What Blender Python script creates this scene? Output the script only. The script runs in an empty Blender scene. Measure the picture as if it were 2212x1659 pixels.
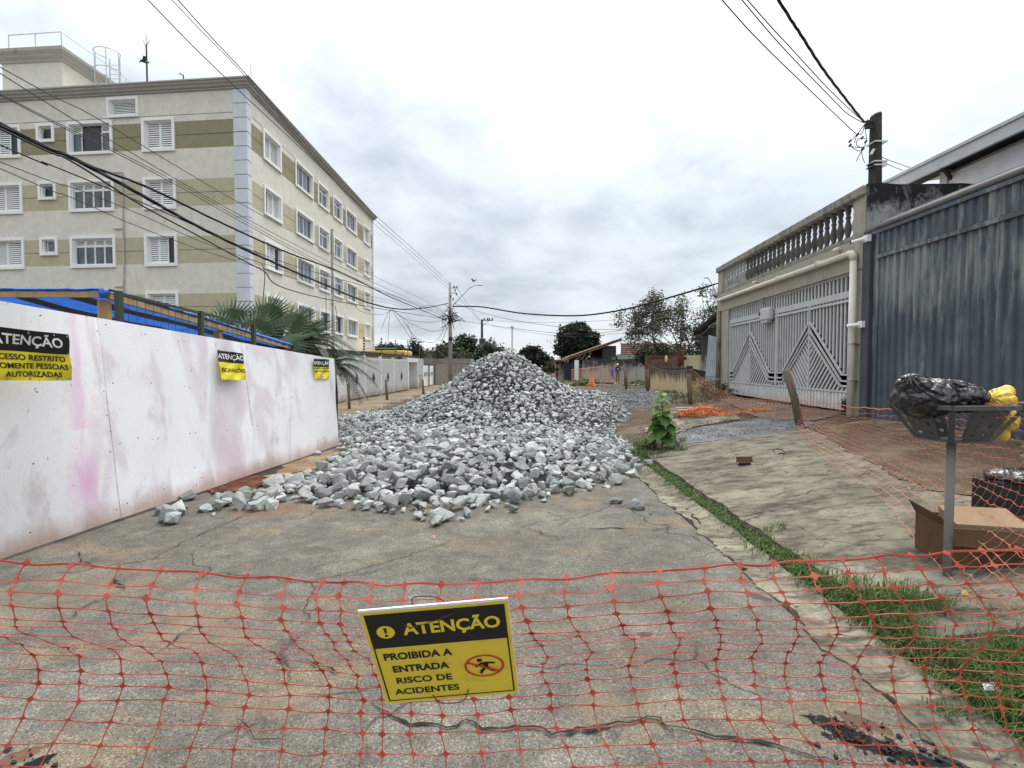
import bpy, bmesh, math, random
from mathutils import Vector, Matrix, noise

V = Vector
random.seed(7)
R = random.Random(11)
SC = bpy.context.scene
COL = SC.collection

# ------------------------------------------------------------------ camera, sky, sun, exposure
FOC, CU, CV, EYE = 1100.0, 1106.0, 829.5, 1.6
PITCH = math.atan(39.5 / 1100)
cd = bpy.data.cameras.new('camera')
cam = bpy.data.objects.new('camera', cd)
COL.objects.link(cam)
cam.location = (0, 0, EYE)
cam.rotation_euler = (math.pi / 2 - PITCH, 0, 0)
cd.sensor_width = 36.0
cd.lens = 36.0 * FOC / 2212.0
cd.clip_start = 0.05
cd.clip_end = 2000
SC.camera = cam

SUN_EL, SUN_AZ = math.radians(58), math.radians(28)      # azimuth measured from +Y towards +X
wd = bpy.data.worlds.new('World')
SC.world = wd
wd.use_nodes = True
nt = wd.node_tree
nt.nodes.clear()
def wn(t, **k):
    n = nt.nodes.new(t)
    for a, b in k.items():
        setattr(n, a, b)
    return n
def wm(op, a, b=None, c=None, clamp=False):
    n = wn('ShaderNodeMath', operation=op, use_clamp=clamp)
    for i, x in enumerate((a, b, c)):
        if x is None: continue
        if isinstance(x, (int, float)): n.inputs[i].default_value = x
        else: nt.links.new(x, n.inputs[i])
    return n.outputs[0]
sky = wn('ShaderNodeTexSky', sky_type='NISHITA', sun_disc=False, sun_elevation=SUN_EL, sun_rotation=SUN_AZ)
bg1 = wn('ShaderNodeBackground'); bg1.inputs['Strength'].default_value = 0.10
nt.links.new(sky.outputs[0], bg1.inputs['Color'])
tc = wn('ShaderNodeTexCoord')
sp = wn('ShaderNodeSeparateXYZ'); nt.links.new(tc.outputs['Generated'], sp.inputs[0])
zc = wm('MAXIMUM', sp.outputs[2], 0.0)
zz = wm('ADD', zc, 0.30)
cx = wm('DIVIDE', sp.outputs[0], zz); cy = wm('DIVIDE', sp.outputs[1], zz)
cb = wn('ShaderNodeCombineXYZ'); nt.links.new(cx, cb.inputs[0]); nt.links.new(cy, cb.inputs[1])
def wnoise(scale, detail, rough, off, dist=0.0):
    mp = wn('ShaderNodeMapping'); mp.inputs['Location'].default_value = off
    nt.links.new(cb.outputs[0], mp.inputs[0])
    n = wn('ShaderNodeTexNoise'); n.inputs['Scale'].default_value = scale
    n.inputs['Detail'].default_value = detail; n.inputs['Roughness'].default_value = rough
    n.inputs['Distortion'].default_value = dist
    nt.links.new(mp.outputs[0], n.inputs['Vector'])
    return n.outputs['Fac']
n1 = wnoise(0.85, 9, 0.56, (3.1, 1.7, 0), 0.25)
n2 = wnoise(2.4, 8, 0.6, (7.3, 2.2, 0), 0.3)
n3 = wnoise(0.32, 4, 0.5, (1.2, 8.4, 0))
mixn = wm('ADD', wm('MULTIPLY', n1, 0.62), wm('MULTIPLY', n2, 0.38))
# clouds are greyer low over the horizon, where one looks through more of their bases
low = wm('SUBTRACT', 1.0, wm('MULTIPLY', wm('ABSOLUTE', wm('SUBTRACT', zc, 0.27)), 4.2), clamp=True)
band = wm('ADD', wm('MULTIPLY', low, 0.085), 0.008)
cl = wm('SUBTRACT', mixn, band)
ramp = wn('ShaderNodeValToRGB')
e = ramp.color_ramp.elements
e[0].position = 0.30; e[0].color = (0.42, 0.46, 0.505, 1)
e[1].position = 0.60; e[1].color = (0.79, 0.82, 0.84, 1)
for p, c in ((0.37, (0.545, 0.59, 0.64, 1)), (0.43, (0.65, 0.70, 0.745, 1)), (0.48, (0.70, 0.745, 0.785, 1))):
    x = ramp.color_ramp.elements.new(p); x.color = c
nt.links.new(cl, ramp.inputs[0])
bg2 = wn('ShaderNodeBackground')
nt.links.new(ramp.outputs[0], bg2.inputs['Color'])
# an overcast sky is about twice as bright overhead as low down
nt.links.new(wm('ADD', 0.58, wm('MULTIPLY', wm('POWER', zc, 2.2), 0.90)), bg2.inputs['Strength'])
mx = wn('ShaderNodeMixShader')
nt.links.new(wm('ADD', 0.90, wm('MULTIPLY', n3, 0.12), clamp=True), mx.inputs[0])
nt.links.new(bg1.outputs[0], mx.inputs[1]); nt.links.new(bg2.outputs[0], mx.inputs[2])
wo = wn('ShaderNodeOutputWorld'); nt.links.new(mx.outputs[0], wo.inputs[0])

sl = bpy.data.lights.new('sun', 'SUN')
sun = bpy.data.objects.new('sun', sl); COL.objects.link(sun)
sl.energy = 1.5; sl.angle = math.radians(32); sl.color = (1.0, 0.97, 0.92)
sdir = V((math.sin(SUN_AZ) * math.cos(SUN_EL), math.cos(SUN_AZ) * math.cos(SUN_EL), math.sin(SUN_EL)))
sun.rotation_euler = (-sdir).to_track_quat('-Z', 'Y').to_euler()
sun.location = (0, 0, 60)
vs = SC.view_settings
vs.view_transform = 'Standard'; vs.look = 'None'; vs.gamma = 1.0; vs.use_curve_mapping = False
vs.exposure = 1.08

# ------------------------------------------------------------------ photograph rays -> places on real planes
def ray(u, v):
    a = (u - CU) / FOC; b = (CV - v) / FOC
    return V((a, math.cos(PITCH) + b * math.sin(PITCH), -math.sin(PITCH) + b * math.cos(PITCH)))
C0 = V((0, 0, EYE))
def at(u, v, Y):
    d = ray(u, v); return C0 + d * (Y / d.y)
def gnd(u, v, z=0.0):
    d = ray(u, v); return C0 + d * ((z - EYE) / d.z)
def sm(a, b, x):
    t = min(1, max(0, (x - a) / (b - a))); return t * t * (3 - 2 * t)
def lerp(a, b, t): return a + (b - a) * t
def interp(x, xs, ys):
    if x <= xs[0]: return ys[0] + (ys[1] - ys[0]) * (x - xs[0]) / (xs[1] - xs[0])
    for i in range(len(xs) - 1):
        if x <= xs[i + 1]: return ys[i] + (ys[i + 1] - ys[i]) * (x - xs[i]) / (xs[i + 1] - xs[i])
    return ys[-1] + (ys[-1] - ys[-2]) * (x - xs[-1]) / (xs[-1] - xs[-2])
def fnoise(x, y=0.0, z=0.0): return noise.noise(V((x, y, z)))
def fac_px(M, u, v, depth=0.0):
    """(s, z) on the plane local y = depth of facade frame M."""
    I = M.inverted(); o = I @ C0; d = I.to_3x3() @ ray(u, v)
    p = o + d * ((depth - o.y) / d.y); return p.x, p.z
def frame(ox, oy, th, oz=0.0): return Matrix.Translation((ox, oy, oz)) @ Matrix.Rotation(th, 4, 'Z')

# ------------------------------------------------------------------ objects
W = {}
def link(o, parent=None, M=None):
    COL.objects.link(o)
    M = M if M is not None else Matrix()
    W[o.name] = M
    if parent is not None:
        o.parent = parent
        o.matrix_basis = W[parent.name].inverted() @ M
    else:
        o.matrix_basis = M
    return o
def tag(o, label=None, cat=None, group=None, kind=None):
    if label: o['label'] = label
    if cat: o['category'] = cat
    if group: o['group'] = group
    if kind: o['kind'] = kind
    return o
def thing(name, label, cat, loc=(0, 0, 0), group=None, M=None):
    o = bpy.data.objects.new(name, None); o.empty_display_size = 0.3
    link(o, None, M if M is not None else Matrix.Translation(loc))
    return tag(o, label, cat, group)
def again(o, M, parent=None):
    c = o.copy(); link(c, parent, M); return c

class MB:
    def __init__(s): s.v = []; s.f = []; s.m = []; s.cur = 0
    def mat(s, i): s.cur = i; return s
    def poly(s, pts):
        n = len(s.v); s.v += [V(p) for p in pts]; s.f.append(tuple(range(n, n + len(pts)))); s.m.append(s.cur); return s
    def add(s, vs, fs):
        n = len(s.v); s.v += [V(p) for p in vs]
        for f in fs: s.f.append(tuple(i + n for i in f)); s.m.append(s.cur)
        return s
    def hexa(s, c8):
        return s.add(c8, [(0, 3, 2, 1), (4, 5, 6, 7), (0, 1, 5, 4), (1, 2, 6, 5), (2, 3, 7, 6), (3, 0, 4, 7)])
    def box(s, x0, x1, y0, y1, z0, z1):
        return s.hexa([(x0, y0, z0), (x1, y0, z0), (x1, y1, z0), (x0, y1, z0), (x0, y0, z1), (x1, y0, z1), (x1, y1, z1), (x0, y1, z1)])
    def bar(s, p, q, w, t, up=(0, 0, 1)):
        p = V(p); q = V(q); d = (q - p).normalized(); up = V(up)
        if abs(d.dot(up)) > 0.98: up = V((0, 1, 0)) if abs(d.y) < 0.9 else V((1, 0, 0))
        x = d.cross(up).normalized() * (w / 2); y = x.cross(d).normalized() * (t / 2)
        return s.hexa([p - x - y, p + x - y, p + x + y, p - x + y, q - x - y, q + x - y, q + x + y, q - x + y])
    def tube(s, pts, r, n=6, cap=True):
        pts = [V(p) for p in pts]; k = len(pts)
        rs = r if isinstance(r, (list, tuple)) else [r] * k
        ref = V((0, 0, 1)); base = len(s.v)
        for i, p in enumerate(pts):
            d = (pts[min(i + 1, k - 1)] - pts[max(i - 1, 0)]).normalized()
            if abs(d.dot(ref)) > 0.95: ref = V((1, 0, 0)) if abs(d.x) < 0.9 else V((0, 1, 0))
            x = d.cross(ref).normalized(); y = x.cross(d); ref = y.copy() if i else ref
            for j in range(n):
                a = 2 * math.pi * j / n
                s.v.append(p + (x * math.cos(a) + y * math.sin(a)) * rs[i])
        for i in range(k - 1):
            for j in range(n):
                a = base + i * n + j; b = base + i * n + (j + 1) % n
                s.f.append((a, b, b + n, a + n)); s.m.append(s.cur)
        if cap:
            s.f.append(tuple(base + j for j in reversed(range(n)))); s.m.append(s.cur)
            s.f.append(tuple(base + (k - 1) * n + j for j in range(n))); s.m.append(s.cur)
        return s
    def lathe(s, prof, n=12, c=(0, 0, 0)):
        base = len(s.v); c = V(c)
        for r, z in prof:
            for j in range(n):
                a = 2 * math.pi * j / n; s.v.append(c + V((r * math.cos(a), r * math.sin(a), z)))
        for i in range(len(prof) - 1):
            for j in range(n):
                a = base + i * n + j; b = base + i * n + (j + 1) % n
                s.f.append((a, b, b + n, a + n)); s.m.append(s.cur)
        s.f.append(tuple(base + j for j in reversed(range(n)))); s.m.append(s.cur)
        s.f.append(tuple(base + (len(prof) - 1) * n + j for j in range(n))); s.m.append(s.cur)
        return s
    def grid(s, nx, ny, fn):
        base = len(s.v)
        for i in range(nx + 1):
            for j in range(ny + 1): s.v.append(V(fn(i / nx, j / ny)))
        for i in range(nx):
            for j in range(ny):
                a = base + i * (ny + 1) + j
                s.f.append((a, a + ny + 1, a + ny + 2, a + 1)); s.m.append(s.cur)
        return s
    def blob(s, c, rx, ry, rz, n=8, m=6):
        c = V(c); return s.lathe2(c, rx, ry, rz, n, m)
    def lathe2(s, c, rx, ry, rz, n, m):
        base = len(s.v)
        for i in range(m + 1):
            t = math.pi * (i + 0.02) / (m + 0.04)
            for j in range(n):
                a = 2 * math.pi * j / n
                s.v.append(c + V((rx * math.sin(t) * math.cos(a), ry * math.sin(t) * math.sin(a), -rz * math.cos(t))))
        for i in range(m):
            for j in range(n):
                a = base + i * n + j; b = base + i * n + (j + 1) % n
                s.f.append((a, b, b + n, a + n)); s.m.append(s.cur)
        s.f.append(tuple(base + j for j in reversed(range(n)))); s.m.append(s.cur)
        s.f.append(tuple(base + m * n + j for j in range(n))); s.m.append(s.cur)
        return s
    def mesh(s, name, mats, smooth=False):
        me = bpy.data.meshes.new(name)
        me.from_pydata([tuple(p) for p in s.v], [], s.f)
        for m in (mats if isinstance(mats, (list, tuple)) else [mats]): me.materials.append(m)
        if max(s.m, default=0): me.polygons.foreach_set('material_index', s.m)
        if smooth:
            me.polygons.foreach_set('use_smooth', [True] * len(s.f))
        me.update(); return me
    def build(s, name, mats, parent=None, M=None, smooth=False):
        """M None: vertices are in the world, the origin goes to the middle of their base. Else they are in frame M."""
        if M is None:
            n = len(s.v)
            o = V((sum(p.x for p in s.v) / n, sum(p.y for p in s.v) / n, min(p.z for p in s.v)))
            s.v = [p - o for p in s.v]; M = Matrix.Translation(o)
        return link(bpy.data.objects.new(name, s.mesh(name, mats, smooth)), parent, M)
def normals_out(o):
    bm = bmesh.new(); bm.from_mesh(o.data); bmesh.ops.recalc_face_normals(bm, faces=bm.faces); bm.to_mesh(o.data); bm.free(); return o
def bevel(o, w, seg=1, ang=0.6):
    bm = bmesh.new(); bm.from_mesh(o.data)
    bmesh.ops.remove_doubles(bm, verts=bm.verts, dist=1e-5)
    es = [e for e in bm.edges if len(e.link_faces) == 2 and e.calc_face_angle(0) > ang]
    bmesh.ops.bevel(bm, geom=es, offset=w, segments=seg, affect='EDGES', profile=0.5, clamp_overlap=True)
    bm.to_mesh(o.data); bm.free(); return o

# ------------------------------------------------------------------ materials
class NT:
    def __init__(s, name, rough=0.8, metal=0.0, spec=0.4):
        s.m = bpy.data.materials.new(name); s.m.use_nodes = True; s.t = s.m.node_tree
        s.b = s.t.nodes['Principled BSDF']
        s.b.inputs['Roughness'].default_value = rough; s.b.inputs['Metallic'].default_value = metal
        s.b.inputs['Specular IOR Level'].default_value = spec
        s._tc = None
    def n(s, t, **k):
        x = s.t.nodes.new(t)
        for a, b in k.items(): setattr(x, a, b)
        return x
    def l(s, a, b): s.t.links.new(a, b)
    def co(s, world=False):
        if world:
            return s.n('ShaderNodeNewGeometry').outputs['Position']
        if s._tc is None: s._tc = s.n('ShaderNodeTexCoord').outputs['Object']
        return s._tc
    def map(s, v, scale=(1, 1, 1), loc=(0, 0, 0), rot=(0, 0, 0)):
        x = s.n('ShaderNodeMapping'); x.inputs['Scale'].default_value = scale; x.inputs['Location'].default_value = loc
        x.inputs['Rotation'].default_value = rot; s.l(v, x.inputs[0]); return x.outputs[0]
    def noise(s, v, scale, detail=5, rough=0.6, dist=0.0):
        x = s.n('ShaderNodeTexNoise'); x.inputs['Scale'].default_value = scale; x.inputs['Detail'].default_value = detail
        x.inputs['Roughness'].default_value = rough; x.inputs['Distortion'].default_value = dist
        s.l(v, x.inputs['Vector']); return x.outputs['Fac']
    def ramp(s, f, stops, interp='LINEAR'):
        x = s.n('ShaderNodeValToRGB'); cr = x.color_ramp; cr.interpolation = interp
        st = [(p, (c, c, c) if isinstance(c, (int, float)) else c) for p, c in stops]
        cr.elements[0].position = st[0][0]; cr.elements[0].color = (*st[0][1], 1)
        cr.elements[1].position = st[-1][0]; cr.elements[1].color = (*st[-1][1], 1)
        for p, c in st[1:-1]: cr.elements.new(p).color = (*c, 1)
        s.l(f, x.inputs[0]); return x.outputs['Color']
    def mix(s, f, a, b, mode='MIX'):
        x = s.n('ShaderNodeMix', data_type='RGBA', blend_type=mode)
        for i, y in ((0, f), (6, a), (7, b)):
            if isinstance(y, (int, float)): x.inputs[i].default_value = y
            elif isinstance(y, tuple): x.inputs[i].default_value = (*y, 1)
            else: s.l(y, x.inputs[i])
        return x.outputs[2]
    def math(s, op, a, b=None, clamp=False):
        x = s.n('ShaderNodeMath', operation=op, use_clamp=clamp)
        for i, y in enumerate((a, b)):
            if y is None: continue
            if isinstance(y, (int, float)): x.inputs[i].default_value = y
            else: s.l(y, x.inputs[i])
        return x.outputs[0]
    def sep(s, v):
        x = s.n('ShaderNodeSeparateXYZ'); s.l(v, x.inputs[0]); return x.outputs
    def base(s, c):
        if isinstance(c, tuple): s.b.inputs['Base Color'].default_value = (*c, 1)
        else: s.l(c, s.b.inputs['Base Color'])
        return s
    def bump(s, h, strength=0.3, dist=0.02):
        x = s.n('ShaderNodeBump'); x.inputs['Strength'].default_value = strength; x.inputs['Distance'].default_value = dist
        s.l(h, x.inputs['Height']); s.l(x.outputs[0], s.b.inputs['Normal']); return s
    def roughness(s, f): s.l(f, s.b.inputs['Roughness']); return s
def mul(c, k): return tuple(min(1.0, x * k) for x in c)
def simple(name, col, rough=0.8, metal=0.0, var=0.18, scale=3.0, bump=0.15, bscale=40.0, spec=0.35, world=False, rnd=0.0, stretch=(1, 1, 1)):
    """A plain coat with uneven colour and fine relief."""
    t = NT(name, rough, metal, spec)
    v = t.map(t.co(world), stretch)
    c = t.ramp(t.noise(v, scale, 6, 0.65), [(0.3, mul(col, 1 - var)), (0.7, mul(col, 1 + var))])
    if rnd:
        oi = t.n('ShaderNodeObjectInfo').outputs['Random']
        c = t.mix(1.0, c, t.ramp(oi, [(0, 1 - rnd), (1, 1.0)]), 'MULTIPLY')
    t.base(c)
    if bump: t.bump(t.noise(v, bscale, 4, 0.7), bump, 0.01)
    return t.m
def weathered(name, col, stain, rough=0.85, top=None, amount=0.5, sx=2.0, sz=0.6, grain=60.0, gb=0.25, dirt=None):
    """Painted or bare masonry with vertical run stains of their own shape; top = world height the streaks start from."""
    t = NT(name, rough, 0, 0.3)
    p = t.co(True)
    a = t.noise(t.map(p, (sx, sx, sz)), 1.6, 7, 0.68, 0.4)
    b = t.noise(p, 3.2, 6, 0.7)
    k = t.math('ADD', t.math('MULTIPLY', a, 0.7), t.math('MULTIPLY', b, 0.3))
    if top is not None:
        z = t.sep(p)[2]
        k = t.math('ADD', k, t.math('MULTIPLY', t.math('SUBTRACT', z, top[0]), top[1]))
    f = t.ramp(k, [(0.62 - amount * 0.25, 0.0), (0.70 - amount * 0.12, 1.0)])
    c = t.mix(f, t.ramp(b, [(0.3, mul(col, 0.86)), (0.7, mul(col, 1.08))]), t.ramp(t.noise(p, 9, 5), [(0.3, mul(stain, 0.6)), (0.7, mul(stain, 1.3))]))
    if dirt:
        z = t.sep(p)[2]
        kd = t.math('ADD', t.math('MULTIPLY', t.math('SUBTRACT', dirt[0], z), dirt[1]), t.math('MULTIPLY', t.noise(p, 4, 5), 1.0))
        c = t.mix(t.ramp(kd, [(0.55, 0.0), (0.95, 0.85)]), c, dirt[2])
    t.base(c).bump(t.noise(p, grain, 4, 0.7), gb, 0.01)
    return t.m
# ------------------------------------------------------------------ ground materials
def mk_asphalt():
    t = NT('asphalt', 0.88, 0, 0.25); p = t.co(True)
    big = t.noise(p, 0.9, 5, 0.6); mid = t.noise(p, 6, 5, 0.65)
    c = t.ramp(mid, [(0.3, (0.092, 0.083, 0.070)), (0.7, (0.155, 0.141, 0.118))])
    pale = t.ramp(t.noise(t.map(p, (1, 1, 1), (4, 9, 0)), 1.3, 6, 0.7), [(0.50, 0.0), (0.68, 0.75)])
    c = t.mix(pale, c, (0.225, 0.207, 0.172))
    ochre = t.ramp(t.noise(t.map(p, (1.0, 1.7, 1), (1.3, 2.4, 0)), 1.15, 5, 0.6), [(0.54, 0.0), (0.72, 0.55)])
    c = t.mix(ochre, c, (0.27, 0.19, 0.105))
    vo = t.n('ShaderNodeTexVoronoi', feature='F1'); vo.inputs['Scale'].default_value = 150; t.l(p, vo.inputs['Vector'])
    agg = t.ramp(vo.outputs['Color'], [(0.0, 0.45), (0.55, 1.0), (0.83, 1.15), (0.93, 2.1)] if False else [(0.0, (0.42,)*3), (0.5, (0.95,)*3), (0.8, (1.15,)*3), (1.0, (1.0,)*3)])
    g = t.sep(vo.outputs['Color'])[0]
    agg = t.ramp(g, [(0.0, (0.45,) * 3), (0.25, (0.8,) * 3), (0.7, (1.06,) * 3), (0.88, (1.22,) * 3), (0.97, (1.8, 1.75, 1.65))])
    c = t.mix(1.0, c, agg, 'MULTIPLY')
    c = t.mix(t.ramp(t.noise(t.map(p, (1, 1, 1), (2, 6, 0)), 2.1, 7, .72, .5), [(.55, 0.0), (.68, .55)]), c, (.075, .062, .047))
    # red dust trodden out from under the heap and along the hoarding, in ragged patches
    for (sx_, sy_, rx_, ry_, col_, am_) in ((-2.75, 5.55, .45, .28, (.26, .10, .05), .75), (-2.4, 5.75, .8, .25, (.30, .13, .07), .55), (.95, 2.75, .35, .22, (.16, .085, .05), .5), (1.0, 3.3, .3, .3, (.13, .075, .045), .5), (-.1, 4.6, .5, .2, (.14, .10, .07), .4), (-3.2, 3.6, .5, .9, (.33, .24, .14), .45), (-1.9, 3.0, .5, .35, (.36, .24, .12), .6), (-1.2, 2.35, .4, .2, (.36, .24, .12), .5), (.5, 2.3, .35, .2, (.36, .25, .12), .5), (1.5, 2.25, .4, .2, (.36, .25, .12), .45)):
        mp = t.map(p, (1 / rx_, 1 / ry_, 0), (-sx_ / rx_, -sy_ / ry_, 0)); ln = t.n('ShaderNodeVectorMath', operation='LENGTH'); t.l(mp, ln.inputs[0])
        kk = t.math('SUBTRACT', t.math('ADD', 1.0, t.math('MULTIPLY', t.math('SUBTRACT', mid, .5), 2.6)), ln.outputs['Value']); c = t.mix(t.ramp(kk, [(0.0, 0.0), (.55, am_ * .5)]), c, mul(col_, .7))
    # black paint stands in for the shade in broken holes down to the bitumen, with ragged crumbling edges and red sub-base showing
    fine_ = t.noise(p, 16, 6, .75)
    hole = 0.0
    for i_, (u_, v_, rx_, ry_, rot_, col_, am_) in enumerate(((1835, 1585, .17, .055, -.75, (.006, .006, .006), 1), (1905, 1620, .18, .045, -.5, (.006, .006, .006), 1), (1985, 1640, .16, .04, -.4, (.006, .006, .006), 1), (1868, 1562, .10, .04, -.7, (.085, .045, .028), .8), (2105, 1655, .07, .04, -.6, (.006, .006, .006), 1), (45, 1665, .13, .035, .9, (.006, .006, .006), 1), (10, 1650, .11, .045, .9, (.13, .058, .034), .85), (1640, 1290, .10, .05, -.8, (.055, .05, .043), .8), (1395, 1370, .05, .03, 0, (.05, .03, .02), .8), (1700, 1240, .25, .09, -1.0, (.07, .064, .055), .7))):
        q_ = gnd(u_, v_); mp = t.map(p, (1, 1, 1), (-q_.x, -q_.y, 0)); mp = t.map(mp, (1 / rx_, 1 / ry_, 0), (0, 0, 0), (0, 0, 0)) if abs(rot_) < .01 else t.map(t.map(mp, (1, 1, 1), (0, 0, 0), (0, 0, -rot_)), (1 / rx_, 1 / ry_, 0))
        ln = t.n('ShaderNodeVectorMath', operation='LENGTH'); t.l(mp, ln.inputs[0])
        kk = t.math('SUBTRACT', t.math('ADD', 1.0, t.math('ADD', t.math('MULTIPLY', t.math('SUBTRACT', mid, .5), 2.2), t.math('MULTIPLY', t.math('SUBTRACT', fine_, .5), 2.0))), ln.outputs['Value'])
        f_ = t.ramp(kk, [(0.0, 0.0), (.12, am_)]); c = t.mix(f_, c, col_); hole = t.math('MAXIMUM', hole, f_) if i_ < 7 else hole
    # fine crazing: noise-bent cells, only here and there
    pd = t.n('ShaderNodeVectorMath', operation='ADD'); t.l(p, pd.inputs[0])
    nz = t.n('ShaderNodeTexNoise'); nz.inputs['Scale'].default_value = 3.0; nz.inputs['Detail'].default_value = 6; t.l(p, nz.inputs['Vector'])
    sc = t.n('ShaderNodeVectorMath', operation='SCALE'); sc.inputs['Scale'].default_value = 0.35; t.l(nz.outputs['Color'], sc.inputs[0]); t.l(sc.outputs[0], pd.inputs[1])
    ve = t.n('ShaderNodeTexVoronoi', feature='DISTANCE_TO_EDGE'); ve.inputs['Scale'].default_value = 0.62; t.l(pd.outputs[0], ve.inputs['Vector'])
    crack = t.ramp(ve.outputs['Distance'], [(0.0, 1.0), (0.0075, 0.0)])
    msk = t.ramp(t.noise(t.map(p, (1, 1, 1), (8, 3, 0)), 0.8, 4), [(0.46, 0.0), (0.56, 1.0)])
    ck = t.math('MULTIPLY', crack, msk)
    c = t.mix(t.math('MULTIPLY', ck, 0.8), c, (0.025, 0.022, 0.02))
    t.base(c)
    h = t.math('ADD', t.math('MULTIPLY', vo.outputs['Distance'], 0.5), t.math('ADD', t.noise(p, 38, 4, 0.7), t.math('ADD', t.math('MULTIPLY', ck, -2.5), t.math('MULTIPLY', hole, -4.0))))
    t.bump(h, 0.55, 0.006)
    return t.m
def mk_concrete(name, base, dark, pale, stretch, gr=1.0):
    t = NT(name, 0.9, 0, 0.25); p = t.co(True)
    v = t.map(p, stretch)
    a = t.noise(v, 1.5, 8, 0.72, 0.6); b = t.noise(t.map(p, (1, 1, 1), (5, 1, 0)), 4.5, 7, 0.7); f = t.noise(p, 45, 4, 0.75)
    c = t.ramp(t.math('ADD', t.math('MULTIPLY', a, 0.65), t.math('MULTIPLY', b, 0.35)), [(0.38, dark), (0.49, base), (0.60, pale)])
    c = t.mix(1.0, c, t.ramp(f, [(0.25, (0.68,) * 3), (0.55, (1.0,) * 3), (0.8, (1.2,) * 3)]), 'MULTIPLY')
    spots = t.ramp(t.noise(v, 5.5, 6, 0.75, 0.8), [(0.57, 0.0), (0.66, 0.85)])
    c = t.mix(spots, c, mul(dark, 0.35))
    sp2 = t.ramp(t.noise(t.map(p, (0.8, 2.4, 1), (3, 7, 0)), 3.1, 8, 0.78, 0.5), [(0.50, 0.0), (0.60, 0.75)])
    c = t.mix(sp2, c, mul(dark, 0.55))
    # hairline breaks
    nz = t.n('ShaderNodeTexNoise'); nz.inputs['Scale'].default_value = 2.2; nz.inputs['Detail'].default_value = 6; t.l(p, nz.inputs['Vector'])
    pd = t.n('ShaderNodeVectorMath', operation='ADD'); sc = t.n('ShaderNodeVectorMath', operation='SCALE'); sc.inputs['Scale'].default_value = 0.45
    t.l(nz.outputs['Color'], sc.inputs[0]); t.l(p, pd.inputs[0]); t.l(sc.outputs[0], pd.inputs[1])
    ve = t.n('ShaderNodeTexVoronoi', feature='DISTANCE_TO_EDGE'); ve.inputs['Scale'].default_value = 0.75; t.l(pd.outputs[0], ve.inputs['Vector'])
    ck = t.math('MULTIPLY', t.ramp(ve.outputs['Distance'], [(0.0, 1.0), (0.011, 0.0)]), t.ramp(b, [(0.45, 0.0), (0.56, 1.0)]))
    c = t.mix(t.math('MULTIPLY', ck, 0.85), c, (0.03, 0.027, 0.02))
    t.base(c).bump(t.math('ADD', t.math('MULTIPLY', f, 0.7), t.math('ADD', b, t.math('MULTIPLY', ck, -3))), 0.32, 0.008)
    return t.m
def mk_soil(name, c1, c2, c3, sc=1.2, fine=50):
    t = NT(name, 0.95, 0, 0.15); p = t.co(True)
    a = t.noise(p, sc, 8, 0.7, 0.4); f = t.noise(p, fine, 5, 0.75)
    c = t.ramp(a, [(0.32, c1), (0.5, c2), (0.66, c3)])
    c = t.mix(1.0, c, t.ramp(f, [(0.25, (0.6,) * 3), (0.6, (1.05,) * 3), (0.8, (1.45,) * 3)]), 'MULTIPLY')
    t.base(c).bump(t.math('ADD', t.math('MULTIPLY', a, 1.5), f), 0.7, 0.03)
    return t.m
M_ASPH = mk_asphalt()
M_SLAB = mk_concrete('slab_concrete', (0.168, 0.148, 0.108), (0.072, 0.060, 0.043), (0.25, 0.225, 0.168), (0.85, 1.5, 1))
M_GUT = mk_concrete('kerb_concrete', (0.185, 0.163, 0.118), (0.068, 0.058, 0.042), (0.305, 0.275, 0.205), (1.2, 0.9, 1))
M_PAVE = mk_soil('pavement_tan', (0.15, 0.118, 0.078), (0.235, 0.188, 0.125), (0.30, 0.25, 0.18), 0.8)
M_DIRT = mk_soil('brown_dirt', (0.060, 0.044, 0.031), (0.11, 0.083, 0.058), (0.18, 0.145, 0.105), 1.1)
M_GRAV = mk_soil('dark_gravel', (0.085, 0.085, 0.088), (0.15, 0.152, 0.158), (0.24, 0.235, 0.23), 1.6, 26)
M_RED = mk_soil('red_soil', (0.05, 0.02, 0.013), (0.12, 0.045, 0.026), (0.24, 0.10, 0.055), 5.0)
M_BLACK = simple('tar_black', (0.012, 0.012, 0.012), 0.7, var=0.5, bump=0.6, bscale=25, world=True)
M_CRACK = simple('crack_dark', (0.018, 0.016, 0.014), 0.95, bump=0)

# ------------------------------------------------------------------ lie of the land
def bwall(Y):
    if Y <= 17: return 0.65
    if Y <= 21: return lerp(0.65, 0.5, sm(17, 21, Y))
    return lerp(0.5, 0.0, sm(21, 44, Y))
def T(X, Y):
    if X < 2.2: return 0.0
    b = bwall(Y); k = min(1.0, (X - 2.2) / 4.3)
    return 0.085 * sm(44, 20, Y) + k * (b - 0.085 * sm(44, 20, Y))
def gT(u, v):
    z = 0.0
    for _ in range(40):
        p = gnd(u, v, z); z = 0.5 * z + 0.5 * T(p.x, p.y)
    return gnd(u, v, z)

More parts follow.
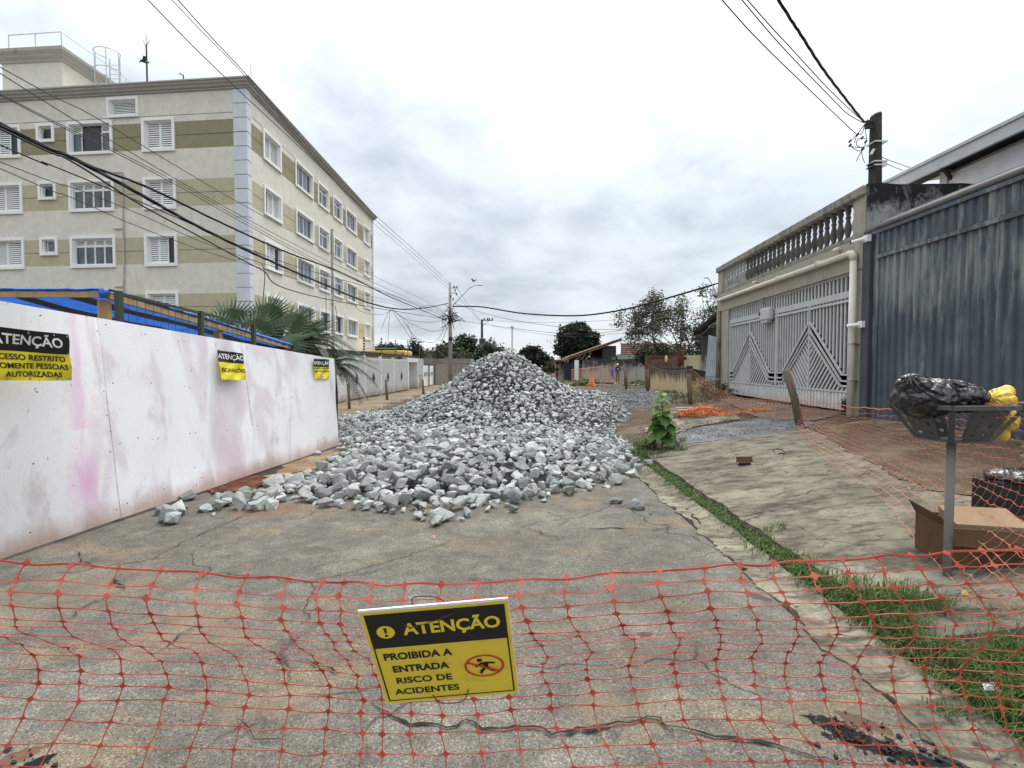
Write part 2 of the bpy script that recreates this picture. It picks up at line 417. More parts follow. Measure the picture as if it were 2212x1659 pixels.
def struct(name, mb, mats, smooth=True):
    o = mb.build(name, mats, None, Matrix(), smooth); o['kind'] = 'structure'; return o
g = MB(); g.poly([(-900, -300, -0.09), (900, -300, -0.09), (900, 1500, -0.09), (-900, 1500, -0.09)])
struct('ground', g, M_DIRT)
ROAD = struct('road', MB().grid(30, 70, lambda a, b: (lerp(-7.2, 1.80, a), lerp(-4, 17.0, b), 0.006 * fnoise(a * 14, b * 30))), M_ASPH)
struct('dirt_track', MB().grid(40, 110, lambda a, b: (lerp(-6.8, 2.4, a), lerp(16.9, 78, b), 0.012 + 0.05 * fnoise(a * 9, b * 40, 3) * sm(0, .06, b))), M_DIRT)
PAVE = struct('pavement', MB().grid(14, 60, lambda a, b: (lerp(-12.0, -4.9 + 0.25 * fnoise(b * 30), a), lerp(11.5, 62, b), 0.045 * (1 - sm(.97, 1, a) * .8) + 0.012 * fnoise(a * 8, b * 40, 9))), M_PAVE)
def rdirt(a, b):
    X = lerp(1.95, 9.6, a); Y = lerp(-3, 62, b ** 1.6)
    z = T(X, Y)
    if Y < 9.05: z -= 0.075 * sm(9.15, 9.0, Y) * (1 if X < 6.6 else 1)
    z += 0.03 * fnoise(X * 1.5, Y * 1.2, 5) + 0.012 * fnoise(X * 6, Y * 6, 2)
    if X < 2.3: z = min(z, 0.0)
    return (X, Y, z - 0.012)
struct('verge_dirt', MB().grid(46, 150, rdirt), M_DIRT)
struct('far_verge_dirt', MB().grid(24, 40, lambda a, b: (lerp(9.5, 40, a), lerp(16, 90, b), T(9, lerp(16, 90, b)) * (1 - sm(0.2, 1, a)) + 0.04 * fnoise(a * 20, b * 20) - .02)), M_DIRT)
def slab(a, b):
    Y = lerp(2.75, 9.05 , b)
    x0 = 2.27 + 0.05 * fnoise(Y * 2.1) + 0.035 * fnoise(Y * 7, 4)
    X = lerp(x0, 6.62, a)
    if b == 0: Y += 0.12 * fnoise(X * 2.5, 8)
    return (X, Y, T(X, Y) + 0.003 * fnoise(X * 2, Y * 2, 1))
sb = MB(); sb.grid(40, 60, slab)
n0 = len(sb.v)
edge = [slab(0, j / 60) for j in range(61)]
for j in range(60):
    a, b = edge[j], edge[j + 1]; sb.poly([(a[0], a[1], -0.05), (b[0], b[1], -0.05), b, a][::-1])
for e0 in (0, 1):
    ed = [slab(i / 40, e0) for i in range(41)]
    for i in range(40):
        a, b = ed[i], ed[i + 1]; q = [(a[0], a[1], a[2] - 0.14), (b[0], b[1], b[2] - 0.14), b, a]
        sb.poly(q if e0 == 0 else q[::-1])
struct('sidewalk_slab', sb, M_SLAB, False)
def gutter(a, b):
    Y = lerp(-3, 8.9, b)
    l = 1.80 + 0.05 * fnoise(Y * .9, 2) + 0.07 * fnoise(Y * 2.6, 7) + .05 * fnoise(Y * 7, 5) + .045 * fnoise(Y * 19, 5); r = 2.10 + 0.03 * fnoise(Y * 2, 5)
    return (lerp(l, r, a), Y, 0.012 + 0.03 * sm(0.55, 1, a) + 0.010 * fnoise(Y * 3, a * 2) + .005 * fnoise(Y * 14, a * 8))
gb_ = MB(); gb_.grid(6, 400, gutter)
for sgn in (0, 1):
    ed = [gutter(sgn, j / 400) for j in range(401)]
    for j in range(400):
        a, b = ed[j], ed[j + 1]; q = [(a[0], a[1], -0.06), (b[0], b[1], -0.06), b, a]
        gb_.poly(q)
struct('kerb_strip', gb_, M_GUT, False)
# pale worn concrete apron and dark gravel drive beyond the slab
def patch(name, outline, mat, lift, seg=40, parent=None):
    """A thin irregular patch lying on the land, outline in world XY."""
    c = V((sum(p[0] for p in outline) / len(outline), sum(p[1] for p in outline) / len(outline), 0))
    pts = []
    for i in range(len(outline)):
        a = V((*outline[i], 0)); b = V((*outline[(i + 1) % len(outline)], 0))
        for k in range(10): pts.append(a.lerp(b, k / 10))
    m = MB(); n = len(pts); K = 5
    rings = []
    for k in range(K + 1):
        f = k / K
        rings.append([V((*(c.lerp(p, f)).xy, 0)) + (V((fnoise(p.x * 5, p.y * 5, 1), fnoise(p.x * 5, p.y * 5, 7), 0)) * 0.10 + V((fnoise(p.x * 19, p.y * 19, 1), fnoise(p.x * 19, p.y * 19, 7), 0)) * 0.05) * f for p in pts])
    for k in range(K):
        for i in range(n):
            j = (i + 1) % n
            q = [rings[k][i], rings[k + 1][i], rings[k + 1][j], rings[k][j]]
            m.poly([(p.x, p.y, T(p.x, p.y) + lift + (0.006 * fnoise(p.x * 4, p.y * 4) if lift < .03 else 0)) for p in q])
    o = m.build(name, mat, parent, Matrix(), True); 
    if parent is None: o['kind'] = 'structure'
    return o
def gxy(u, v): p = gT(u, v); return (p.x, p.y)
patch('gravel_drive', [gxy(1455, 962), gxy(1600, 945), gxy(1738, 926), gxy(1760, 912), gxy(1640, 905), gxy(1500, 925), gxy(1462, 938)], M_GRAV, 0.003)
patch('worn_concrete', [gxy(1462, 936), gxy(1500, 922), gxy(1600, 906), gxy(1590, 897), gxy(1540, 893), gxy(1440, 905), gxy(1395, 925), gxy(1400, 950)], M_GUT, 0.010)
patch('brick_drive', [gxy(1640, 905), gxy(1758, 909), gxy(1842, 893), gxy(1700, 874), gxy(1585, 861), gxy(1575, 872), gxy(1600, 885)], mk_soil('drive_paving', (0.085, 0.062, 0.05), (0.14, 0.105, 0.085), (0.2, 0.155, 0.125), 1.5, 18), 0.006)
# rust-brown dirt washed over the far right of the slab
patch('dirt_film', [gxy(1745, 922), gxy(1880, 912), gxy(2200, 955), gxy(2212, 1010), gxy(2130, 1075), gxy(2000, 1060), gxy(1900, 1010), gxy(1800, 955)], mk_soil('brown_film', (0.085, 0.057, 0.037), (0.135, 0.096, 0.064), (0.22, 0.175, 0.125), 1.4, 30), 0.010)
# flat red soil patch with a dark edge along the foot of the hoarding
patch('red_soil_patch', [gnd(*p).xy for p in ((452, 1052), (520, 1030), (565, 1030), (585, 1040), (570, 1052), (500, 1068), (455, 1066))], M_RED, 0.020)
patch('dark_edge', [gnd(*p).xy for p in ((436, 1058), (470, 1042), (540, 1020), (600, 1005), (610, 1012), (590, 1024), (520, 1042), (470, 1062))], M_BLACK, 0.014)
patch('bare_soil', [gnd(*p).xy for p in ((430, 1052), (560, 1010), (690, 975), (760, 975), (700, 1010), (620, 1025), (520, 1050))], mk_soil('tan_soil', (0.17, 0.11, 0.065), (0.27, 0.19, 0.115), (0.36, 0.27, 0.175), 2.0), 0.008)
# broken asphalt holes near the lens
def crack(pts, w, surf='road', plane=None):
    """A jagged open crack: a thin dark cleft following ground points."""
    P = [gT(*p) for p in pts]; r = random.Random(int(pts[0][0] * 7 + pts[0][1])); Q = []
    for a, b in zip(P, P[1:]):
        k = max(2, int((b - a).length / 0.035))
        for i in range(k):
            q = a.lerp(b, i / k); d = (b - a).normalized(); n = V((-d.y, d.x, 0))
            Q.append(q + n * r.gauss(0, 0.009) + n * 0.03 * fnoise(q.x * 6, q.y * 6))
    Q.append(P[-1]); m = MB()
    def off(i):
        d = (Q[min(i + 1, len(Q) - 1)] - Q[max(i - 1, 0)]).normalized(); n = V((-d.y, d.x, 0))
        ww = w * (0.35 + 1.0 * abs(fnoise(Q[i].x * 9, Q[i].y * 9, 3)) * 2) * min(1, 0.15 + 6 * min(i, len(Q) - 1 - i) / len(Q))
        return Q[i] + n * ww / 2, Q[i] - n * ww / 2
    for i in range(len(Q) - 1):
        a, b = off(i); c, d = off(i + 1)
        up = V((0, 0, 0.011))
        m.poly([a + up, b + up, d + up, c + up])
    o = m.build('crack', M_CRACK, ROAD if surf == 'road' else bpy.data.objects[surf], Matrix())
    return o
for pts, w in (
    ([(800, 1520), (850, 1548), (905, 1570), (985, 1570), (1010, 1556), (1040, 1575), (1130, 1573), (1190, 1588), (1290, 1575), (1420, 1560), (1468, 1590)], 0.020),
    ([(1330, 1550), (1400, 1560), (1500, 1580), (1590, 1600), (1720, 1630), (1850, 1656)], 0.014),
    ([(250, 1380), (180, 1400), (205, 1228), (170, 1205), (165, 1190)][2:], 0.012),
    ([(1255, 1145), (1330, 1143), (1400, 1146), (1470, 1143)], 0.016),
    ([(1470, 1062), (1485, 1080), (1480, 1100), (1492, 1110)], 0.022),
    ([(320, 1215), (390, 1175), (450, 1148), (500, 1128), (540, 1110)], 0.010),
    ([(440, 1147), (470, 1140), (530, 1142)], 0.008), ([(640, 1125), (690, 1105), (730, 1092)], 0.008),
    ([(1140, 1140), (1190, 1160), (1240, 1165)], 0.008), ([(1180, 1105), (1230, 1125), (1200, 1140)], 0.007),
    ([(940, 1250), (1040, 1255), (1160, 1253)], 0.008), ([(700, 1250), (760, 1245), (840, 1228)], 0.008),
    ([(650, 1235), (720, 1215), (790, 1210)], 0.007), ([(260, 1240), (255, 1260), (270, 1275)], 0.018),
    ([(500, 1560), (560, 1590), (620, 1600), (640, 1610)], 0.008), ([(640, 1430), (720, 1445), (740, 1460)], 0.010),
    ([(130, 1350), (190, 1310), (230, 1290)], 0.008), ([(330, 1420), (400, 1370), (440, 1340)], 0.007)):
    crack(pts, w)
for pts, w in (([(1655, 1075), (1690, 1076), (1740, 1068), (1760, 1058)], 0.018), ([(1655, 1075), (1700, 1062), (1745, 1056)], 0.010), ([(1420, 985), (1480, 978), (1560, 970)], 0.016),
               ([(1600, 1000), (1560, 1012), (1500, 1020)], 0.012), ([(1480, 1010), (1530, 1014), (1570, 1012)], 0.009),
               ([(1585, 1120), (1650, 1108), (1760, 1098)], 0.016), ([(1640, 1090), (1700, 1090), (1800, 1075)], 0.010), ([(1600, 1128), (1618, 1142), (1625, 1150)], 0.012),
               ([(2080, 1040), (2140, 1036), (2205, 1034)], 0.012), ([(1760, 985), (1840, 975), (1930, 977)], 0.010)):
    crack(pts, w, 'sidewalk_slab')
for pts, w in (([(1475, 1085), (1510, 1130), (1540, 1145)], 0.02), ([(1545, 1160), (1560, 1172), (1580, 1175)], 0.02)):
    crack(pts, w, 'kerb_strip')
# ------------------------------------------------------------------ apartment block on the left
M_CREAM = weathered('cream_render', (0.66, 0.64, 0.56), (0.55, 0.53, 0.46), amount=0.25, sx=1.2, sz=0.35, grain=30, gb=0.25)
M_OLIVE = weathered('olive_render', (0.27, 0.252, 0.150), (0.235, 0.22, 0.13), amount=0.3, sx=1.5, sz=0.8, grain=30, gb=0.25)
M_OLIVE2 = weathered('pale_olive_render', (0.455, 0.425, 0.29), (0.405, 0.378, 0.255), amount=0.3, sx=1.5, sz=0.8, grain=30, gb=0.25)
M_QUOIN = simple('pale_quoin', (0.58, 0.61, 0.66), 0.85, var=0.08, scale=2, world=True)
M_CORN = weathered('cornice_grey', (0.40, 0.395, 0.36), (0.14, 0.14, 0.13), amount=0.2, sx=1.0, sz=3.0, grain=20)
M_WHITE = simple('white_paint', (0.80, 0.80, 0.78), 0.6, var=0.05, scale=2, world=True)
M_SHUT = simple('shutter_white', (0.74, 0.75, 0.74), 0.5, var=0.05)
M_ALU = simple('window_alu', (0.62, 0.64, 0.66), 0.45, var=0.06)
def glass(name, col, rough=0.06):
    t = NT(name, rough, 0, 0.5); oi = t.n('ShaderNodeObjectInfo').outputs['Random']
    v = t.map(t.co(True), (1, 1, 0.4))
    c = t.mix(t.ramp(t.noise(v, 2.2, 4), [(0.35, 0.0), (0.65, 1.0)]), mul(col, 0.55), mul(col, 1.6))
    t.base(t.mix(1.0, c, t.ramp(oi, [(0, 0.5), (1, 1.3)]), 'MULTIPLY')); return t.m
M_GLASS = glass('window_glass', (0.085, 0.098, 0.115))
M_GDARK = glass('dark_opening', (0.012, 0.013, 0.016), 0.3)
M_PIPE = simple('drain_grey', (0.42, 0.42, 0.38), 0.6, bump=0)

AP = thing('apartment_building', 'four storey cream apartment block with olive bands and white shutters', 'building', (-12.3, 24, 0))
FF = frame(-12.3, 24, -math.radians(5.66))          # front, local x to the right (corner at 0)
FS = frame(-12.3, 24, math.pi / 2)                  # street side, local x away from the lens
AL, AS, ATOP = 22.0, 21.5, 14.7
ROWS = [(11.70, 13.28), (9.00, 10.53), (6.32, 7.86), (3.66, 5.16)]
FWIN = []; SWIN = []
for r, (z0, z1) in enumerate(ROWS):
    FWIN += [(-13.75, -11.60, z0, z1, ('half', 'shut', 'shut', 'shut')[r], 3), (-10.75, -9.79, z1 - 0.90, z1, 'small' if r != 2 else 'fixed', 2),
             (-9.13, -6.74, z0, z1, 'wide_open' if r == 0 else 'wide', 4), (-5.24, -3.56, z0, z1, 'shut' if r != 2 else 'half', 3),
             (-18.9, -17.2, z0, z1, 'shut', 3)]
    for k, (a, b) in enumerate(((1.52, 3.50), (5.25, 7.85), (8.60, 10.58), (11.35, 13.25), (14.05, 16.68), (18.45, 20.45))):
        kd = ('shut', 'glass4', 'combo', 'combo', 'glass4', 'shut')[k]
        if (r, k) in ((2, 0),): kd = 'half'
        if (r, k) in ((1, 0),): kd = 'halfl'
        if (r, k) in ((3, 2), (3, 3)): kd = 'combo_open'
        SWIN.append((a, b, z0 + 0.12, z1 + 0.06, kd, 3))
FWIN.append((-7.00, -5.36, 13.36, 14.33, 'louver', 3))
def wall_cells(mb, s0, s1, z0, z1, y, holes, bands=(), rev=False):
    xs = sorted({s0, s1, *[h[0] for h in holes], *[h[1] for h in holes]}); xs = [x for x in xs if s0 <= x <= s1]
    zs = sorted({z0, z1, *[h[2] for h in holes], *[h[3] for h in holes], *[q for b in bands for q in b[:2]]}); zs = [z for z in zs if z0 <= z <= z1]
    for a, b in zip(xs, xs[1:]):
        for c, d in zip(zs, zs[1:]):
            mx_, mz_ = (a + b) / 2, (c + d) / 2
            if any(h[0] < mx_ < h[1] and h[2] < mz_ < h[3] for h in holes): continue
            mb.cur = next((q[2] for q in bands if q[0] < mz_ < q[1]), 0)
            mb.poly([(a, y, c), (b, y, c), (b, y, d), (a, y, d)])
    mb.cur = 0
BANDS = [(11.80, 13.06, 1), (9.12, 10.38, 2), (6.45, 7.72, 2), (3.78, 5.02, 2)]
GRO = [12.43, 9.75, 7.08, 4.40, 13.36]
for nm, F, s0, s1, wins in (('front_wall', FF, -AL, 0.0, FWIN), ('side_wall', FS, 0.0, AS, SWIN)):
    hol = [(w[0] + 0.1, w[1] - 0.1, w[2] + 0.1, w[3] - 0.1) for w in wins]
    gro = []
    for gz in GRO:      # recessed joint lines, stopped at each window
        gro.append((s0 - 1, s1 + 1, gz - 0.014, gz + 0.014))
    mb = MB(); wall_cells(mb, s0, s1, 0.0, ATOP, 0.0, hol + gro, BANDS)
    wall_cells(mb, s0, s1, 0.0, ATOP, 0.03, hol, BANDS)
    for h in hol:       # window reveals
        a, b, c, d = h
        mb.poly([(a, 0, c), (a, .25, c), (a, .25, d), (a, 0, d)]); mb.poly([(b, 0, c), (b, 0, d), (b, .25, d), (b, .25, c)])
        mb.poly([(a, 0, d), (a, .25, d), (b, .25, d), (b, 0, d)]); mb.poly([(a, 0, c), (b, 0, c), (b, .25, c), (a, .25, c)])
    mb.build(nm, [M_CREAM, M_OLIVE, M_OLIVE2], AP, F)
# hidden sides and flat roof
q = [(FF @ V((-AL, 0, 0))), (FF @ V((0, 0, 0))), (FS @ V((AS, 0, 0))), (FF @ V((-AL, AS, 0)))]
mb = MB(); mb.poly([(*q[2].xy, 0), (*q[3].xy, 0), (*q[3].xy, ATOP), (*q[2].xy, ATOP)]); mb.poly([(*q[3].xy, 0), (*q[0].xy, 0), (*q[0].xy, ATOP), (*q[3].xy, ATOP)])
mb.build('rear_wall', M_CREAM, AP)
mb = MB(); mb.poly([(*p.xy, ATOP + 0.05) for p in q]); mb.build('flat_roof', M_CORN, AP)
# stepped cornice
def sweep(name, path, prof, mats, parent, closed=False):
    """profile (out, z) along a horizontal path of world XY points; out is to the right of travel."""
    mb = MB(); n = len(path); ring = []
    for i in range(n):
        a = V(path[max(i - 1, 0)]); b = V(path[i]); c = V(path[min(i + 1, n - 1)])
        d1 = (b - a).normalized() if i else (c - b).normalized(); d2 = (c - b).normalized() if i < n - 1 else d1
        n1 = V((d1.y, -d1.x)); n2 = V((d2.y, -d2.x)); m = (n1 + n2).normalized(); k = 1 / max(0.3, m.dot(n1))
        ring.append([(b.x + m.x * o * k, b.y + m.y * o * k, z) for o, z in prof])
    P = len(prof)
    for i in range(n - 1):
        for j in range(P - 1):
            mb.poly([ring[i][j], ring[i + 1][j], ring[i + 1][j + 1], ring[i][j + 1]])
    mb.poly(ring[0][::-1]); mb.poly(ring[-1])
    return mb.build(name, mats, parent)
CP = [(o_ * .8, 14.40 + (z_ - 14.40) * .60) for o_, z_ in [(0.003, 14.40), (0.10, 14.42), (0.10, 14.52), (0.20, 14.58), (0.24, 14.70), (0.34, 14.80), (0.34, 14.90), (0.42, 14.96), (0.42, 15.06), (-0.05, 15.10)]]
sweep('cornice', [q[0].xy, q[1].xy, q[2].xy, q[3].xy], CP, M_CORN, AP)
# corner quoins
qme = None
for i in range(22):
    z = 0.05 + i * 0.652
    for F, a, b, at0 in ((FF, -0.62, 0.045, 1), (FS, AS - 0.35, AS + 0.045, 0)):
        if at0: 
            mb = MB(); mb.box(a, b, -0.045, 0.0, z + 0.02, z + 0.63); 
            o = mb.build('quoin', M_QUOIN, AP, F) if qme is None else None
            if qme is None: qme = (o, z)
            else: again(qme[0], F @ Matrix.Translation((0, 0, z - qme[1])), AP)
mb = MB(); mb.box(0.0, 0.34, -0.045, 0.0, 0.07, 0.68); q1 = mb.build('quoin', M_QUOIN, AP, FS)
mb = MB(); mb.box(AS - 0.34, AS + 0.02, -0.045, 0.0, 0.07, 0.68); q2 = mb.build('quoin', M_QUOIN, AP, FS)
for i in range(1, 22):
    again(q1, FS @ Matrix.Translation((0, 0, i * 0.652)), AP); again(q2, FS @ Matrix.Translation((0, 0, i * 0.652)), AP)

def louvre(w, h, n, y=0.0):
    """A louvred leaf: stiles, rails and tilted slats."""
    mb = MB(); f = 0.055
    mb.box(0, f, y, y + 0.04, 0, h); mb.box(w - f, w, y, y + 0.04, 0, h); mb.box(f, w - f, y, y + 0.04, 0, f); mb.box(f, w - f, y, y + 0.04, h - f, h)
    st = (h - 2 * f) / n
    for i in range(n):
        z = f + st * i
        mb.poly([(f, y + 0.0, z), (w - f, y + 0.0, z), (w - f, y + 0.03, z + st * .72), (f, y + 0.03, z + st * .72)])
        mb.poly([(f, y + 0.005, z), (f, y + 0.02, z - 0.002), (w - f, y + 0.02, z - 0.002), (w - f, y + 0.005, z)])
    mb.mat(1).poly([(f, y + 0.038, f), (w - f, y + 0.038, f), (w - f, y + 0.038, h - f), (f, y + 0.038, h - f)])  # dark backing sheet paints the shade between the slats
    return mb
LCACHE = {}
M_LSHADE = simple('louvre_shade', (0.05, 0.05, 0.055), 0.9, bump=0)
def put_louvre(par, F, x, y, z, w, h, n):
    k = (round(w, 2), round(h, 2), n)
    if k not in LCACHE: LCACHE[k] = louvre(w, h, n).mesh('shutter', [M_SHUT, M_LSHADE])
    return link(bpy.data.objects.new('shutter', LCACHE[k]), par, F @ Matrix.Translation((x, y, z)))
PCACHE = {}
def put_pane(par, F, x, y, z, w, h, dark=False):
    k = (round(w, 2), round(h, 2), dark)
    if k not in PCACHE:
        mb = MB()
        if dark: mb.poly([(0, 0, 0), (w, 0, 0), (w, 0, h), (0, 0, h)])  # flat near-black sheet stands in for the unlit room
        else:
            f = 0.04; mb.box(0, f, -.02, .02, 0, h).box(w - f, w, -.02, .02, 0, h).box(f, w - f, -.02, .02, 0, f).box(f, w - f, -.02, .02, h - f, h)
            mb.mat(1).poly([(f, 0, f), (w - f, 0, f), (w - f, 0, h - f), (f, 0, h - f)])
        PCACHE[k] = mb.mesh('pane', [M_GDARK] if dark else [M_ALU, M_GLASS])
    return link(bpy.data.objects.new('pane', PCACHE[k]), par, F @ Matrix.Translation((x, y, z)))
FCACHE = {}
def window(F, s0, s1, z0, z1, kind, par):
    w, h = s1 - s0, z1 - z0; k = (round(w, 2), round(h, 2)); t = 0.135
    if k not in FCACHE:
        mb = MB(); mb.box(0, t, -0.06, 0.02, 0, h).box(w - t, w, -0.06, 0.02, 0, h).box(t, w - t, -0.06, 0.02, h - t, h).box(t, w - t, -0.09, 0.02, 0, t)
        for a, b in ((t, t + .04), (w - t - .04, w - t)): mb.box(a, b, 0.021, 0.2, t, h - t)
        mb.box(t + .04, w - t - .04, 0.021, 0.2, h - t - .04, h - t); mb.box(t + .04, w - t - .04, 0.021, 0.2, t, t + 0.04)
        FCACHE[k] = mb.mesh('window', M_WHITE)
    L = F @ Matrix.Translation((s0, 0, z0))
    o = link(bpy.data.objects.new('window', FCACHE[k]), par, L)
    x0, x1, a0, a1 = t + .042, w - t - .042, t + .042, h - t - .042; iw, ih = x1 - x0, a1 - a0; y = 0.11
    ns = max(4, int(ih / 0.105))
    if kind == 'shut':
        put_louvre(o, L, x0, y, a0, iw / 2, ih, ns); put_louvre(o, L, x0 + iw / 2, y, a0, iw / 2, ih, ns)
    elif kind in ('half', 'halfl'):
        ww = iw * 0.36
        xs = (x0, x0 + ww) if kind == 'half' else (x1 - 2 * ww, x1 - ww)
        for x in xs: put_louvre(o, L, x, y, a0, ww, ih, ns)
        put_pane(o, L, x0 + 2 * ww if kind == 'half' else x0, y + 0.05, a0, iw - 2 * ww, ih, True)
    elif kind.startswith('wide'):
        top = ih * 0.27
        for i in range(4):
            xx = x0 + iw * i / 4
            if kind == 'wide_open' and i in (1, 2):
                if i == 1: put_pane(o, L, xx, y + .04, a0, iw / 2, ih, True)
                continue
            put_louvre(o, L, xx, y, a0 + ih - top, iw / 4, top, 4); put_pane(o, L, xx, y, a0, iw / 4, ih - top)
    elif kind == 'glass4':
        for i in range(4): put_pane(o, L, x0 + iw * i / 4, y + 0.015 * (i % 2), a0, iw / 4, ih)
    elif kind.startswith('combo'):
        top = ih * 0.26
        for i in range(2):
            xx = x0 + iw * i / 2
            if kind == 'combo_open' and i == 1: put_pane(o, L, xx, y + .04, a0, iw / 2, ih, True); continue
            put_louvre(o, L, xx, y, a0 + ih - top, iw / 2, top, 4); put_pane(o, L, xx, y, a0, iw / 2, ih - top)
    elif kind == 'louver':
        put_louvre(o, L, x0, y, a0, iw, ih, 7)
    elif kind == 'fixed':
        put_pane(o, L, x0 + .1, y, a0, iw - .1, ih)
    else:       # top hung sash standing open
        put_pane(o, L, x0, y + 0.05, a0, iw, ih, True)
        p = put_pane(o, L, x0, y, a0, iw, ih)
        Mw = L @ Matrix.Translation((x0, y - .01, a0 + ih)) @ Matrix.Rotation(math.radians(24), 4, 'X') @ Matrix.Translation((0, 0, -ih))
        W[p.name] = Mw; p.matrix_basis = W[o.name].inverted() @ Mw; p.name = 'sash'
    return o
for s0, s1, z0, z1, kd, _ in FWIN: window(FF, s0, s1, z0, z1, kd, AP)
for s0, s1, z0, z1, kd, _ in SWIN: window(FS, s0, s1, z0, z1, kd, AP)
# drain and gas pipes on the faces
mb = MB(); mb.tube([(-6.45, -0.05, 3.0), (-6.3, -0.05, 6.8), (-6.28, -0.05, 10.8)], 0.035, 6); mb.tube([(-6.28, -0.05, 10.8), (-6.75, -0.05, 10.8)], 0.03, 6); mb.tube([(-6.33, -.05, 8.15), (-6.8, -.05, 8.15)], .03, 6); mb.tube([(-6.4, -.05, 5.4), (-6.85, -.05, 5.4)], .03, 6)
mb.build('drain_pipe', M_PIPE, AP, FF)
mb = MB(); mb.tube([(11.0, -0.06, 0.2), (11.0, -0.06, 10.9), (11.3, -.06, 10.9)], 0.05, 6); mb.tube([(10.7, -.06, 5.9), (11.3, -.06, 5.9)], 0.03, 6)
mb.build('drain_pipe', M_PIPE, AP, FS)
mb = MB(); mb.box(15.6, 15.9, -0.08, 0, 2.45, 2.75); mb.build('gas_box', simple('gas_box', (0.55, 0.43, 0.2), .6), AP, FS)
# stair and tank tower on the roof
tw = [(-29.7, 30.3), (-25.95, 30.0), (-25.75, 38.0), (-29.7, 38.0)]
mb = MB()
for a, b in zip(tw, tw[1:] + tw[:1]): mb.poly([(*a, 14.7), (*b, 14.7), (*b, 19.7), (*a, 19.7)])
mb.poly([(*p, 19.72) for p in tw]); mb.build('roof_tower', M_CREAM, AP)
sweep('tower_cornice', [tw[3], tw[0], tw[1], tw[2]], [(0.003, 19.12), (0.09, 19.14), (0.10, 19.26), (0.24, 19.36), (0.26, 19.46), (0.44, 19.58), (0.46, 19.74), (-0.05, 19.78)], M_CORN, AP)
tw2 = [(-25.6, 33.0), (-21.8, 32.8), (-21.5, 38), (-25.6, 38)]
mb = MB()
for a, b in zip(tw2, tw2[1:] + tw2[:1]): mb.poly([(*a, 14.7), (*b, 14.7), (*b, 17.9), (*a, 17.9)])
mb.poly([(*p, 17.9) for p in tw2]); mb.build('lift_house', M_CREAM, AP)
M_RAIL = simple('rail_grey', (0.50, 0.52, 0.54), 0.5, 0.3, bump=0)
mb = MB(); rp = [(-29.5, 30.55), (-27.8, 30.4), (-26.15, 30.25), (-26.05, 32.5), (-26.0, 35), (-25.95, 37.7)]
for h in (20.15, 20.95): mb.tube([(*p, h) for p in rp], 0.028, 5)
for p in rp: mb.tube([(*p, 19.6), (*p, 20.95)], 0.028, 5)
mb.build('roof_railing', M_RAIL, AP)
mb = MB(); rp = [(-24.4, 33.1), (-21.95, 33.0), (-21.7, 36), (-21.6, 37.8)]
for h in (18.4, 19.0): mb.tube([(*p, h) for p in rp], 0.025, 5)
for p in rp: mb.tube([(*p, 17.9), (*p, 19.0)], 0.025, 5)
mb.build('roof_railing', M_RAIL, AP)
mb = MB(); lc = V((-25.0, 32.75, 0)); 
for dx in (-0.32, 0.32): mb.tube([lc + V((dx, .0, 17.4)), lc + V((dx, .0, 20.9))], 0.04, 5)
for z in (18.7, 19.8, 20.9):
    mb.tube([lc + V((0.62 * math.sin(a) * 1.15, -0.62 + 0.62 * -math.cos(a), z)) for a in [math.radians(x) for x in range(-150, 151, 25)]], 0.026, 5)
for a in (-90, -30, 30, 90): 
    ar = math.radians(a); mb.tube([lc + V((.71 * math.sin(ar), -.62 - .62 * math.cos(ar), 18.7)), lc + V((.71 * math.sin(ar), -.62 - .62 * math.cos(ar), 20.9))], 0.024, 5)
for i in range(11): mb.tube([lc + V((-.32, 0, 17.7 + i * .28)), lc + V((.32, 0, 17.7 + i * .28))], 0.018, 4)
mb.build('caged_ladder', M_RAIL, AP)
M_DMET = simple('dark_metal', (0.06, 0.06, 0.065), 0.6, 0.4, bump=0)
mb = MB(); a0 = at(318, 178, 27.0); mb.tube([(a0.x, 27, 14.9), (a0.x, 27, 18.2)], [0.05, 0.035], 6); 
for d in ((.12, 0), (-.12, 0), (0, .12)): mb.tube([(a0.x, 27, 18.1), (a0.x + d[0] * 1.5, 27 + d[1], 18.45)], .012, 4)
mb.tube([(a0.x, 27, 18.1), (a0.x, 27, 18.7)], .015, 4); mb.build('lightning_rod', M_DMET, AP)
mb = MB(); mb.tube([(-12.15, 24.2, 15.05), (-12.15, 24.2, 15.6)], .012, 4); mb.tube([(-15.6, 24.7, 15.05), (-15.62, 24.7, 15.4), (-15.75, 24.6, 15.42)], .03, 5); mb.build('roof_aerial', M_DMET, AP)

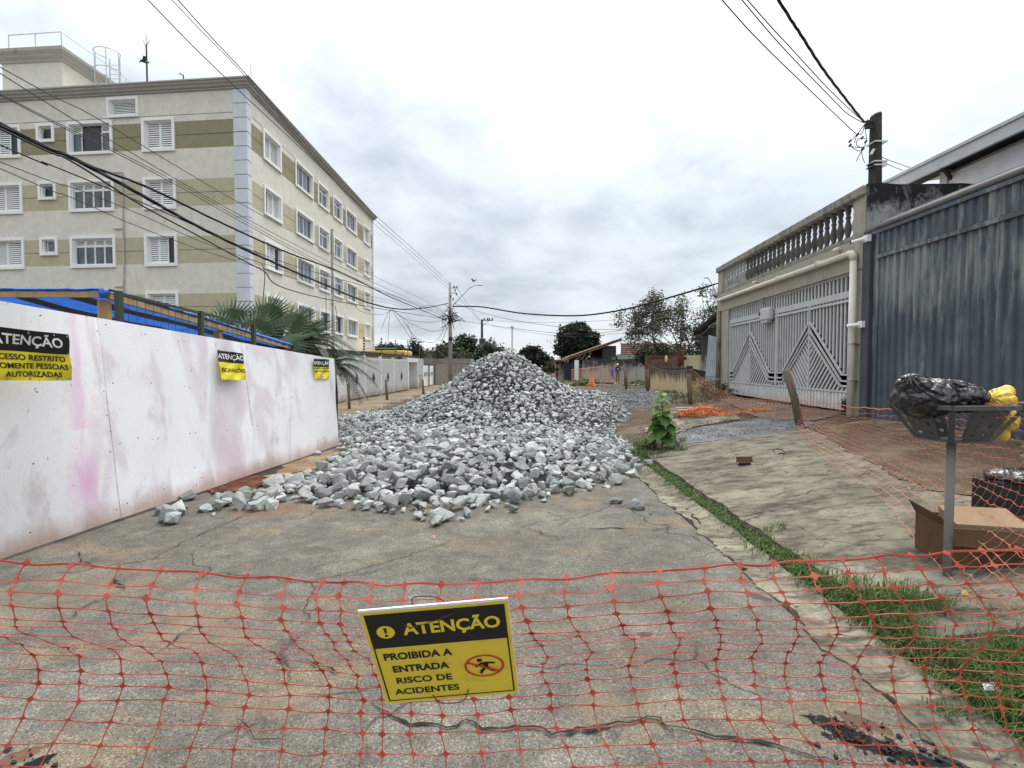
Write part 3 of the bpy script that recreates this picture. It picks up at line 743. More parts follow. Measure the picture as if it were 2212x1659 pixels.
# ------------------------------------------------------------------ white hoarding
def mk_hoard():
    t = NT('hoarding_board', 0.55, 0, 0.35); p = t.co(True)
    v = t.map(p, (1, 1.25, 0.42))
    a = t.noise(v, 1.5, 7, 0.62, 0.7); b = t.noise(t.map(p, (1, 1, 0.5), (3, 5, 1)), 2.6, 6, 0.66, 0.4); f = t.noise(p, 55, 4, 0.7)
    x, y, z = t.sep(p)
    # worn paint between the second and fifth boards lets the pink of the board show
    wy = t.math('MULTIPLY', t.math('SUBTRACT', 1.0, t.math('MULTIPLY', t.math('ABSOLUTE', t.math('SUBTRACT', y, 7.3)), 0.40)), 1.0)
    wear = t.math('ADD', a, t.math('MULTIPLY', wy, 0.13))
    c = t.mix(t.ramp(wear, [(0.55, (0.0,) * 3), (0.63, (0.45,) * 3), (0.76, (0.8,) * 3)]), (0.82, 0.82, 0.85), (0.62, 0.50, 0.575))
    c = t.mix(t.ramp(b, [(0.58, 0.0), (0.70, 0.6)]), c, (0.50, 0.45, 0.44))
    c = t.mix(t.ramp(t.math('ADD', a, t.math('MULTIPLY', b, 0.2)), [(0.40, 0.35), (0.56, 0.0)]), c, (0.90, 0.90, 0.91))
    # one bright pink run on the first board
    d = t.math('ABSOLUTE', t.math('SUBTRACT', y, t.math('ADD', 4.80, t.math('MULTIPLY', t.math('SUBTRACT', a, 0.5), 0.5))))
    pk = t.math('MULTIPLY', t.ramp(d, [(0.02, 1.0), (0.17, 0.0)]), t.ramp(z, [(0.08, 0.25), (0.45, 1.0), (1.25, 0.75), (1.55, 0.0)]))
    c = t.mix(t.math('MULTIPLY', pk, t.ramp(b, [(0.3, 0.25), (0.62, 0.9)])), c, (0.78, 0.44, 0.68))
    kd = t.math('ADD', t.math('MULTIPLY', t.math('SUBTRACT', 0.34, z), 1.9), t.math('MULTIPLY', b, 0.8))
    c = t.mix(t.ramp(kd, [(0.55, 0.0), (0.95, 0.8)]), c, (0.42, 0.27, 0.20))
    c = t.mix(t.ramp(t.noise(p, 19, 3, 0.5), [(0.71, 0.0), (0.735, 0.8)]), c, (0.30, 0.25, 0.26))
    c = t.mix(1.0, c, t.ramp(f, [(0.3, (0.93,) * 3), (0.7, (1.04,) * 3)]), 'MULTIPLY')
    t.base(c).bump(t.math('ADD', f, t.math('MULTIPLY', t.noise(t.map(p, (1, 1, .15)), 9, 4), 1.5)), 0.22, 0.008)
    return t.m
M_HOARD = mk_hoard()
HU = [(-260, 1297), (262, 1119), (425, 1064.5), (560, 1019.5), (689, 976), (731, 962)]    # feet of the board joints
HT = [(-120, 629), (210, 686.5), (381, 716), (520, 740), (667, 765.5), (721.5, 775)]
HOARD = thing('site_hoarding', 'long white painted hoarding of plywood boards stained pink', 'hoarding', gnd(500, 1040))
HB = []
for a, b in zip(HU, HT):
    p = gnd(*a, 0.03); t_ = at(*b, p.y); HB.append((p, t_))
for i in range(len(HB) - 1):
    (p0, t0), (p1, t1) = HB[i], HB[i + 1]
    if i == 0:
        pass
    nrm = V(((p1 - p0).y, -(p1 - p0).x, 0)).normalized()          # towards the road
    off = (0.004 if i % 2 else 0.0)
    def hp(a, b, back=0.0, i=i, p0=p0, p1=p1, t0=t0, t1=t1):
        q = p0.lerp(p1, a).lerp(t0.lerp(t1, a), b)
        bow = 0.022 * math.sin(math.pi * a) * fnoise(i * 3.3, 1) + 0.012 * fnoise(a * 3, b * 3, i * 5) 
        curl = -0.05 * sm(.12, 0, b) * sm(.5, 0, abs(a - (i % 2))) if i in (1, 2) else 0
        return q + nrm * (off + bow - back + (0.02 if curl else 0) * sm(.2, 0, b))
    mb = MB(); mb.grid(10, 12, lambda a, b: hp(a, b)); mb.grid(10, 12, lambda a, b: hp(1 - a, b, 0.012))
    for e in (0, 1):
        for k in range(12):
            mb.poly([hp(e, k / 12), hp(e, (k + 1) / 12), hp(e, (k + 1) / 12, .012), hp(e, k / 12, .012)])
            if k < 10: mb.poly([hp(k / 10, e), hp((k + 1) / 10, e), hp((k + 1) / 10, e, .012), hp(k / 10, e, .012)])
    mb.build('board', M_HOARD, HOARD, None, True)
nrng = random.Random(12); M_NAIL = simple('nail_rust', (.12, .07, .05), .7, bump=0); nme = MB().lathe([(.008, 0), (.006, .004)], 6).mesh('nail', M_NAIL)
for i in range(len(HB) - 1):      # nail heads along the board edges
    (p0, t0), (p1, t1) = HB[i], HB[i + 1]
    for a in (.04, .5, .96):
        for b in (.06, .36, .66, .94):
            b_ = b + nrng.gauss(0, .015); q = p0.lerp(p1, a).lerp(t0.lerp(t1, a), b_); nr = V(((p1 - p0).y, -(p1 - p0).x, 0)).normalized()
            link(bpy.data.objects.new('nail', nme), HOARD, Matrix.Translation(q + nr * (.045 if i in (1, 2) else .03)) @ Matrix.Rotation(math.pi / 2, 4, 'Y'))
M_TIMB = simple('raw_timber', (0.40, 0.27, 0.15), 0.85, var=0.3, scale=6, stretch=(1, 1, .2), world=True)
for (p, t_) in HB:
    mb = MB(); n = V((-1, 0, 0)) * 0.05; mb.bar(p + n, t_ + n - V((0, 0, .05)), 0.06, 0.06, (0, 1, 0)); mb.build('stud', M_TIMB, HOARD)
def hoard_at(u, v, off=0.03):
    """Point of the hoarding's face seen at a photograph position."""
    best = None
    for i in range(len(HB) - 1):
        (p0, t0), (p1, t1) = HB[i], HB[i + 1]
        n = (p1 - p0).cross(t0 - p0).normalized()
        if n.x < 0: n = -n
        d = ray(u, v); q = C0 + d * ((p0 - C0).dot(n) / d.dot(n))
        k = (q - p0).dot(p1 - p0) / (p1 - p0).length_squared
        if best is None or max(0, abs(k - .5) - .5) < best[0]: best = (max(0, abs(k - .5) - .5), q + n * off, n)
    return best[1], best[2]

# ------------------------------------------------------------------ lettering
def text_mb(body, size, bold=0.0, align='CENTER', sx=1.0, space=1.0):
    cu = bpy.data.curves.new('lettering', 'FONT'); cu.body = body; cu.size = size; cu.offset = bold * size
    cu.align_x = align; cu.align_y = 'CENTER'; cu.space_character = space; cu.resolution_u = 3
    o = bpy.data.objects.new('lettering', cu); COL.objects.link(o)
    bpy.context.view_layer.update()
    me = bpy.data.meshes.new_from_object(o.evaluated_get(bpy.context.evaluated_depsgraph_get()))
    bpy.data.objects.remove(o); bpy.data.curves.remove(cu)
    vs = [(v.co.x * sx, v.co.y, 0) for v in me.vertices]; fs = [tuple(p.vertices) for p in me.polygons]
    bpy.data.meshes.remove(me); return vs, fs
M_YEL = simple('sign_yellow', (0.80, 0.62, 0.035), 0.45, var=0.06, scale=8, bump=0.03, spec=0.4)
M_YELV = simple('banner_yellow', (0.78, 0.67, 0.03), 0.4, var=0.05, scale=8, bump=0.03, spec=0.4)
M_SBLK = simple('sign_black', (0.012, 0.012, 0.014), 0.45, var=0.2, bump=0.02)
M_SWHT = simple('sign_white', (0.82, 0.82, 0.80), 0.5, var=0.03, bump=0)
M_SRED = simple('sign_red', (0.55, 0.035, 0.02), 0.45, var=0.08, bump=0)
M_STEEL = simple('eyelet_steel', (0.5, 0.5, 0.5), 0.35, 0.8, bump=0)
def sheet_fn(P, w, h, wave):
    """P: (s,t) in [0,1]^2 -> world point of a banner or board."""
    return P
def figure_sign(mbk, mbr, cx, cy, r, sx=1.0):
    """Running figure (black) inside a barred red ring."""
    N = 40
    for i in range(N):
        a, b = 2 * math.pi * i / N, 2 * math.pi * (i + 1) / N; k = 0.88
        mbr.poly([(cx + sx * r * k * math.cos(a), cy + r * k * math.sin(a), 0), (cx + sx * r * math.cos(a), cy + r * math.sin(a), 0), (cx + sx * r * math.cos(b), cy + r * math.sin(b), 0), (cx + sx * r * k * math.cos(b), cy + r * k * math.sin(b), 0)])
    a1, a2 = math.radians(153), math.radians(-38); p = V((cx + sx * r * .92 * math.cos(a1), cy + r * .92 * math.sin(a1), 0.0006)); q_ = V((cx + sx * r * .92 * math.cos(a2), cy + r * .92 * math.sin(a2), 0.0006))
    d = (q_ - p).normalized(); n = V((-d.y, d.x, 0)) * r * 0.075; mbr.poly([p - n, q_ - n, q_ + n, p + n])
    def cap(a, b, wd):
        a = V((cx + a[0] * r * sx, cy + a[1] * r, 0)); b = V((cx + b[0] * r * sx, cy + b[1] * r, 0)); wd *= r
        d = (b - a).normalized(); n = V((-d.y, d.x, 0)); pts = []
        for s_, c_ in ((1, b), (-1, a)):
            for k in range(7):
                t = math.pi * (k / 6 - .5); pts.append(c_ + (d * math.cos(t) * s_ + n * math.sin(t) * s_) * wd)
        mbk.poly(pts)
    mbk.poly([(cx + (-.2 + .14 * math.cos(t) / 1) * r * sx, cy + (.52 + .15 * math.sin(t)) * r, 0) for t in [2 * math.pi * i / 16 for i in range(16)]])
    mbk.poly([(cx + a * r * sx, cy + b * r, 0) for a, b in ((-.2, .28), (.12, .34), (.22, .12), (.16, -.22), (-.06, -.2), (-.05, .05))])
    cap((-.12, .24), (-.4, -.02), .075); cap((.05, .27), (.5, .2), .075); cap((.05, -.2), (-.14, -.42), .1); cap((-.14, -.42), (-.2, -.62), .09); cap((.12, -.18), (.36, -.46), .1); cap((.36, -.46), (.52, -.52), .09)
def place_print(mb, name, mat, par, FM, lift=0.0012):
    """Flat print given in sheet coordinates (x right, y up, metres) mapped by FM."""
    m = MB(); m.v = [FM(p[0], p[1], lift + p[2]) for p in mb.v]; m.f = mb.f; m.m = mb.m
    return m.build(name, mat, par, None)
def words(lines):
    mb = MB()
    for body, x, y, size, bold, al, sx in lines:
        vs, fs = text_mb(body, size, bold, al, sx); mb.add([(a + x, b + y, 0) for a, b, _ in vs], fs)
    return mb
def banner(corners, label, w, h, split, lines_w, lines_k, extra=None, eye=()):
    """A vinyl banner nailed to the hoarding: corners TL, TR, BR, BL as photograph positions."""
    TL, TR, BR, BL = [hoard_at(*c, 0.065)[0] for c in corners]; nn = hoard_at(*corners[1])[1]
    def FM(x, y, l=0.0):
        s_ = x / w; t_ = y / h
        p = BL.lerp(BR, s_).lerp(TL.lerp(TR, s_), t_)
        return p + nn * (l + 0.010 * math.sin(5 * s_ + 4 * t_) * math.sin(math.pi * s_) + 0.006 * math.sin(11 * (s_ - t_)))
    t = thing('warning_banner', label, 'banner', BL.lerp(BR, .5))
    mb = MB(); mb.grid(40, 26, lambda a, b: FM(a * w, b * h * split)); mb.build('yellow_field', M_YELV, t, None, True)
    mb = MB(); mb.grid(40, 18, lambda a, b: FM(a * w, h * split + b * h * (1 - split))); mb.build('black_field', M_SBLK, t, None, True)
    for ln in lines_w: place_print(words([ln]), 'lettering', M_SWHT, t, FM, .004)
    for ln in lines_k: place_print(words([ln]), 'lettering', M_SBLK, t, FM, .004)
    if extra: extra(t, FM)
    for ex, ey in eye:
        mb = MB(); c = [FM(ex + .012 * math.cos(a) * w, ey + .012 * math.sin(a) * w, .004) for a in [k * math.pi / 4 for k in range(8)]]; mb.poly(c); mb.build('eyelet', M_STEEL, t)
    return t
banner([(-95, 693), (132.5, 718.5), (142, 818.5), (-90, 816)], 'largest black and yellow notice at the near end of the white hoarding, reading ACESSO RESTRITO', 0.90, 0.45, 0.565,
       [('ATENÇÃO', 0.51, 0.355, 0.122, 0.022, 'CENTER', 1.08)],
       [('ACESSO RESTRITO', 0.52, 0.205, 0.068, 0.022, 'CENTER', 1.16), ('SOMENTE PESSOAS', 0.535, 0.130, 0.068, 0.022, 'CENTER', 1.12), ('AUTORIZADAS', 0.54, 0.056, 0.068, 0.022, 'CENTER', 1.1)],
       None, [(.50, .43), (.75, .43), (.88, .43), (.88, .26), (.885, .14), (.88, .02), (.5, .02), (.75, .02), (.3, .02)])
banner([(458.5, 757), (515.5, 764.5), (523.5, 821.5), (470, 821)], 'notice with creased yellow half reading ESCAVAÇÕES on the white hoarding', 0.56, 0.47, 0.60,
       [('ATENÇÃO', 0.28, 0.375, 0.118, 0.015, 'CENTER', 0.98)], [('ESCAVAÇÕES', 0.285, 0.155, 0.088, 0.024, 'CENTER', .98)], None,
       [(.03, .445), (.25, .45), (.53, .445), (.03, .02), (.26, .02), (.53, .02)])
def ext3(t, FM):
    k, r_ = MB(), MB(); figure_sign(k, r_, 0.28, 0.095, 0.072)
    m = MB(); m.poly([(0.28 + .075 * math.cos(a), 0.095 + .075 * math.sin(a), 0) for a in [i * math.pi / 12 for i in range(24)]]); place_print(m, 'roundel', M_SWHT, t, FM, .003)
    place_print(k, 'pictogram', M_SBLK, t, FM, .005); place_print(r_, 'barred_ring', M_SRED, t, FM, .006)
banner([(670, 775.5), (703.5, 777), (705.5, 819), (672, 820)], 'small notice with a barred ring at the far end of the white hoarding', 0.56, 0.56, 0.60,
       [('ATENÇÃO', 0.28, 0.44, 0.12, 0.015, 'CENTER', 0.98)], [('PROIBIDA A ENTRADA', 0.28, 0.30, 0.060, 0.024, 'CENTER', 0.92), ('RISCO DE ACIDENTES', 0.28, 0.215, 0.060, 0.024, 'CENTER', 0.92)], ext3)

# ------------------------------------------------------------------ tarpaulin shelter and mesh fence behind the hoarding
def mk_tarp():
    t = NT('blue_tarp', 0.45, 0, 0.4); p = t.co(True); x = t.sep(p)[0]
    f = t.math('FRACT', t.math('MULTIPLY', t.math('ADD', x, 20.12), 1.35))
    st = t.ramp(f, [(0.0, 0.0), (0.60, 0.0), (0.61, 1.0), (0.99, 1.0), (1.0, 0.0)])
    b = t.ramp(t.noise(p, 4, 5), [(0.3, (0.02, 0.085, 0.36)), (0.7, (0.035, 0.16, 0.56))])
    c = t.mix(st, b, (0.012, 0.014, 0.02)); t.base(c).bump(t.noise(t.map(p, (1, 2, 1)), 6, 4), 0.4, 0.03)
    tl = t.n('ShaderNodeBsdfTranslucent'); t.l(c, tl.inputs['Color']); ms = t.n('ShaderNodeMixShader'); ms.inputs[0].default_value = .55; t.l(t.b.outputs[0], ms.inputs[1]); t.l(tl.outputs[0], ms.inputs[2]); t.l(ms.outputs[0], t.t.nodes['Material Output'].inputs[0])
    return t.m
M_TARP = mk_tarp()
M_TARPB = simple('tarp_fold_blue', (0.03, 0.13, 0.48), 0.4, var=0.35, scale=9, bump=0.4, bscale=14, world=True)
def th(Y): return lerp(2.60, 2.15, (Y - 6.9) / 5.1)
SH = thing('tarp_shelter', 'blue and black striped tarpaulin shelter on timber posts', 'shelter', (-5.5, 6.9, 0))
mb = MB(); mb.grid(16, 20, lambda a, b: (lerp(-5.52, -12.5, a), lerp(6.93, 13.4, b), th(lerp(6.9, 13.4, b)) + 0.02 - 0.10 * math.sin(math.pi * a) * abs(math.sin(b * 7)) + .02 * fnoise(a * 9, b * 9)))
mb.build('tarp', M_TARP, SH, None, True)
mb = MB(); mb.grid(60, 5, lambda a, b: (lerp(-5.46, -12.5, a), 6.86 - 0.05 * math.sin(math.pi * b) + 0.012 * math.sin(a * 160 + b * 3), th(6.9) + 0.04 - 0.045 * b + .010 * fnoise(a * 30, b)))
mb.build('tarp_fold', M_TARPB, SH, None, True)
mb = MB(); mb.grid(60, 5, lambda a, b: (-5.44 + 0.05 * math.sin(math.pi * b) + .012 * math.sin(a * 120), lerp(6.86, 13.4, a), th(lerp(6.9, 13.4, a)) + 0.05 - (0.05 + .06 * sm(.4, .8, a)) * b + .012 * fnoise(a * 30, b, 4)))
mb.build('tarp_fold', M_TARPB, SH, None, True)
mb = MB(); mb.bar((-5.47, 6.86, th(6.9) - .05), (-12.5, 6.86, th(6.9) - .05), 0.055, 0.075); mb.build('beam', M_TIMB, SH)
mb = MB(); mb.bar((-5.44, 6.9, th(6.9) - .06), (-5.44, 12.6, th(12.6) - .06), 0.055, 0.085); mb.build('beam', M_TIMB, SH)
for x, y in ((-5.56, 6.98), (-5.52, 9.6), (-5.52, 12.5), (-9.2, 6.98)):
    mb = MB(); mb.box(x - .055, x + .055, y - .055, y + .055, 0, th(y) - .1); mb.build('post', M_TIMB, SH)
mb = MB(); mb.blob((-5.46, 6.84, th(6.9) - .03), .06, .05, .07); mb.build('tarp_knot', M_TARPB, SH, None, True)
M_GREEN = simple('green_steel', (0.045, 0.065, 0.045), 0.5, 0.2, bump=0.05)
GF = thing('mesh_fence', 'dark green steel mesh fence behind the white hoarding', 'fence', (-4.9, 8, 0))
gp = [(-4.9, 6.38, 2.50), (-4.9, 8.05, 2.43), (-4.9, 9.68, 2.36)]
for x, y, z in gp:
    mb = MB(); mb.box(x - .03, x + .03, y - .04, y + .04, 0, z + .03); mb.build('post', M_GREEN, GF)
for (x, y, z), (x2, y2, z2) in zip(gp, gp[1:]):
    mb = MB(); mb.bar((x, y + .04, z), (x, y2 - .04, z2), .035, .035); mb.build('top_rail', M_GREEN, GF)
    mb = MB(); n = 11
    for i in range(1, n): mb.tube([(x, lerp(y, y2, i / n), .1), (x, lerp(y, y2, i / n), lerp(z, z2, i / n))], 0.0035, 4, False)
    for k in range(1, 13): mb.tube([(x, y + .04, z - .18 * k), (x, y2 - .04, z2 - .18 * k)], 0.004, 4, False)
    mb.build('wire_mesh', M_GREEN, GF)
# ------------------------------------------------------------------ palms beside the block
def leafmat(name, c1, c2, rough=0.5, tr=0.25, rnd=True):
    t = NT(name, rough, 0, 0.35); g = t.n('ShaderNodeNewGeometry')
    f = g.outputs['Random Per Island'] if rnd else t.noise(t.co(True), 6, 4)
    t.base(t.ramp(f, [(0.0, c1), (1.0, c2)]))
    t.b.inputs['Subsurface Weight'].default_value = 0.0
    if tr:
        tl = t.n('ShaderNodeBsdfTranslucent'); t.l(t.ramp(f, [(0.0, mul(c1, 1.4)), (1.0, mul(c2, 1.6))]), tl.inputs['Color'])
        ms = t.n('ShaderNodeMixShader'); ms.inputs[0].default_value = tr
        out = t.t.nodes['Material Output']; t.l(t.b.outputs[0], ms.inputs[1]); t.l(tl.outputs[0], ms.inputs[2]); t.l(ms.outputs[0], out.inputs[0])
    return t.m
M_FAN = leafmat('fan_palm_green', (0.022, 0.042, 0.016), (0.06, 0.095, 0.035), 0.4, 0.15)
M_FROND = leafmat('frond_green', (0.020, 0.035, 0.018), (0.055, 0.085, 0.035), 0.45, 0.2)
M_FRONDY = leafmat('young_frond', (0.12, 0.16, 0.05), (0.20, 0.24, 0.08), 0.45, 0.3)
M_BARK = simple('bark', (0.075, 0.058, 0.042), 0.95, var=0.35, scale=7, bump=0.6, bscale=22)
def fan_leaf(r, n=34, spread=300, seed=1):
    rr = random.Random(seed); mb = MB()
    for i in range(n):
        a = math.radians(90 - spread / 2 + spread * i / (n - 1)); L = r * (0.82 + .18 * math.sin(math.pi * i / (n - 1))) * rr.uniform(.92, 1.05)
        d = V((math.cos(a), math.sin(a), 0)); n2 = V((-d.y, d.x, 0)); w = r * 0.042; dr = -0.10 * r * rr.uniform(.4, 1.8)
        m = d * L * 0.55
        mb.poly([d * L * .03, m - n2 * w + V((0, 0, .0)), d * L + V((0, 0, dr)), m + V((0, 0, .025 * r))])
        mb.poly([d * L * .03, m + V((0, 0, .025 * r)), d * L + V((0, 0, dr)), m + n2 * w])
    return mb.mesh('frond', M_FAN)
def stalk_to(mb, a, b, r=0.018):
    m = a.lerp(b, .5) + V((0, 0, .12)); mb.tube([a, m, b], [r * 1.3, r, r * .8], 5)
P1 = at(545, 760, 13.2); P1 = V((P1.x, 13.2, 0))
PF = thing('fan_palm', 'dark green fan palm with spiky round leaves in front of the flats', 'palm', P1)
mb = MB(); mb.tube([P1, P1 + V((.05, 0, .9)), P1 + V((0, .05, 1.55))], [.16, .13, .11], 8); mb.build('trunk', M_BARK, PF)
crown = P1 + V((0, 0, 1.5))
r_ = random.Random(4); fm = [fan_leaf(1.12, 38, 300, s) for s in range(3)]
for i, (u, v, dy, tilt, yaw, roll) in enumerate([(545, 728, -.1, 68, 0, 0), (470, 722, .1, 60, 25, 22), (618, 716, .1, 62, -20, -20), (500, 705, .5, 72, 10, 10), (575, 695, .55, 74, -8, -8), (440, 745, -.3, 50, 35, 40), (600, 755, -.5, 40, -30, -40),
                                             (520, 750, -.6, 45, 10, 10), (648, 742, .2, 55, -35, -45), (560, 760, .8, 60, 0, 0)]):
    c = at(u, v, 13.2 + dy)
    M = Matrix.Translation(c) @ Matrix.Rotation(math.radians(yaw), 4, 'Z') @ Matrix.Rotation(math.radians(tilt), 4, 'X') @ Matrix.Rotation(math.radians(roll), 4, 'Z') @ Matrix.Scale(r_.uniform(.8, 1.02), 4)
    link(bpy.data.objects.new('frond', fm[i % 3]), PF, M)
    mb = MB(); stalk_to(mb, crown, c); mb.build('stalk', M_FAN, PF)
def arch_frond(L, droop, n=26, seed=1, w=0.34):
    """Feather frond along +x, arching down; leaflets hang both sides."""
    rr = random.Random(seed); mb = MB(); pts = []
    for i in range(13):
        t = i / 12; pts.append(V((L * t * (1 - .18 * t * droop), 0, L * (0.55 * t - (0.55 + droop * .55) * t * t))))
    mb.tube(pts, [0.014 * (1 - .8 * i / 12) for i in range(13)], 4)
    for i in range(n):
        t = 0.12 + 0.88 * i / n; k = min(11, int(t * 12)); p = pts[k].lerp(pts[k + 1], t * 12 - k); d = (pts[k + 1] - pts[k]).normalized()
        ll = w * (math.sin(math.pi * (0.12 + .84 * t)) ** .7) * rr.uniform(.8, 1.15)
        for sgn in (-1, 1):
            dirv = (d * 0.65 + V((0, sgn * 1.0, 0.15))).normalized(); q = p + dirv * ll * .5; e_ = p + dirv * ll * .85 + V((0, 0, -ll * .42 * rr.uniform(.5, 1.5)))
            s_ = d * 0.016; mb.poly([p - s_, p + s_, q + s_ * 1.2, q - s_ * 1.2]); mb.poly([q - s_ * 1.2, q + s_ * 1.2, e_])
    return mb
FRM = [arch_frond(1.75, d, 34, s).mesh('frond', M_FROND) for s, d in enumerate((0.6, 0.9, 1.2))]
FRY = arch_frond(1.3, 0.15, 24, 9, .26).mesh('frond', M_FRONDY)
def feather_palm(label, base, ch, azs, sc, seed, trunk=0.09):
    r2 = random.Random(seed); o = thing('feather_palm', label, 'palm', base, 'feather palms over the hoarding')
    mb = MB(); mb.tube([base, base + V((0.03, 0, ch * .6)), base + V((0, 0, ch))], [trunk * 1.3, trunk, trunk * .8], 7); mb.build('trunk', M_BARK, o)
    for az, el, k, s in azs:
        M = Matrix.Translation(base + V((0, 0, ch - .03))) @ Matrix.Rotation(math.radians(az), 4, 'Z') @ Matrix.Rotation(math.radians(-el), 4, 'Y') @ Matrix.Scale(sc * s, 4)
        link(bpy.data.objects.new('frond', FRY if k < 0 else FRM[k]), o, M)
    return o
b1 = at(655, 760, 14.0); b1 = V((b1.x, 14.0, 0.03))
feather_palm('tall drooping feather palm before the corner of the flats', b1, 2.05, [(0, 25, 2, 1), (35, 30, 1, .95), (-40, 20, 2, 1), (80, 35, 1, .9), (130, 30, 1, .85), (180, 30, 2, .9), (-90, 25, 2, .95), (-130, 30, 1, .85), (10, 55, 1, .8), (-20, -5, 2, 1.0), (-70, -10, 2, .9), (40, 0, 2, .9), (90, 72, -1, .9), (-60, 78, -1, 1), (200, 70, -1, .8), (-10, 35, 2, 1.1), (15, 10, 2, 1.1), (-55, 40, 1, 1), (-30, 55, 0, .9), (155, 10, 2, 1)], .86, 3)
b2 = at(700, 790, 13.0); b2 = V((b2.x, 13.0, 0.03))
feather_palm('low dark feather palm drooping over the top edge of the hoarding', b2, 1.42, [(0, 15, 1, 1), (30, 5, 2, .9), (-30, 10, 2, 1), (180, 15, 1, 1), (150, 10, 2, .9), (-150, 12, 2, .9), (90, 25, 1, .9), (-90, 15, 2, .9), (60, 40, 0, .8), (215, 35, 0, .8), (10, 30, 1, 1), (-15, 40, 1, 1), (170, 35, 1, 1), (-60, 30, 2, 1), (-120, 35, 1, 1)], 0.85, 5, .07)
b3 = at(712, 800, 12.6); b3 = V((b3.x, 12.6, 0.03)) + V((.12, 0, 0))
feather_palm('feather palm with stiff spread fronds hanging at the end of the hoarding', b3, 1.52, [(-10, 38, 0, 1), (15, 50, 0, .9), (50, 45, 0, .9), (120, 55, 0, .9), (-50, 5, 2, 1), (-20, -12, 2, 1.1), (0, 0, 2, 1.1), (25, -8, 2, 1.1), (-5, 20, 1, 1.1), (200, 35, 0, .9), (10, 12, 1, 1.0), (-35, 22, 1, 1.0)], 0.37, 6, .05)

# ------------------------------------------------------------------ white metal gates along the left pavement
M_GW = weathered('gate_white', (0.70, 0.70, 0.69), (0.42, 0.37, 0.33), amount=0.15, sx=4, sz=0.5, grain=40, gb=.1, dirt=(0.55, 0.9, (0.36, 0.26, 0.21)))
M_GSHEET = weathered('gate_sheet', (0.46, 0.485, 0.50), (0.36, 0.35, 0.345), amount=0.2, sx=3, sz=0.4, grain=40, gb=.1, dirt=(0.9, 0.55, (0.33, 0.29, 0.265)))
M_DKROOF = simple('roof_sheet_dark', (0.035, 0.033, 0.036), 0.8, var=0.4, bump=.1)
GATE = thing('white_gate', 'long row of white barred metal gates with dark diamonds', 'gate', gnd(800, 862))
gbase = [gnd(715, 877.5), gnd(747, 870), gnd(786.5, 862), gnd(821, 856), gnd(849, 850.5), gnd(880, 845)]
GH = 1.98
for i, (a, b) in enumerate(zip(gbase, gbase[1:])):
    d = (b - a); L = d.length; d.normalize(); n = V((d.y, -d.x, 0))
    F = Matrix((( d.x, n.x, 0, a.x), (d.y, n.y, 0, a.y), (0, 0, 1, 0.05), (0, 0, 0, 1)))        # local y towards the road
    mb = MB(); mb.box(L - .06, L + .06, -.05, .07, 0, GH + .06); mb.build('post', M_GW, GATE, F)
    mb = MB(); x0, x1 = .07, L - .07
    mb.box(x0, x1, 0, .04, .06, .12).box(x0, x1, 0, .04, GH * .47, GH * .47 + .05).box(x0, x1, 0, .04, GH - .12, GH - .06); mb.build('frame', M_GW, GATE, F)
    mb = MB(); k = int((x1 - x0) / 0.085)
    for j in range(k):
        x = x0 + (x1 - x0) * (j + .5) / k; mb.box(x - .013, x + .013, 0.042, .062, .08, GH - .08)
    mb.build('bar_infill', M_GW, GATE, F)['kind'] = 'stuff'
    if i:
        mb = MB(); mb.poly([(x0, -.01, .06), (x1, -.01, .06), (x1, -.01, GH - .06), (x0, -.01, GH - .06)]); mb.build('backing_sheet', M_GSHEET, GATE, F)
        cx_, cz_ = L * .5, GH * .47; mb = MB(); pts = [(cx_ - .2, cz_), (cx_, cz_ - .26), (cx_ + .2, cz_), (cx_, cz_ + .26)]
        mb.add([(x, .064, z) for x, z in pts] + [(x, .085, z) for x, z in pts], [(0, 1, 2, 3), (4, 5, 6, 7), (0, 1, 5, 4), (1, 2, 6, 5), (2, 3, 7, 6), (3, 0, 4, 7)]); mb.build('diamond', simple('diamond_dark', (0.045, 0.04, 0.04), .6) if i == 1 else bpy.data.materials['diamond_dark'], GATE, F)
# entrance porch with a white door
pb = [gnd(880, 845), gnd(902, 840.5), gnd(912.5, 838)]
d = (pb[1] - pb[0]).normalized(); n = V((d.y, -d.x, 0)); L = (pb[1] - pb[0]).length
F = Matrix(((d.x, n.x, 0, pb[0].x), (d.y, n.y, 0, pb[0].y), (0, 0, 1, 0.05), (0, 0, 0, 1)))
EN = thing('gate_porch', 'white entrance porch with a recessed door at the end of the gates', 'porch', pb[0])
mb = MB(); mb.box(-.02, .22, -.6, .06, 0, 2.05).box(L - .2, L, -.6, .06, 0, 2.05).box(.22, L - .2, -.6, .06, 1.78, 2.05); mb.build('surround', M_GW, EN, F)
mb = MB(); mb.box(.225, L - .205, -.62, -.56, 0.02, 1.775); mb.build('door', M_GW, EN, F)
L2 = (pb[2] - pb[0]).length
mb = MB(); mb.box(L + .01, L2 + .05, -.05, .03, 1.0, 2.05); mb.build('side_sheet', M_GSHEET, EN, F)
mb = MB(); 
for j in range(9): mb.box(lerp(L + .02, L2, j / 8) - .015, lerp(L + .02, L2, j / 8) + .015, -.02, .02, 0, .99)
mb.box(L + .01, L2 + .05, -.02, .03, .95, 1.0); mb.build('low_grille', M_GW, EN, F)
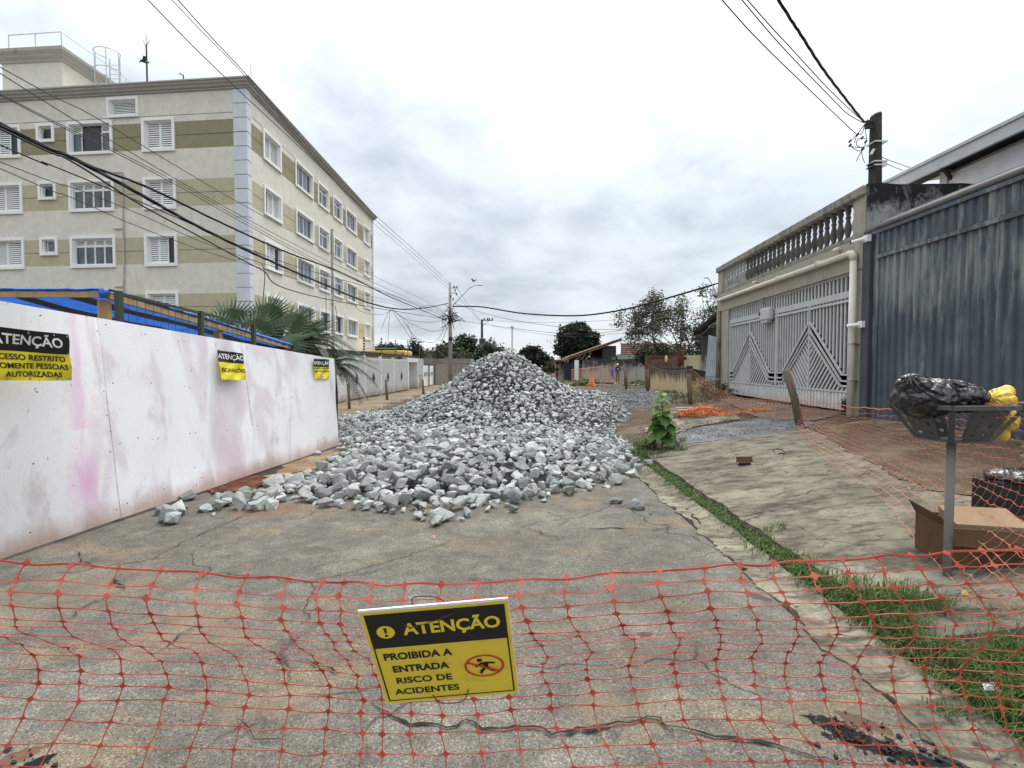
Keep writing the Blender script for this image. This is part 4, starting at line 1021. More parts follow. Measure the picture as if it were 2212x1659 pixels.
# dark canopy sheet roof behind the gates
CN = thing('carport_roof', 'low dark sheet roof edge behind the white gates', 'roof', gnd(800, 862) + V((-1, 0, 0)))
for i in range(6):
    a = gnd(735, 873).lerp(gnd(912, 838), i / 6) + V((-.22, 0, 2.06)); b = gnd(735, 873).lerp(gnd(912, 838), (i + 1) / 6 + .004) + V((-.22, 0, 2.06))
    dz = V((0, 0, .03 * (i % 2))); mb = MB(); w = V((-6.0, 0, .5)); h = V((0, 0, .20))
    mb.hexa([a + dz, b + dz, b + dz + w, a + dz + w, a + dz + h, b + dz + h, b + dz + w + h, a + dz + w + h]); mb.build('roof_sheet', M_DKROOF, CN)
M_INS = simple('insulator_black', (0.02, 0.02, 0.02), 0.5, bump=0)
for i, (u, v0, v1) in enumerate(((786.5, 775, 726), (824, 776, 728), (855, 777, 733), (881, 779, 733), (906, 782, 748))):
    Y = [24, 27.5, 30.5, 33.5, 36.2][i]; a, b = at(u, v0, Y), at(u, v1, Y); a.z = 2.0
    o = thing('fence_rod', ['thin electric fence rod with black insulators by the flats', 'thin fence rod before the yellow machine', 'thin fence rod at the middle of the yellow machine', 'thin fence rod past the yellow machine', 'thin fence rod at the white porch'][i], 'rod', a, 'electric fence rods on the gate')
    mb = MB(); mb.tube([a, b], .018, 5); mb.build('rod', M_RAIL, o)
    for k in range(6):
        p = a.lerp(b, .25 + .13 * k); mb = MB(); mb.tube([p + V((.0, -.02, -.035)), p + V((.0, -.02, .035))], .045, 6); mb.build('insulator', M_INS, o)
# yellow digger standing behind the gates
M_MYEL = simple('machine_yellow', (0.62, 0.40, 0.06), 0.45, var=0.1, scale=3)
YM = thing('yellow_digger', 'yellow machine hood showing over the white gates beside the flats', 'digger', (-9.8, 41, 0))
ya, yb = at(783, 760, 41), at(879, 760, 41)
mb = MB(); mb.box(ya.x, yb.x - .55, 40.6, 43.2, 2.15, 2.82); o = bevel(mb.build('hood', M_MYEL, YM), .09, 2)
mb = MB(); mb.box(yb.x - .75, yb.x, 40.45, 43.3, 1.5, 2.82); o = bevel(mb.build('tail_cover', M_MYEL, YM), .16, 3)
mb = MB(); mb.box(ya.x, yb.x - .78, 40.7, 43.1, 1.2, 2.14); mb.build('engine_bay', M_INS, YM)
for k in range(3):
    mb = MB(); mb.box(yb.x - .28, yb.x - .18, 40.43, 40.449, 1.95 + .26 * k, 2.05 + .26 * k); mb.build('vent', M_INS, YM)
mb = MB(); mb.tube([(ya.x, 40.7, 2.98), (yb.x - .9, 40.7, 2.98)], .02, 5); mb.tube([(yb.x - .9, 40.7, 2.98), (yb.x - .8, 40.7, 2.8)], .02, 5); mb.build('handrail', M_RAIL, YM)
mb = MB(); mb.box(ya.x, yb.x - .1, 40.5, 43.3, 0.0, 1.2); mb.build('undercarriage', M_INS, YM)
# poster boards and block walls past the porch
M_BLOCK = weathered('bare_blocks', (0.33, 0.285, 0.235), (0.13, 0.115, 0.10), amount=0.45, sx=1.5, sz=.8, grain=25, gb=.4)
PB = thing('poster_board', 'pair of white posters on dark posts past the gates', 'board', gnd(925, 834))
for (u0, v0b, v0t, u1, v1b, v1t) in ((913, 838.5, 789, 926, 835.5, 790), (927.5, 835, 790, 938, 832.5, 790)):
    a, b = gnd(u0, v0b), gnd(u1, v1b); a.y += .0; ta, tb = at(u0, v0t, a.y), at(u1, v1t, b.y); a.z = b.z = .12
    mb = MB(); bk = V((-.03, .03, 0)); mb.hexa([a, b, b + bk, a + bk, ta, tb, tb + bk, ta + bk]); mb.build('poster', M_SWHT, PB)
    q0, q1 = a.lerp(b, .2), a.lerp(b, .8); t0, t1 = ta.lerp(tb, .2), ta.lerp(tb, .8); f = V((.03, -.03, 0))
    mb = MB(); mb.poly([q0.lerp(t0, .5) + f, q1.lerp(t1, .5) + f, q1.lerp(t1, .68) + f, q0.lerp(t0, .68) + f]); mb.build('print', simple('print_grey', (.33, .35, .36), .6, var=.7, scale=14, world=True), PB)
for u, vb, vt in ((926.7, 836, 788), (938.8, 833, 789)):
    a = gnd(u, vb); mb = MB(); mb.tube([a, at(u, vt, a.y)], .05, 6); mb.build('post', M_DMET, PB)
def block_wall(name, label, cat, a, b, h, courses, mat, cap=None, thick=.18, cols=None):
    o = thing(name, label, cat, a.lerp(b, .5)); d = (b - a); L = d.length; d.normalize(); n = V((-d.y, d.x, 0))
    if n.y < 0: n = -n
    mb = MB(); r2 = random.Random(3)
    F = Matrix(((d.x, n.x, 0, a.x), (d.y, n.y, 0, a.y), (0, 0, 1, a.z), (0, 0, 0, 1)))
    mb.box(0, L, .012, thick, 0, h); mb.build('core', mat, o, F)
    ch = h / courses; cw = ch * 2; me = None
    for r in range(courses):
        x = -cw / 2 if r % 2 else 0
        while x < L - .05:
            x0, x1 = max(0, x) + .008, min(L, x + cw) - .008
            if x1 - x0 > .1:
                full = abs((x1 - x0) - (cw - .016)) < 1e-4
                if full and me: link(bpy.data.objects.new('block', me), o, F @ Matrix.Translation((x0, r2.uniform(-.006, .004), r * ch + .008)))
                else:
                    mb = MB(); mb.box(0, x1 - x0, -.012, .011, 0, ch - .016); m2 = mb.mesh('block', mat)
                    if full: me = m2
                    link(bpy.data.objects.new('block', m2), o, F @ Matrix.Translation((x0, 0, r * ch + .008)))
            x += cw
    if cap: 
        mb = MB(); mb.box(-.02, L + .02, -.05, thick + .05, h, h + .16); mb.build('coping', cap, o, F)
    return o
M_CGREY = weathered('grey_concrete', (0.28, 0.27, 0.245), (0.10, 0.097, 0.09), amount=0.4, sx=1.2, sz=1, grain=25, gb=.3)
block_wall('block_wall', 'weathered bare block wall left of the street pole', 'wall', V((at(940, 800, 41).x, 41, 0)), V((at(1010, 800, 43).x, 43, 0)), 1.75, 7, M_BLOCK)
mb = MB(); a, b = at(912, 780, 42), at(1012, 787, 44.5); mb.box(a.x, b.x + .3, 43.3, 47, 1.78, 2.2); o = mb.build('low_slab_roof', M_CGREY); tag(o, 'low grey slab roof over the bare block wall', 'roof')
# warehouse
WH = thing('warehouse', 'grey warehouse with pale sheet roof behind the block wall', 'building', (-10, 62, 0))
wa, wb_ = at(868, 760, 60), at(985, 760, 60)
mb = MB(); mb.box(wa.x - 4, wb_.x, 60.4, 72, 0, 3.35); mb.build('wall', M_CGREY, WH)
mb = MB(); mb.hexa([(wa.x - 4.3, 59.8, 3.36), (wb_.x + .3, 59.8, 3.36), (wb_.x + .3, 72, 4.4), (wa.x - 4.3, 72, 4.4), (wa.x - 4.3, 59.8, 3.46), (wb_.x + .3, 59.8, 3.46), (wb_.x + .3, 72, 5.2), (wa.x - 4.3, 72, 5.2)]); mb.build('roof', simple('sheet_roof_pale', (0.40, 0.40, 0.41), 0.6, var=.2, scale=.6, world=True), WH)
for i in range(9):
    x = lerp(wa.x - 3.8, wb_.x - .2, i / 8); mb = MB(); mb.box(x - .06, x + .06, 60.3, 60.39, 0, 3.3); mb.build('pilaster', M_DMET, WH)
for i in range(8):
    mb = MB(); z = .9 + .19 * i; mb.box(at(924, 0, 60).x, at(960, 0, 60).x, 60.22, 60.29, z, z + .1); mb.build('louvre_slat', simple('slat_pale', (.33, .32, .26), .7) if i == 0 else bpy.data.materials['slat_pale'], WH)
mb = MB(); mb.box(wa.x - 4, wb_.x, 60.31, 60.395, 1.75, 1.95); mb.build('lintel', M_CGREY, WH)

# ------------------------------------------------------------------ trees
M_LEAFD = leafmat('leaf_dark', (0.018, 0.030, 0.014), (0.050, 0.068, 0.032), 0.6, 0.12)
M_LEAFX = leafmat('leaf_blackgreen', (0.010, 0.018, 0.010), (0.032, 0.045, 0.024), 0.65, 0.08)
M_LEAFS = leafmat('leaf_sparse', (0.030, 0.038, 0.022), (0.075, 0.090, 0.048), 0.6, 0.15)
def limbs(mb, p, d, L, r, depth, rr, tips, spread=0.55, up=0.12):
    q = p + d * L * .55 + V((rr.gauss(0, .05), rr.gauss(0, .05), rr.gauss(0, .03))) * L; e_ = p + d * L + V((rr.gauss(0, .08), rr.gauss(0, .08), 0)) * L
    mb.tube([p, q, e_], [r, r * .82, r * .62], 6 if r > .04 else 4, False)
    if depth == 0: tips.append(e_); tips.append(q); return
    for k in range(rr.choice((2, 3, 3)) if depth > 1 else 3):
        nd = (d + V((rr.gauss(0, spread), rr.gauss(0, spread), rr.gauss(up, spread * .6)))).normalized()
        limbs(mb, e_ if k else q.lerp(e_, rr.uniform(.4, 1)), nd, L * rr.uniform(.62, .85), r * .6, depth - 1, rr, tips, spread, up)
def leaf_cloud(mb, c, rad, n, size, rr, flat=1.0):
    for _ in range(n):
        o = V((rr.gauss(0, .5), rr.gauss(0, .5), rr.gauss(0, .5) * flat)) * rad; p = c + o
        a = V((rr.gauss(0, 1), rr.gauss(0, 1), rr.gauss(0, .6))).normalized(); b = a.cross(V((rr.gauss(0, 1), rr.gauss(0, 1), rr.gauss(0, 1)))).normalized()
        s_ = size * rr.uniform(.6, 1.3); a *= s_; b *= s_ * .5
        mb.poly([p - a, p + b * .9, p + a, p - b * .9])
def tree(label, base, trunk_h, spread_L, depth, r0, leafm, n, size, rad, seed, lean=(0, 0, 1), sp=.55, up=.12, stems=1, flat=.8, group=None, shell=None):
    rr = random.Random(seed); o = thing('tree', label, 'tree', base, group); mb = MB(); tips = []
    for s_ in range(stems):
        d = (V(lean) + V((rr.gauss(0, .22), rr.gauss(0, .22), 0)) * (stems > 1)).normalized(); b = base + V((rr.gauss(0, .2), rr.gauss(0, .2), 0)) * (stems > 1)
        t_ = b + d * trunk_h; mb.tube([b - V((0, 0, .1)), b.lerp(t_, .5) + V((rr.gauss(0, .04), 0, 0)), t_], [r0 * 1.25, r0, r0 * .85], 8)
        for k in range(3 if stems > 1 else 5):
            az = 2 * math.pi * (k + rr.random() * .6) / (3 if stems > 1 else 5)
            limbs(mb, t_ - d * rr.uniform(0, .25) * trunk_h, (d * .8 + V((math.cos(az), math.sin(az), 0)) * sp * 1.5).normalized(), spread_L * rr.uniform(.8, 1.1), r0 * .55, depth, rr, tips, sp, up)
    mb.build('trunk', M_BARK, o, None, True)
    mb = MB()
    for t_ in tips: leaf_cloud(mb, t_, rad, n, size, rr, flat)
    if shell:
        c, rx, ry, rz, k, n2, cr = shell
        for _ in range(k):
            d = V((rr.gauss(0, 1), rr.gauss(0, 1), rr.gauss(0, 1))).normalized(); f = rr.uniform(.55, 1.0)
            p = V(c) + V((d.x * rx, d.y * ry, d.z * rz)) * f
            if p.z < base.z + .4: continue
            leaf_cloud(mb, p, cr * rr.uniform(.6, 1.2), n2, size, rr, .7)
    mb.build('crown', leafm, o); return o
c = at(1003, 760, 50); tree('dark leafy tree with many stems behind the street pole', V((c.x, 50, 0)), 1.5, 1.0, 3, .13, M_LEAFD, 16, .17, .55, 21, stems=4, shell=((c.x, 50, 2.9), 2.1, 1.6, 1.7, 70, 45, .5))
c = at(1062, 760, 56); tree('open dark tree right of the street pole behind the rock heap', V((c.x - .6, 56, 0)), 1.6, 1.3, 3, .13, M_LEAFD, 10, .17, .5, 23, lean=(.25, 0, 1), shell=((c.x - .1, 56, 3.0), 1.2, 1.2, 1.4, 26, 36, .5))
c = at(970, 770, 46); tree('thin leafy bush of a tree left of the street pole', V((c.x + .3, 47, 0)), 1.2, 1.0, 3, .07, M_LEAFS, 7, .14, .4, 25)
c = at(852, 765, 50); tree('broad dark tree behind the yellow machine', V((c.x, 51, 0)), 1.3, 1.2, 3, .12, M_LEAFD, 14, .17, .5, 27, shell=((c.x, 51, 2.4), 2.5, 1.4, .95, 60, 40, .45))
c = at(818, 760, 46); tree('dark tree close against the far corner of the flats', V((c.x, 47, 0)), 1.4, .9, 2, .1, M_LEAFD, 14, .16, .4, 28, shell=((c.x, 47, 2.7), .8, .8, .8, 18, 40, .4))
c = at(1150, 770, 82); tree('small dense dark tree behind the top of the rock heap', V((c.x, 82, 0)), 1.6, 1.0, 2, .2, M_LEAFX, 25, .26, .7, 31, shell=((c.x, 82, 2.7), 2.3, 2.0, 1.9, 110, 60, .6))
c = at(1245, 750, 78); tree('tall broad blackish tree standing beyond the sloped roof', V((c.x, 78, 0)), 2.4, 1.8, 2, .32, M_LEAFX, 25, .26, .8, 33, shell=((c.x, 78, 5.1), 3.5, 3.0, 3.0, 190, 75, .62))
c = at(1452, 700, 32); tree('bare looking tree with fine twigs and scattered small leaves', V((c.x + .4, 32, .25)), 1.5, 1.72, 5, .14, M_LEAFS, 8, .085, .40, 37, sp=.52, up=.06)
# clipped dark mass under the sparse tree
def bush(label, c, rx, ry, rz, k, n, cr, size, mat, seed, name='bush', cat='bush', group=None):
    rr = random.Random(seed); o = thing(name, label, cat, c - V((0, 0, rz)), group); mb = MB(); c = V(c)
    for i in range(6):
        az = i * 1.05; mb.tube([c + V((0, 0, -rz)), c + V((rx * .4 * math.cos(az), ry * .4 * math.sin(az), 0))], [.03, .015], 4)
    mb.build('stems', M_BARK, o); mb = MB()
    for _ in range(k):
        d = V((rr.gauss(0, 1), rr.gauss(0, 1), rr.gauss(0, 1))).normalized(); p = c + V((d.x * rx, d.y * ry, d.z * rz)) * rr.uniform(.5, 1); leaf_cloud(mb, p, cr, n, size, rr, .8)
    mb.build('foliage', mat, o); return o
c = at(1450, 768, 31); bush('dense dark hedge under the sparse tree', V((c.x, 31, c.z)), 2.6, 1.0, .62, 120, 45, .34, .09, M_LEAFD, 41, 'hedge', 'hedge')
c = at(1535, 735, 24); bush('dark bush behind the leaning corrugated sheet', V((c.x - .2, 24, c.z)), .55, .5, .75, 34, 40, .25, .06, M_LEAFD, 42)
c = at(1190, 795, 90); bush('pale green bush at the far end of the street', V((c.x, 90, c.z)), 2.4, 1.2, 1.2, 40, 40, .6, .2, M_LEAFS, 43)
for i, (u, w) in enumerate(((1085, 3), (1330, 4), (1205, 5))):
    c = at(u, 782, 120); bush(['distant tree line clump left of the heap', 'distant tree line clump right of the tall dark tree', 'distant tree line clump under the tall dark tree'][i], V((c.x, 120, 1.8)), w, 2, 2.3, 60, 40, .8, .3, M_LEAFX, 50 + i, group='distant tree line')

# ------------------------------------------------------------------ poles, lamps, cables
M_POLE = weathered('pole_concrete', (0.33, 0.32, 0.30), (0.15, 0.145, 0.14), amount=.3, sx=3, sz=.5, grain=40, gb=.3)
M_WIRE = simple('cable_black', (0.012, 0.012, 0.013), 0.6, bump=0)
SPY = 38.0
b = at(973, 790, SPY); SPX = b.x
SP = thing('street_pole', 'concrete power pole with lamp arm beside the rock heap', 'pole', (SPX, SPY, 0))
SPT = at(973, 610, SPY).z
mb = MB(); mb.tube([(SPX, SPY, 0), (SPX, SPY, SPT)], [.175, .095], 10); mb.build('shaft', M_POLE, SP, None, True)
mb = MB(); pts = [at(978, 660, SPY - .1), at(995, 642, SPY - .1), at(1015, 622, SPY - .1), at(1025, 616, SPY - .1), at(1034, 615.5, SPY - .1)]; mb.tube(pts, .035, 6); mb.build('lamp_arm', M_RAIL, SP, None, True)
mb = MB(); e_ = pts[-1]; mb.lathe2(e_ + V((.12, 0, 0)), .26, .1, .06, 10, 6); mb.build('lamp_head', M_RAIL, SP, None, True)
for u0, v0, u1, v1 in ((976, 622, 988, 622), (976, 633, 986, 633)):
    mb = MB(); mb.bar(at(u0, v0, SPY), at(u1, v1, SPY), .05, .05); mb.build('bracket', M_DMET, SP)
for u, v in ((981, 619), (987, 620), (983, 627), (986, 635), (974, 640), (979, 646)):
    p = at(u, v, SPY - .1); mb = MB(); mb.lathe([(.03, -.1), (.06, -.06), (.03, -.03), (.06, 0), (.03, .04), (.05, .08)], 8, p); mb.build('insulator', M_INS, SP)
mb = MB(); p = at(974, 732, SPY - .18); mb.box(p.x - .12, p.x + .12, SPY - .3, SPY - .17, p.z - .14, p.z + .14); mb.build('meter_box', M_INS, SP)
rr = random.Random(5); mb = MB()
for k in range(26):
    p = at(972 + rr.gauss(0, 8), 683 + rr.gauss(0, 8), SPY - .25); q_ = at(972 + rr.gauss(0, 9), 690 + rr.gauss(0, 9), SPY - .3); m = at(972 + rr.gauss(0, 14), 688 + rr.gauss(0, 12), SPY - .3); mb.tube([p, m, q_], .022, 4)
mb.build('cable_tangle', M_WIRE, SP)
# birds
def bird(label, p, s_, az):
    o = thing('bird', label, 'bird', p); mb = MB(); M = Matrix.Translation(p) @ Matrix.Rotation(az, 4, 'Z')
    mb.lathe2(V((0, 0, 0)), .045 * s_, .14 * s_, .045 * s_, 8, 6); mb.lathe2(V((0, -.14 * s_, .03 * s_)), .03 * s_, .04 * s_, .03 * s_, 6, 4); mb.build('body', M_INS, o, M, True)
    for sg in (-1, 1):
        mb = MB(); mb.add([(sg * .03 * s_, -.05 * s_, .03 * s_), (sg * .03 * s_, .07 * s_, .03 * s_), (sg * .2 * s_, .06 * s_, .12 * s_), (sg * .34 * s_, .1 * s_, .04 * s_), (sg * .2 * s_, -.06 * s_, .13 * s_)], [(0, 1, 2, 4), (4, 2, 3)]); mb.build('wing', M_INS, o, M)
bird('small dark bird flying above the street lamp', at(1023, 607, 30), .9, .9)
bird('dark bird beside the lightning rod on the roof', at(311, 133, 26), 1.3, 2.4)
# second pole with cross-arm, tower
P2 = at(1041, 690, 70)
PO2 = thing('power_pole', 'far wooden power pole with a cross-arm of insulators', 'pole', (P2.x, 70, 0))
mb = MB(); mb.tube([(P2.x, 70, 0), (P2.x, 70, P2.z)], [.2, .15], 8); mb.build('shaft', M_DMET, PO2)
mb = MB(); q_ = at(1065, 692, 70); mb.bar((P2.x - .1, 69.8, q_.z), (q_.x, 69.8, q_.z), .12, .14); mb.build('cross_arm', M_DMET, PO2)
mb = MB(); mb.bar((P2.x, 69.8, q_.z - .8), (P2.x + .95, 69.8, q_.z - .1), .06, .06); mb.build('brace', M_DMET, PO2)
for u in (1046, 1053, 1057, 1064): 
    p = at(u, 690, 69.8); mb = MB(); mb.lathe([(.05, 0), (.1, .08), (.06, .14), (.09, .2), (.03, .3)], 6, V((p.x, p.y, q_.z + .06))); mb.build('insulator', M_INS, PO2)
p = at(1042, 740, 69.7); mb = MB(); mb.lathe([(.4, -.6), (.45, -.5), (.45, .5), (.3, .6)], 10, p); mb.build('transformer', M_DMET, PO2)
p = at(1106.5, 790, 260); CT = thing('lattice_mast', 'thin lattice radio mast far beyond the rock heap', 'mast', (p.x, 260, 0)); tz = at(1106.5, 708, 260).z
for dx, dy in ((-.5, -.3), (.5, -.3), (0, .6)):
    mb = MB(); mb.tube([(p.x + dx, 260 + dy, 0), (p.x + dx * .6, 260 + dy * .6, tz)], .11, 4); mb.build('leg', M_RAIL, CT)
mb = MB()
for k in range(16):
    z0, z1 = tz * k / 16, tz * (k + 1) / 16; mb.tube([(p.x - .45, 259.7, z0), (p.x + .45, 259.7, z1)], .06, 4); mb.tube([(p.x + .45, 259.7, z0), (p.x - .45, 259.7, z1)], .06, 4)
mb.build('lattice', M_RAIL, CT); mb = MB(); mb.lathe([(.9, 0), (.9, .8)], 10, (p.x, 260, tz)); mb.build('antenna_head', M_RAIL, CT)
for i, (u, vt, Y) in enumerate(((1238, 733, 95), (1215, 742, 110), (1191, 770, 130), (1221, 747, 100), (1060, 750, 90), (1086, 772, 140))):
    p = at(u, vt, Y); o = thing('power_pole', ['far grey pole before the tall blackish tree', 'far grey pole left in the tall blackish tree', 'tiny far pole right of the small dense tree', 'far grey pole in the middle of the tall blackish tree', 'far pole in the open dark tree', 'tiny far pole left of the heap top'][i], 'pole', (p.x, Y, 0), 'far poles down the street')
    mb = MB(); mb.tube([(p.x, Y, 0), (p.x, Y, p.z)], [.2, .14], 6); mb.build('shaft', M_RAIL if i < 4 else M_DMET, o)
    mb = MB(); mb.bar((p.x - .7, Y - .2, p.z - .3), (p.x + .7, Y - .2, p.z - .3), .1, .1); mb.build('cross_arm', M_DMET, o)
def smooth_pts(P, k=10):
    out = []
    for i in range(len(P) - 1):
        a, b, c, d = P[max(i - 1, 0)], P[i], P[i + 1], P[min(i + 2, len(P) - 1)]
        for j in range(k):
            t = j / k; out.append(0.5 * ((2 * b) + (c - a) * t + (2 * a - 5 * b + 4 * c - d) * t * t + (3 * b - a - 3 * c + d) * t ** 3))
    return out + [P[-1]]
def cable(P, r, label, group='overhead cables', twist=0.0, name='overhead_cable'):
    pts = smooth_pts([V(p) for p in P], 12)
    mb = MB(); mb.tube(pts, r, 5, False)
    if twist:
        for ph in (0, 2.1, 4.2):
            acc = 0; tp = []
            dense = []
            for a, b in zip(pts, pts[1:]):
                n = max(1, int((b - a).length / 0.10)); dense += [a.lerp(b, i / n) for i in range(n)]
            for i, p in enumerate(dense):
                d = (dense[min(i + 1, len(dense) - 1)] - dense[max(i - 1, 0)]).normalized(); x = d.cross(V((0, 0, 1))).normalized(); y = x.cross(d); acc += .55
                tp.append(p + (x * math.cos(acc + ph) + y * math.sin(acc + ph)) * twist)
            mb.tube(tp, r, 4, False)
    o = mb.build(name, M_WIRE, None, None, True); return tag(o, label, 'cable', group)
# the line along the left kerb: x drifts from -6.5 near the lens to the pole
def on_line(u, v, xa, xb):
    """Point seen at (u, v) on the vertical plane through (xa, 0) and the street pole (SPX, SPY)."""
    m = (xb - xa) / SPY; d = ray(u, v); t = xa / (d.x - m * d.y); return C0 + d * t
def line_cable(px, r, label, xa=-6.5, end=None, twist=0, tail=None):
    P = [on_line(u, v, xa, SPX) for u, v in px]
    if end: P.append(at(*end, SPY - .1))
    a, b = P[0], P[1]; d = (a - b); 
    if tail is None: tail = a + d.normalized() * 6 + V((0, 0, 0.25))
    cable([tail] + P, r, label, 'cables along the left kerb', twist)
line_cable([(385, 0), (540, 170), (700, 355), (800, 455), (900, 545)], .009, 'right of the two high wires rising past the corner of the flats', -5.6, (972, 612))
line_cable([(320, 0), (500, 180), (660, 330), (800, 465), (890, 545)], .009, 'left of the two high wires rising past the corner of the flats', -6.0, (971, 618))
line_cable([(372, 0), (530, 165), (700, 365), (800, 475), (880, 545)], .007, 'lower thin high wire crossing the cornice corner', -5.8, (970, 625))
line_cable([(0, 145), (200, 250), (400, 370), (553, 458), (800, 592), (900, 640)], .007, 'topmost thin wire across the upper windows of the flats', -6.5, (960, 672))
line_cable([(0, 158), (250, 310), (500, 455), (700, 560), (850, 630)], .007, 'second thin wire across the upper windows of the flats', -6.6, (960, 680))
line_cable([(0, 205), (250, 330), (400, 410), (530, 484), (700, 575), (850, 640)], .007, 'upper strand of the close pair over the olive band', -6.55, (962, 684))
line_cable([(0, 202), (250, 325), (400, 404), (530, 478), (700, 570), (850, 637)], .006, 'lower strand of the close pair over the olive band', -6.6, (960, 678))
line_cable([(0, 271), (150, 338), (300, 418), (420, 485), (560, 553), (690, 610), (800, 655), (870, 668), (930, 663)], .022, 'thick twisted black cable bundle sagging across the flats', -6.5, (968, 655), .013)
line_cable([(0, 278), (150, 346), (300, 440), (420, 505), (560, 580), (700, 645)], .014, 'second thick black cable under the twisted bundle', -6.45, (850, 672) and (968, 690), .0)
line_cable([(0, 266), (180, 352), (320, 405), (480, 482), (620, 545), (740, 590), (840, 640), (900, 665)], .016, 'upper thick black cable ending in the tangle on the pole', -6.5, (960, 690), .008)
line_cable([(0, 313), (100, 353), (250, 414), (400, 478), (553, 545), (680, 588), (800, 622), (880, 650)], .010, 'medium black cable below the thick bundle', -6.6, (962, 685))
line_cable([(0, 350), (170, 410), (300, 462), (450, 528), (600, 580), (760, 630), (860, 655)], .006, 'thin lower wire under the medium black cable', -6.6, (960, 688))
line_cable([(0, 364), (150, 425), (300, 490), (450, 545), (600, 590), (760, 640), (860, 660)], .006, 'lowest thin wire over the third window row', -6.65, (960, 692))
# loose drooping service wires by the pole
for i, px in enumerate(([(845, 668), (880, 720), (905, 760), (940, 775), (960, 770)], [(850, 672), (890, 700), (930, 715), (960, 712)], [(870, 690), (900, 730), (940, 738), (965, 700)], [(880, 700), (905, 755), (935, 770), (970, 700)], [(850, 670), (880, 690), (930, 696), (965, 690)], [(760, 640), (775, 670), (820, 680), (850, 668)], [(905, 665), (930, 660), (965, 680)])):
    cable([at(u, v, SPY - 1.2 + .2 * i) for u, v in px], .014, ['longest loose wire loop left of the street pole', 'shallow loose wire left of the street pole', 'middle loose wire loop left of the street pole', 'steep loose wire loop left of the street pole', 'nearly level loose wire at the street pole', 'short wire hanging at the far corner of the flats', 'short loose wire joining the street pole'][i], 'loose wires by the street pole')
for i, px in enumerate(([(843, 668), (840, 700), (838, 745)], [(843, 668), (832, 690), (824, 712)], [(704, 640), (706, 720), (712, 800), (720, 850)], [(724, 660), (738, 740), (745, 800), (747, 860)], [(566, 570), (572, 600), (563, 690)])):
    Ys = (34, 34, 22, 22, 15)[i]
    cable([at(u, v, Ys) for u, v in px], .012, ['straight wire end hanging in the sky left of the pole', 'slanted thin wire end in the sky left of the pole', 'left hanging wire before the side windows', 'right hanging wire before the side windows', 'hanging wire beside the corner quoins'][i], 'loose wires hanging down')
cable([at(978, 662, SPY - .1), at(1040, 663, 36), at(1130, 677, 33), at(1240, 682, 30), at(1330, 672, 27.5), at(1420, 650, 25), at(1551, 612, 21.5)], .030, 'thick twisted cable sagging across the street under the clouds', 'cables across the street', .02)
for i, (px) in enumerate(([(980, 655), (1100, 690), (1300, 712), (1500, 690), (1556, 672)], [(980, 690), (1100, 708), (1250, 722), (1400, 705), (1556, 680)], [(1065, 693), (1200, 697), (1400, 685), (1556, 655)], [(1065, 705), (1200, 725), (1320, 722), (1450, 700)])):
    cable([at(u, v, lerp(SPY, 22, k / (len(px) - 1)) if i < 2 else lerp(70, 40, k / (len(px) - 1))) for k, (u, v) in enumerate(px)], .012 if i < 2 else .016, ['upper thin wire across the far street', 'lower thin wire across the far street', 'thin wire from the cross-arm over the heap', 'lowest thin wire from the far pole to the sparse tree'][i], 'cables across the street')
for i, (a, b) in enumerate((((987, 622), (1036, 690)), ((985, 634), (1040, 697)), ((978, 660), (1000, 712)))):
    cable([at(*a, SPY), at((a[0] + b[0]) / 2, (a[1] + b[1]) / 2 + 2, 52), at(*b, 69)], .014, ['upper wire running from the street pole to the far pole', 'lower wire running from the street pole to the far pole', 'stay wire slanting into the dark tree'][i], 'cables to the far pole')
# ------------------------------------------------------------------ house with balustrade on the right
M_BEIGE = weathered('beige_render', (0.37, 0.34, 0.28), (0.17, 0.158, 0.132), amount=0.35, sx=2.5, sz=.6, grain=35, gb=.25)
M_COPE = weathered('coping_grey', (0.30, 0.285, 0.245), (0.10, 0.095, 0.085), amount=0.55, sx=3, sz=2, grain=35, gb=.3)
M_BAL = weathered('baluster_grey', (0.115, 0.108, 0.10), (0.055, 0.052, 0.05), amount=0.5, sx=4, sz=2, grain=45, gb=.35)
M_BALP = weathered('baluster_pale', (0.36, 0.36, 0.36), (0.14, 0.14, 0.135), amount=0.4, sx=4, sz=2, grain=45, gb=.3)
M_MOULD = weathered('mould_wall', (0.33, 0.33, 0.33), (0.014, 0.014, 0.014), amount=0.75, sx=2.6, sz=1.4, grain=30, gb=.35, top=(4.45, 0.30))
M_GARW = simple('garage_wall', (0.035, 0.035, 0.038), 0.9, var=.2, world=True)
M_WGATE = weathered('silver_gate', (0.52, 0.525, 0.52), (0.40, 0.39, 0.38), amount=.15, sx=5, sz=.5, grain=50, gb=.08)
M_WSHEET = weathered('gate_foot_sheet', (0.66, 0.65, 0.64), (0.38, 0.32, 0.29), amount=.3, sx=4, sz=.5, grain=50, gb=.1, dirt=(0.95, 1.0, (0.40, 0.31, 0.27)))
M_PVC = weathered('pvc_cream', (0.66, 0.63, 0.54), (0.40, 0.37, 0.31), amount=.2, sx=4, sz=.6, grain=20, gb=.05)
FH = frame(6.58, 9.58, math.atan2(-1, -0.063))       # local x towards the lens, y into the house
HS = thing('balustrade_house', 'beige house front with concrete balusters over a barred gate', 'house', (6.85, 13.5, .65))
S0, S1, GB, BB, TB, TT = -8.05, 0.0, 3.43, 4.03, 4.78, 4.96
GS0, GS1 = -7.02, -0.36
mb = MB(); mb.box(GS1, S1, 0, .22, .4, GB); mb.build('pillar', M_BEIGE, HS, FH)
mb = MB(); mb.box(S0 + .35, GS0, 0, .22, .4, GB); mb.build('pillar', M_BEIGE, HS, FH)
mb = MB(); mb.box(S0, S1, -.02, .22, GB, BB); mb.build('lintel_beam', M_BEIGE, HS, FH)
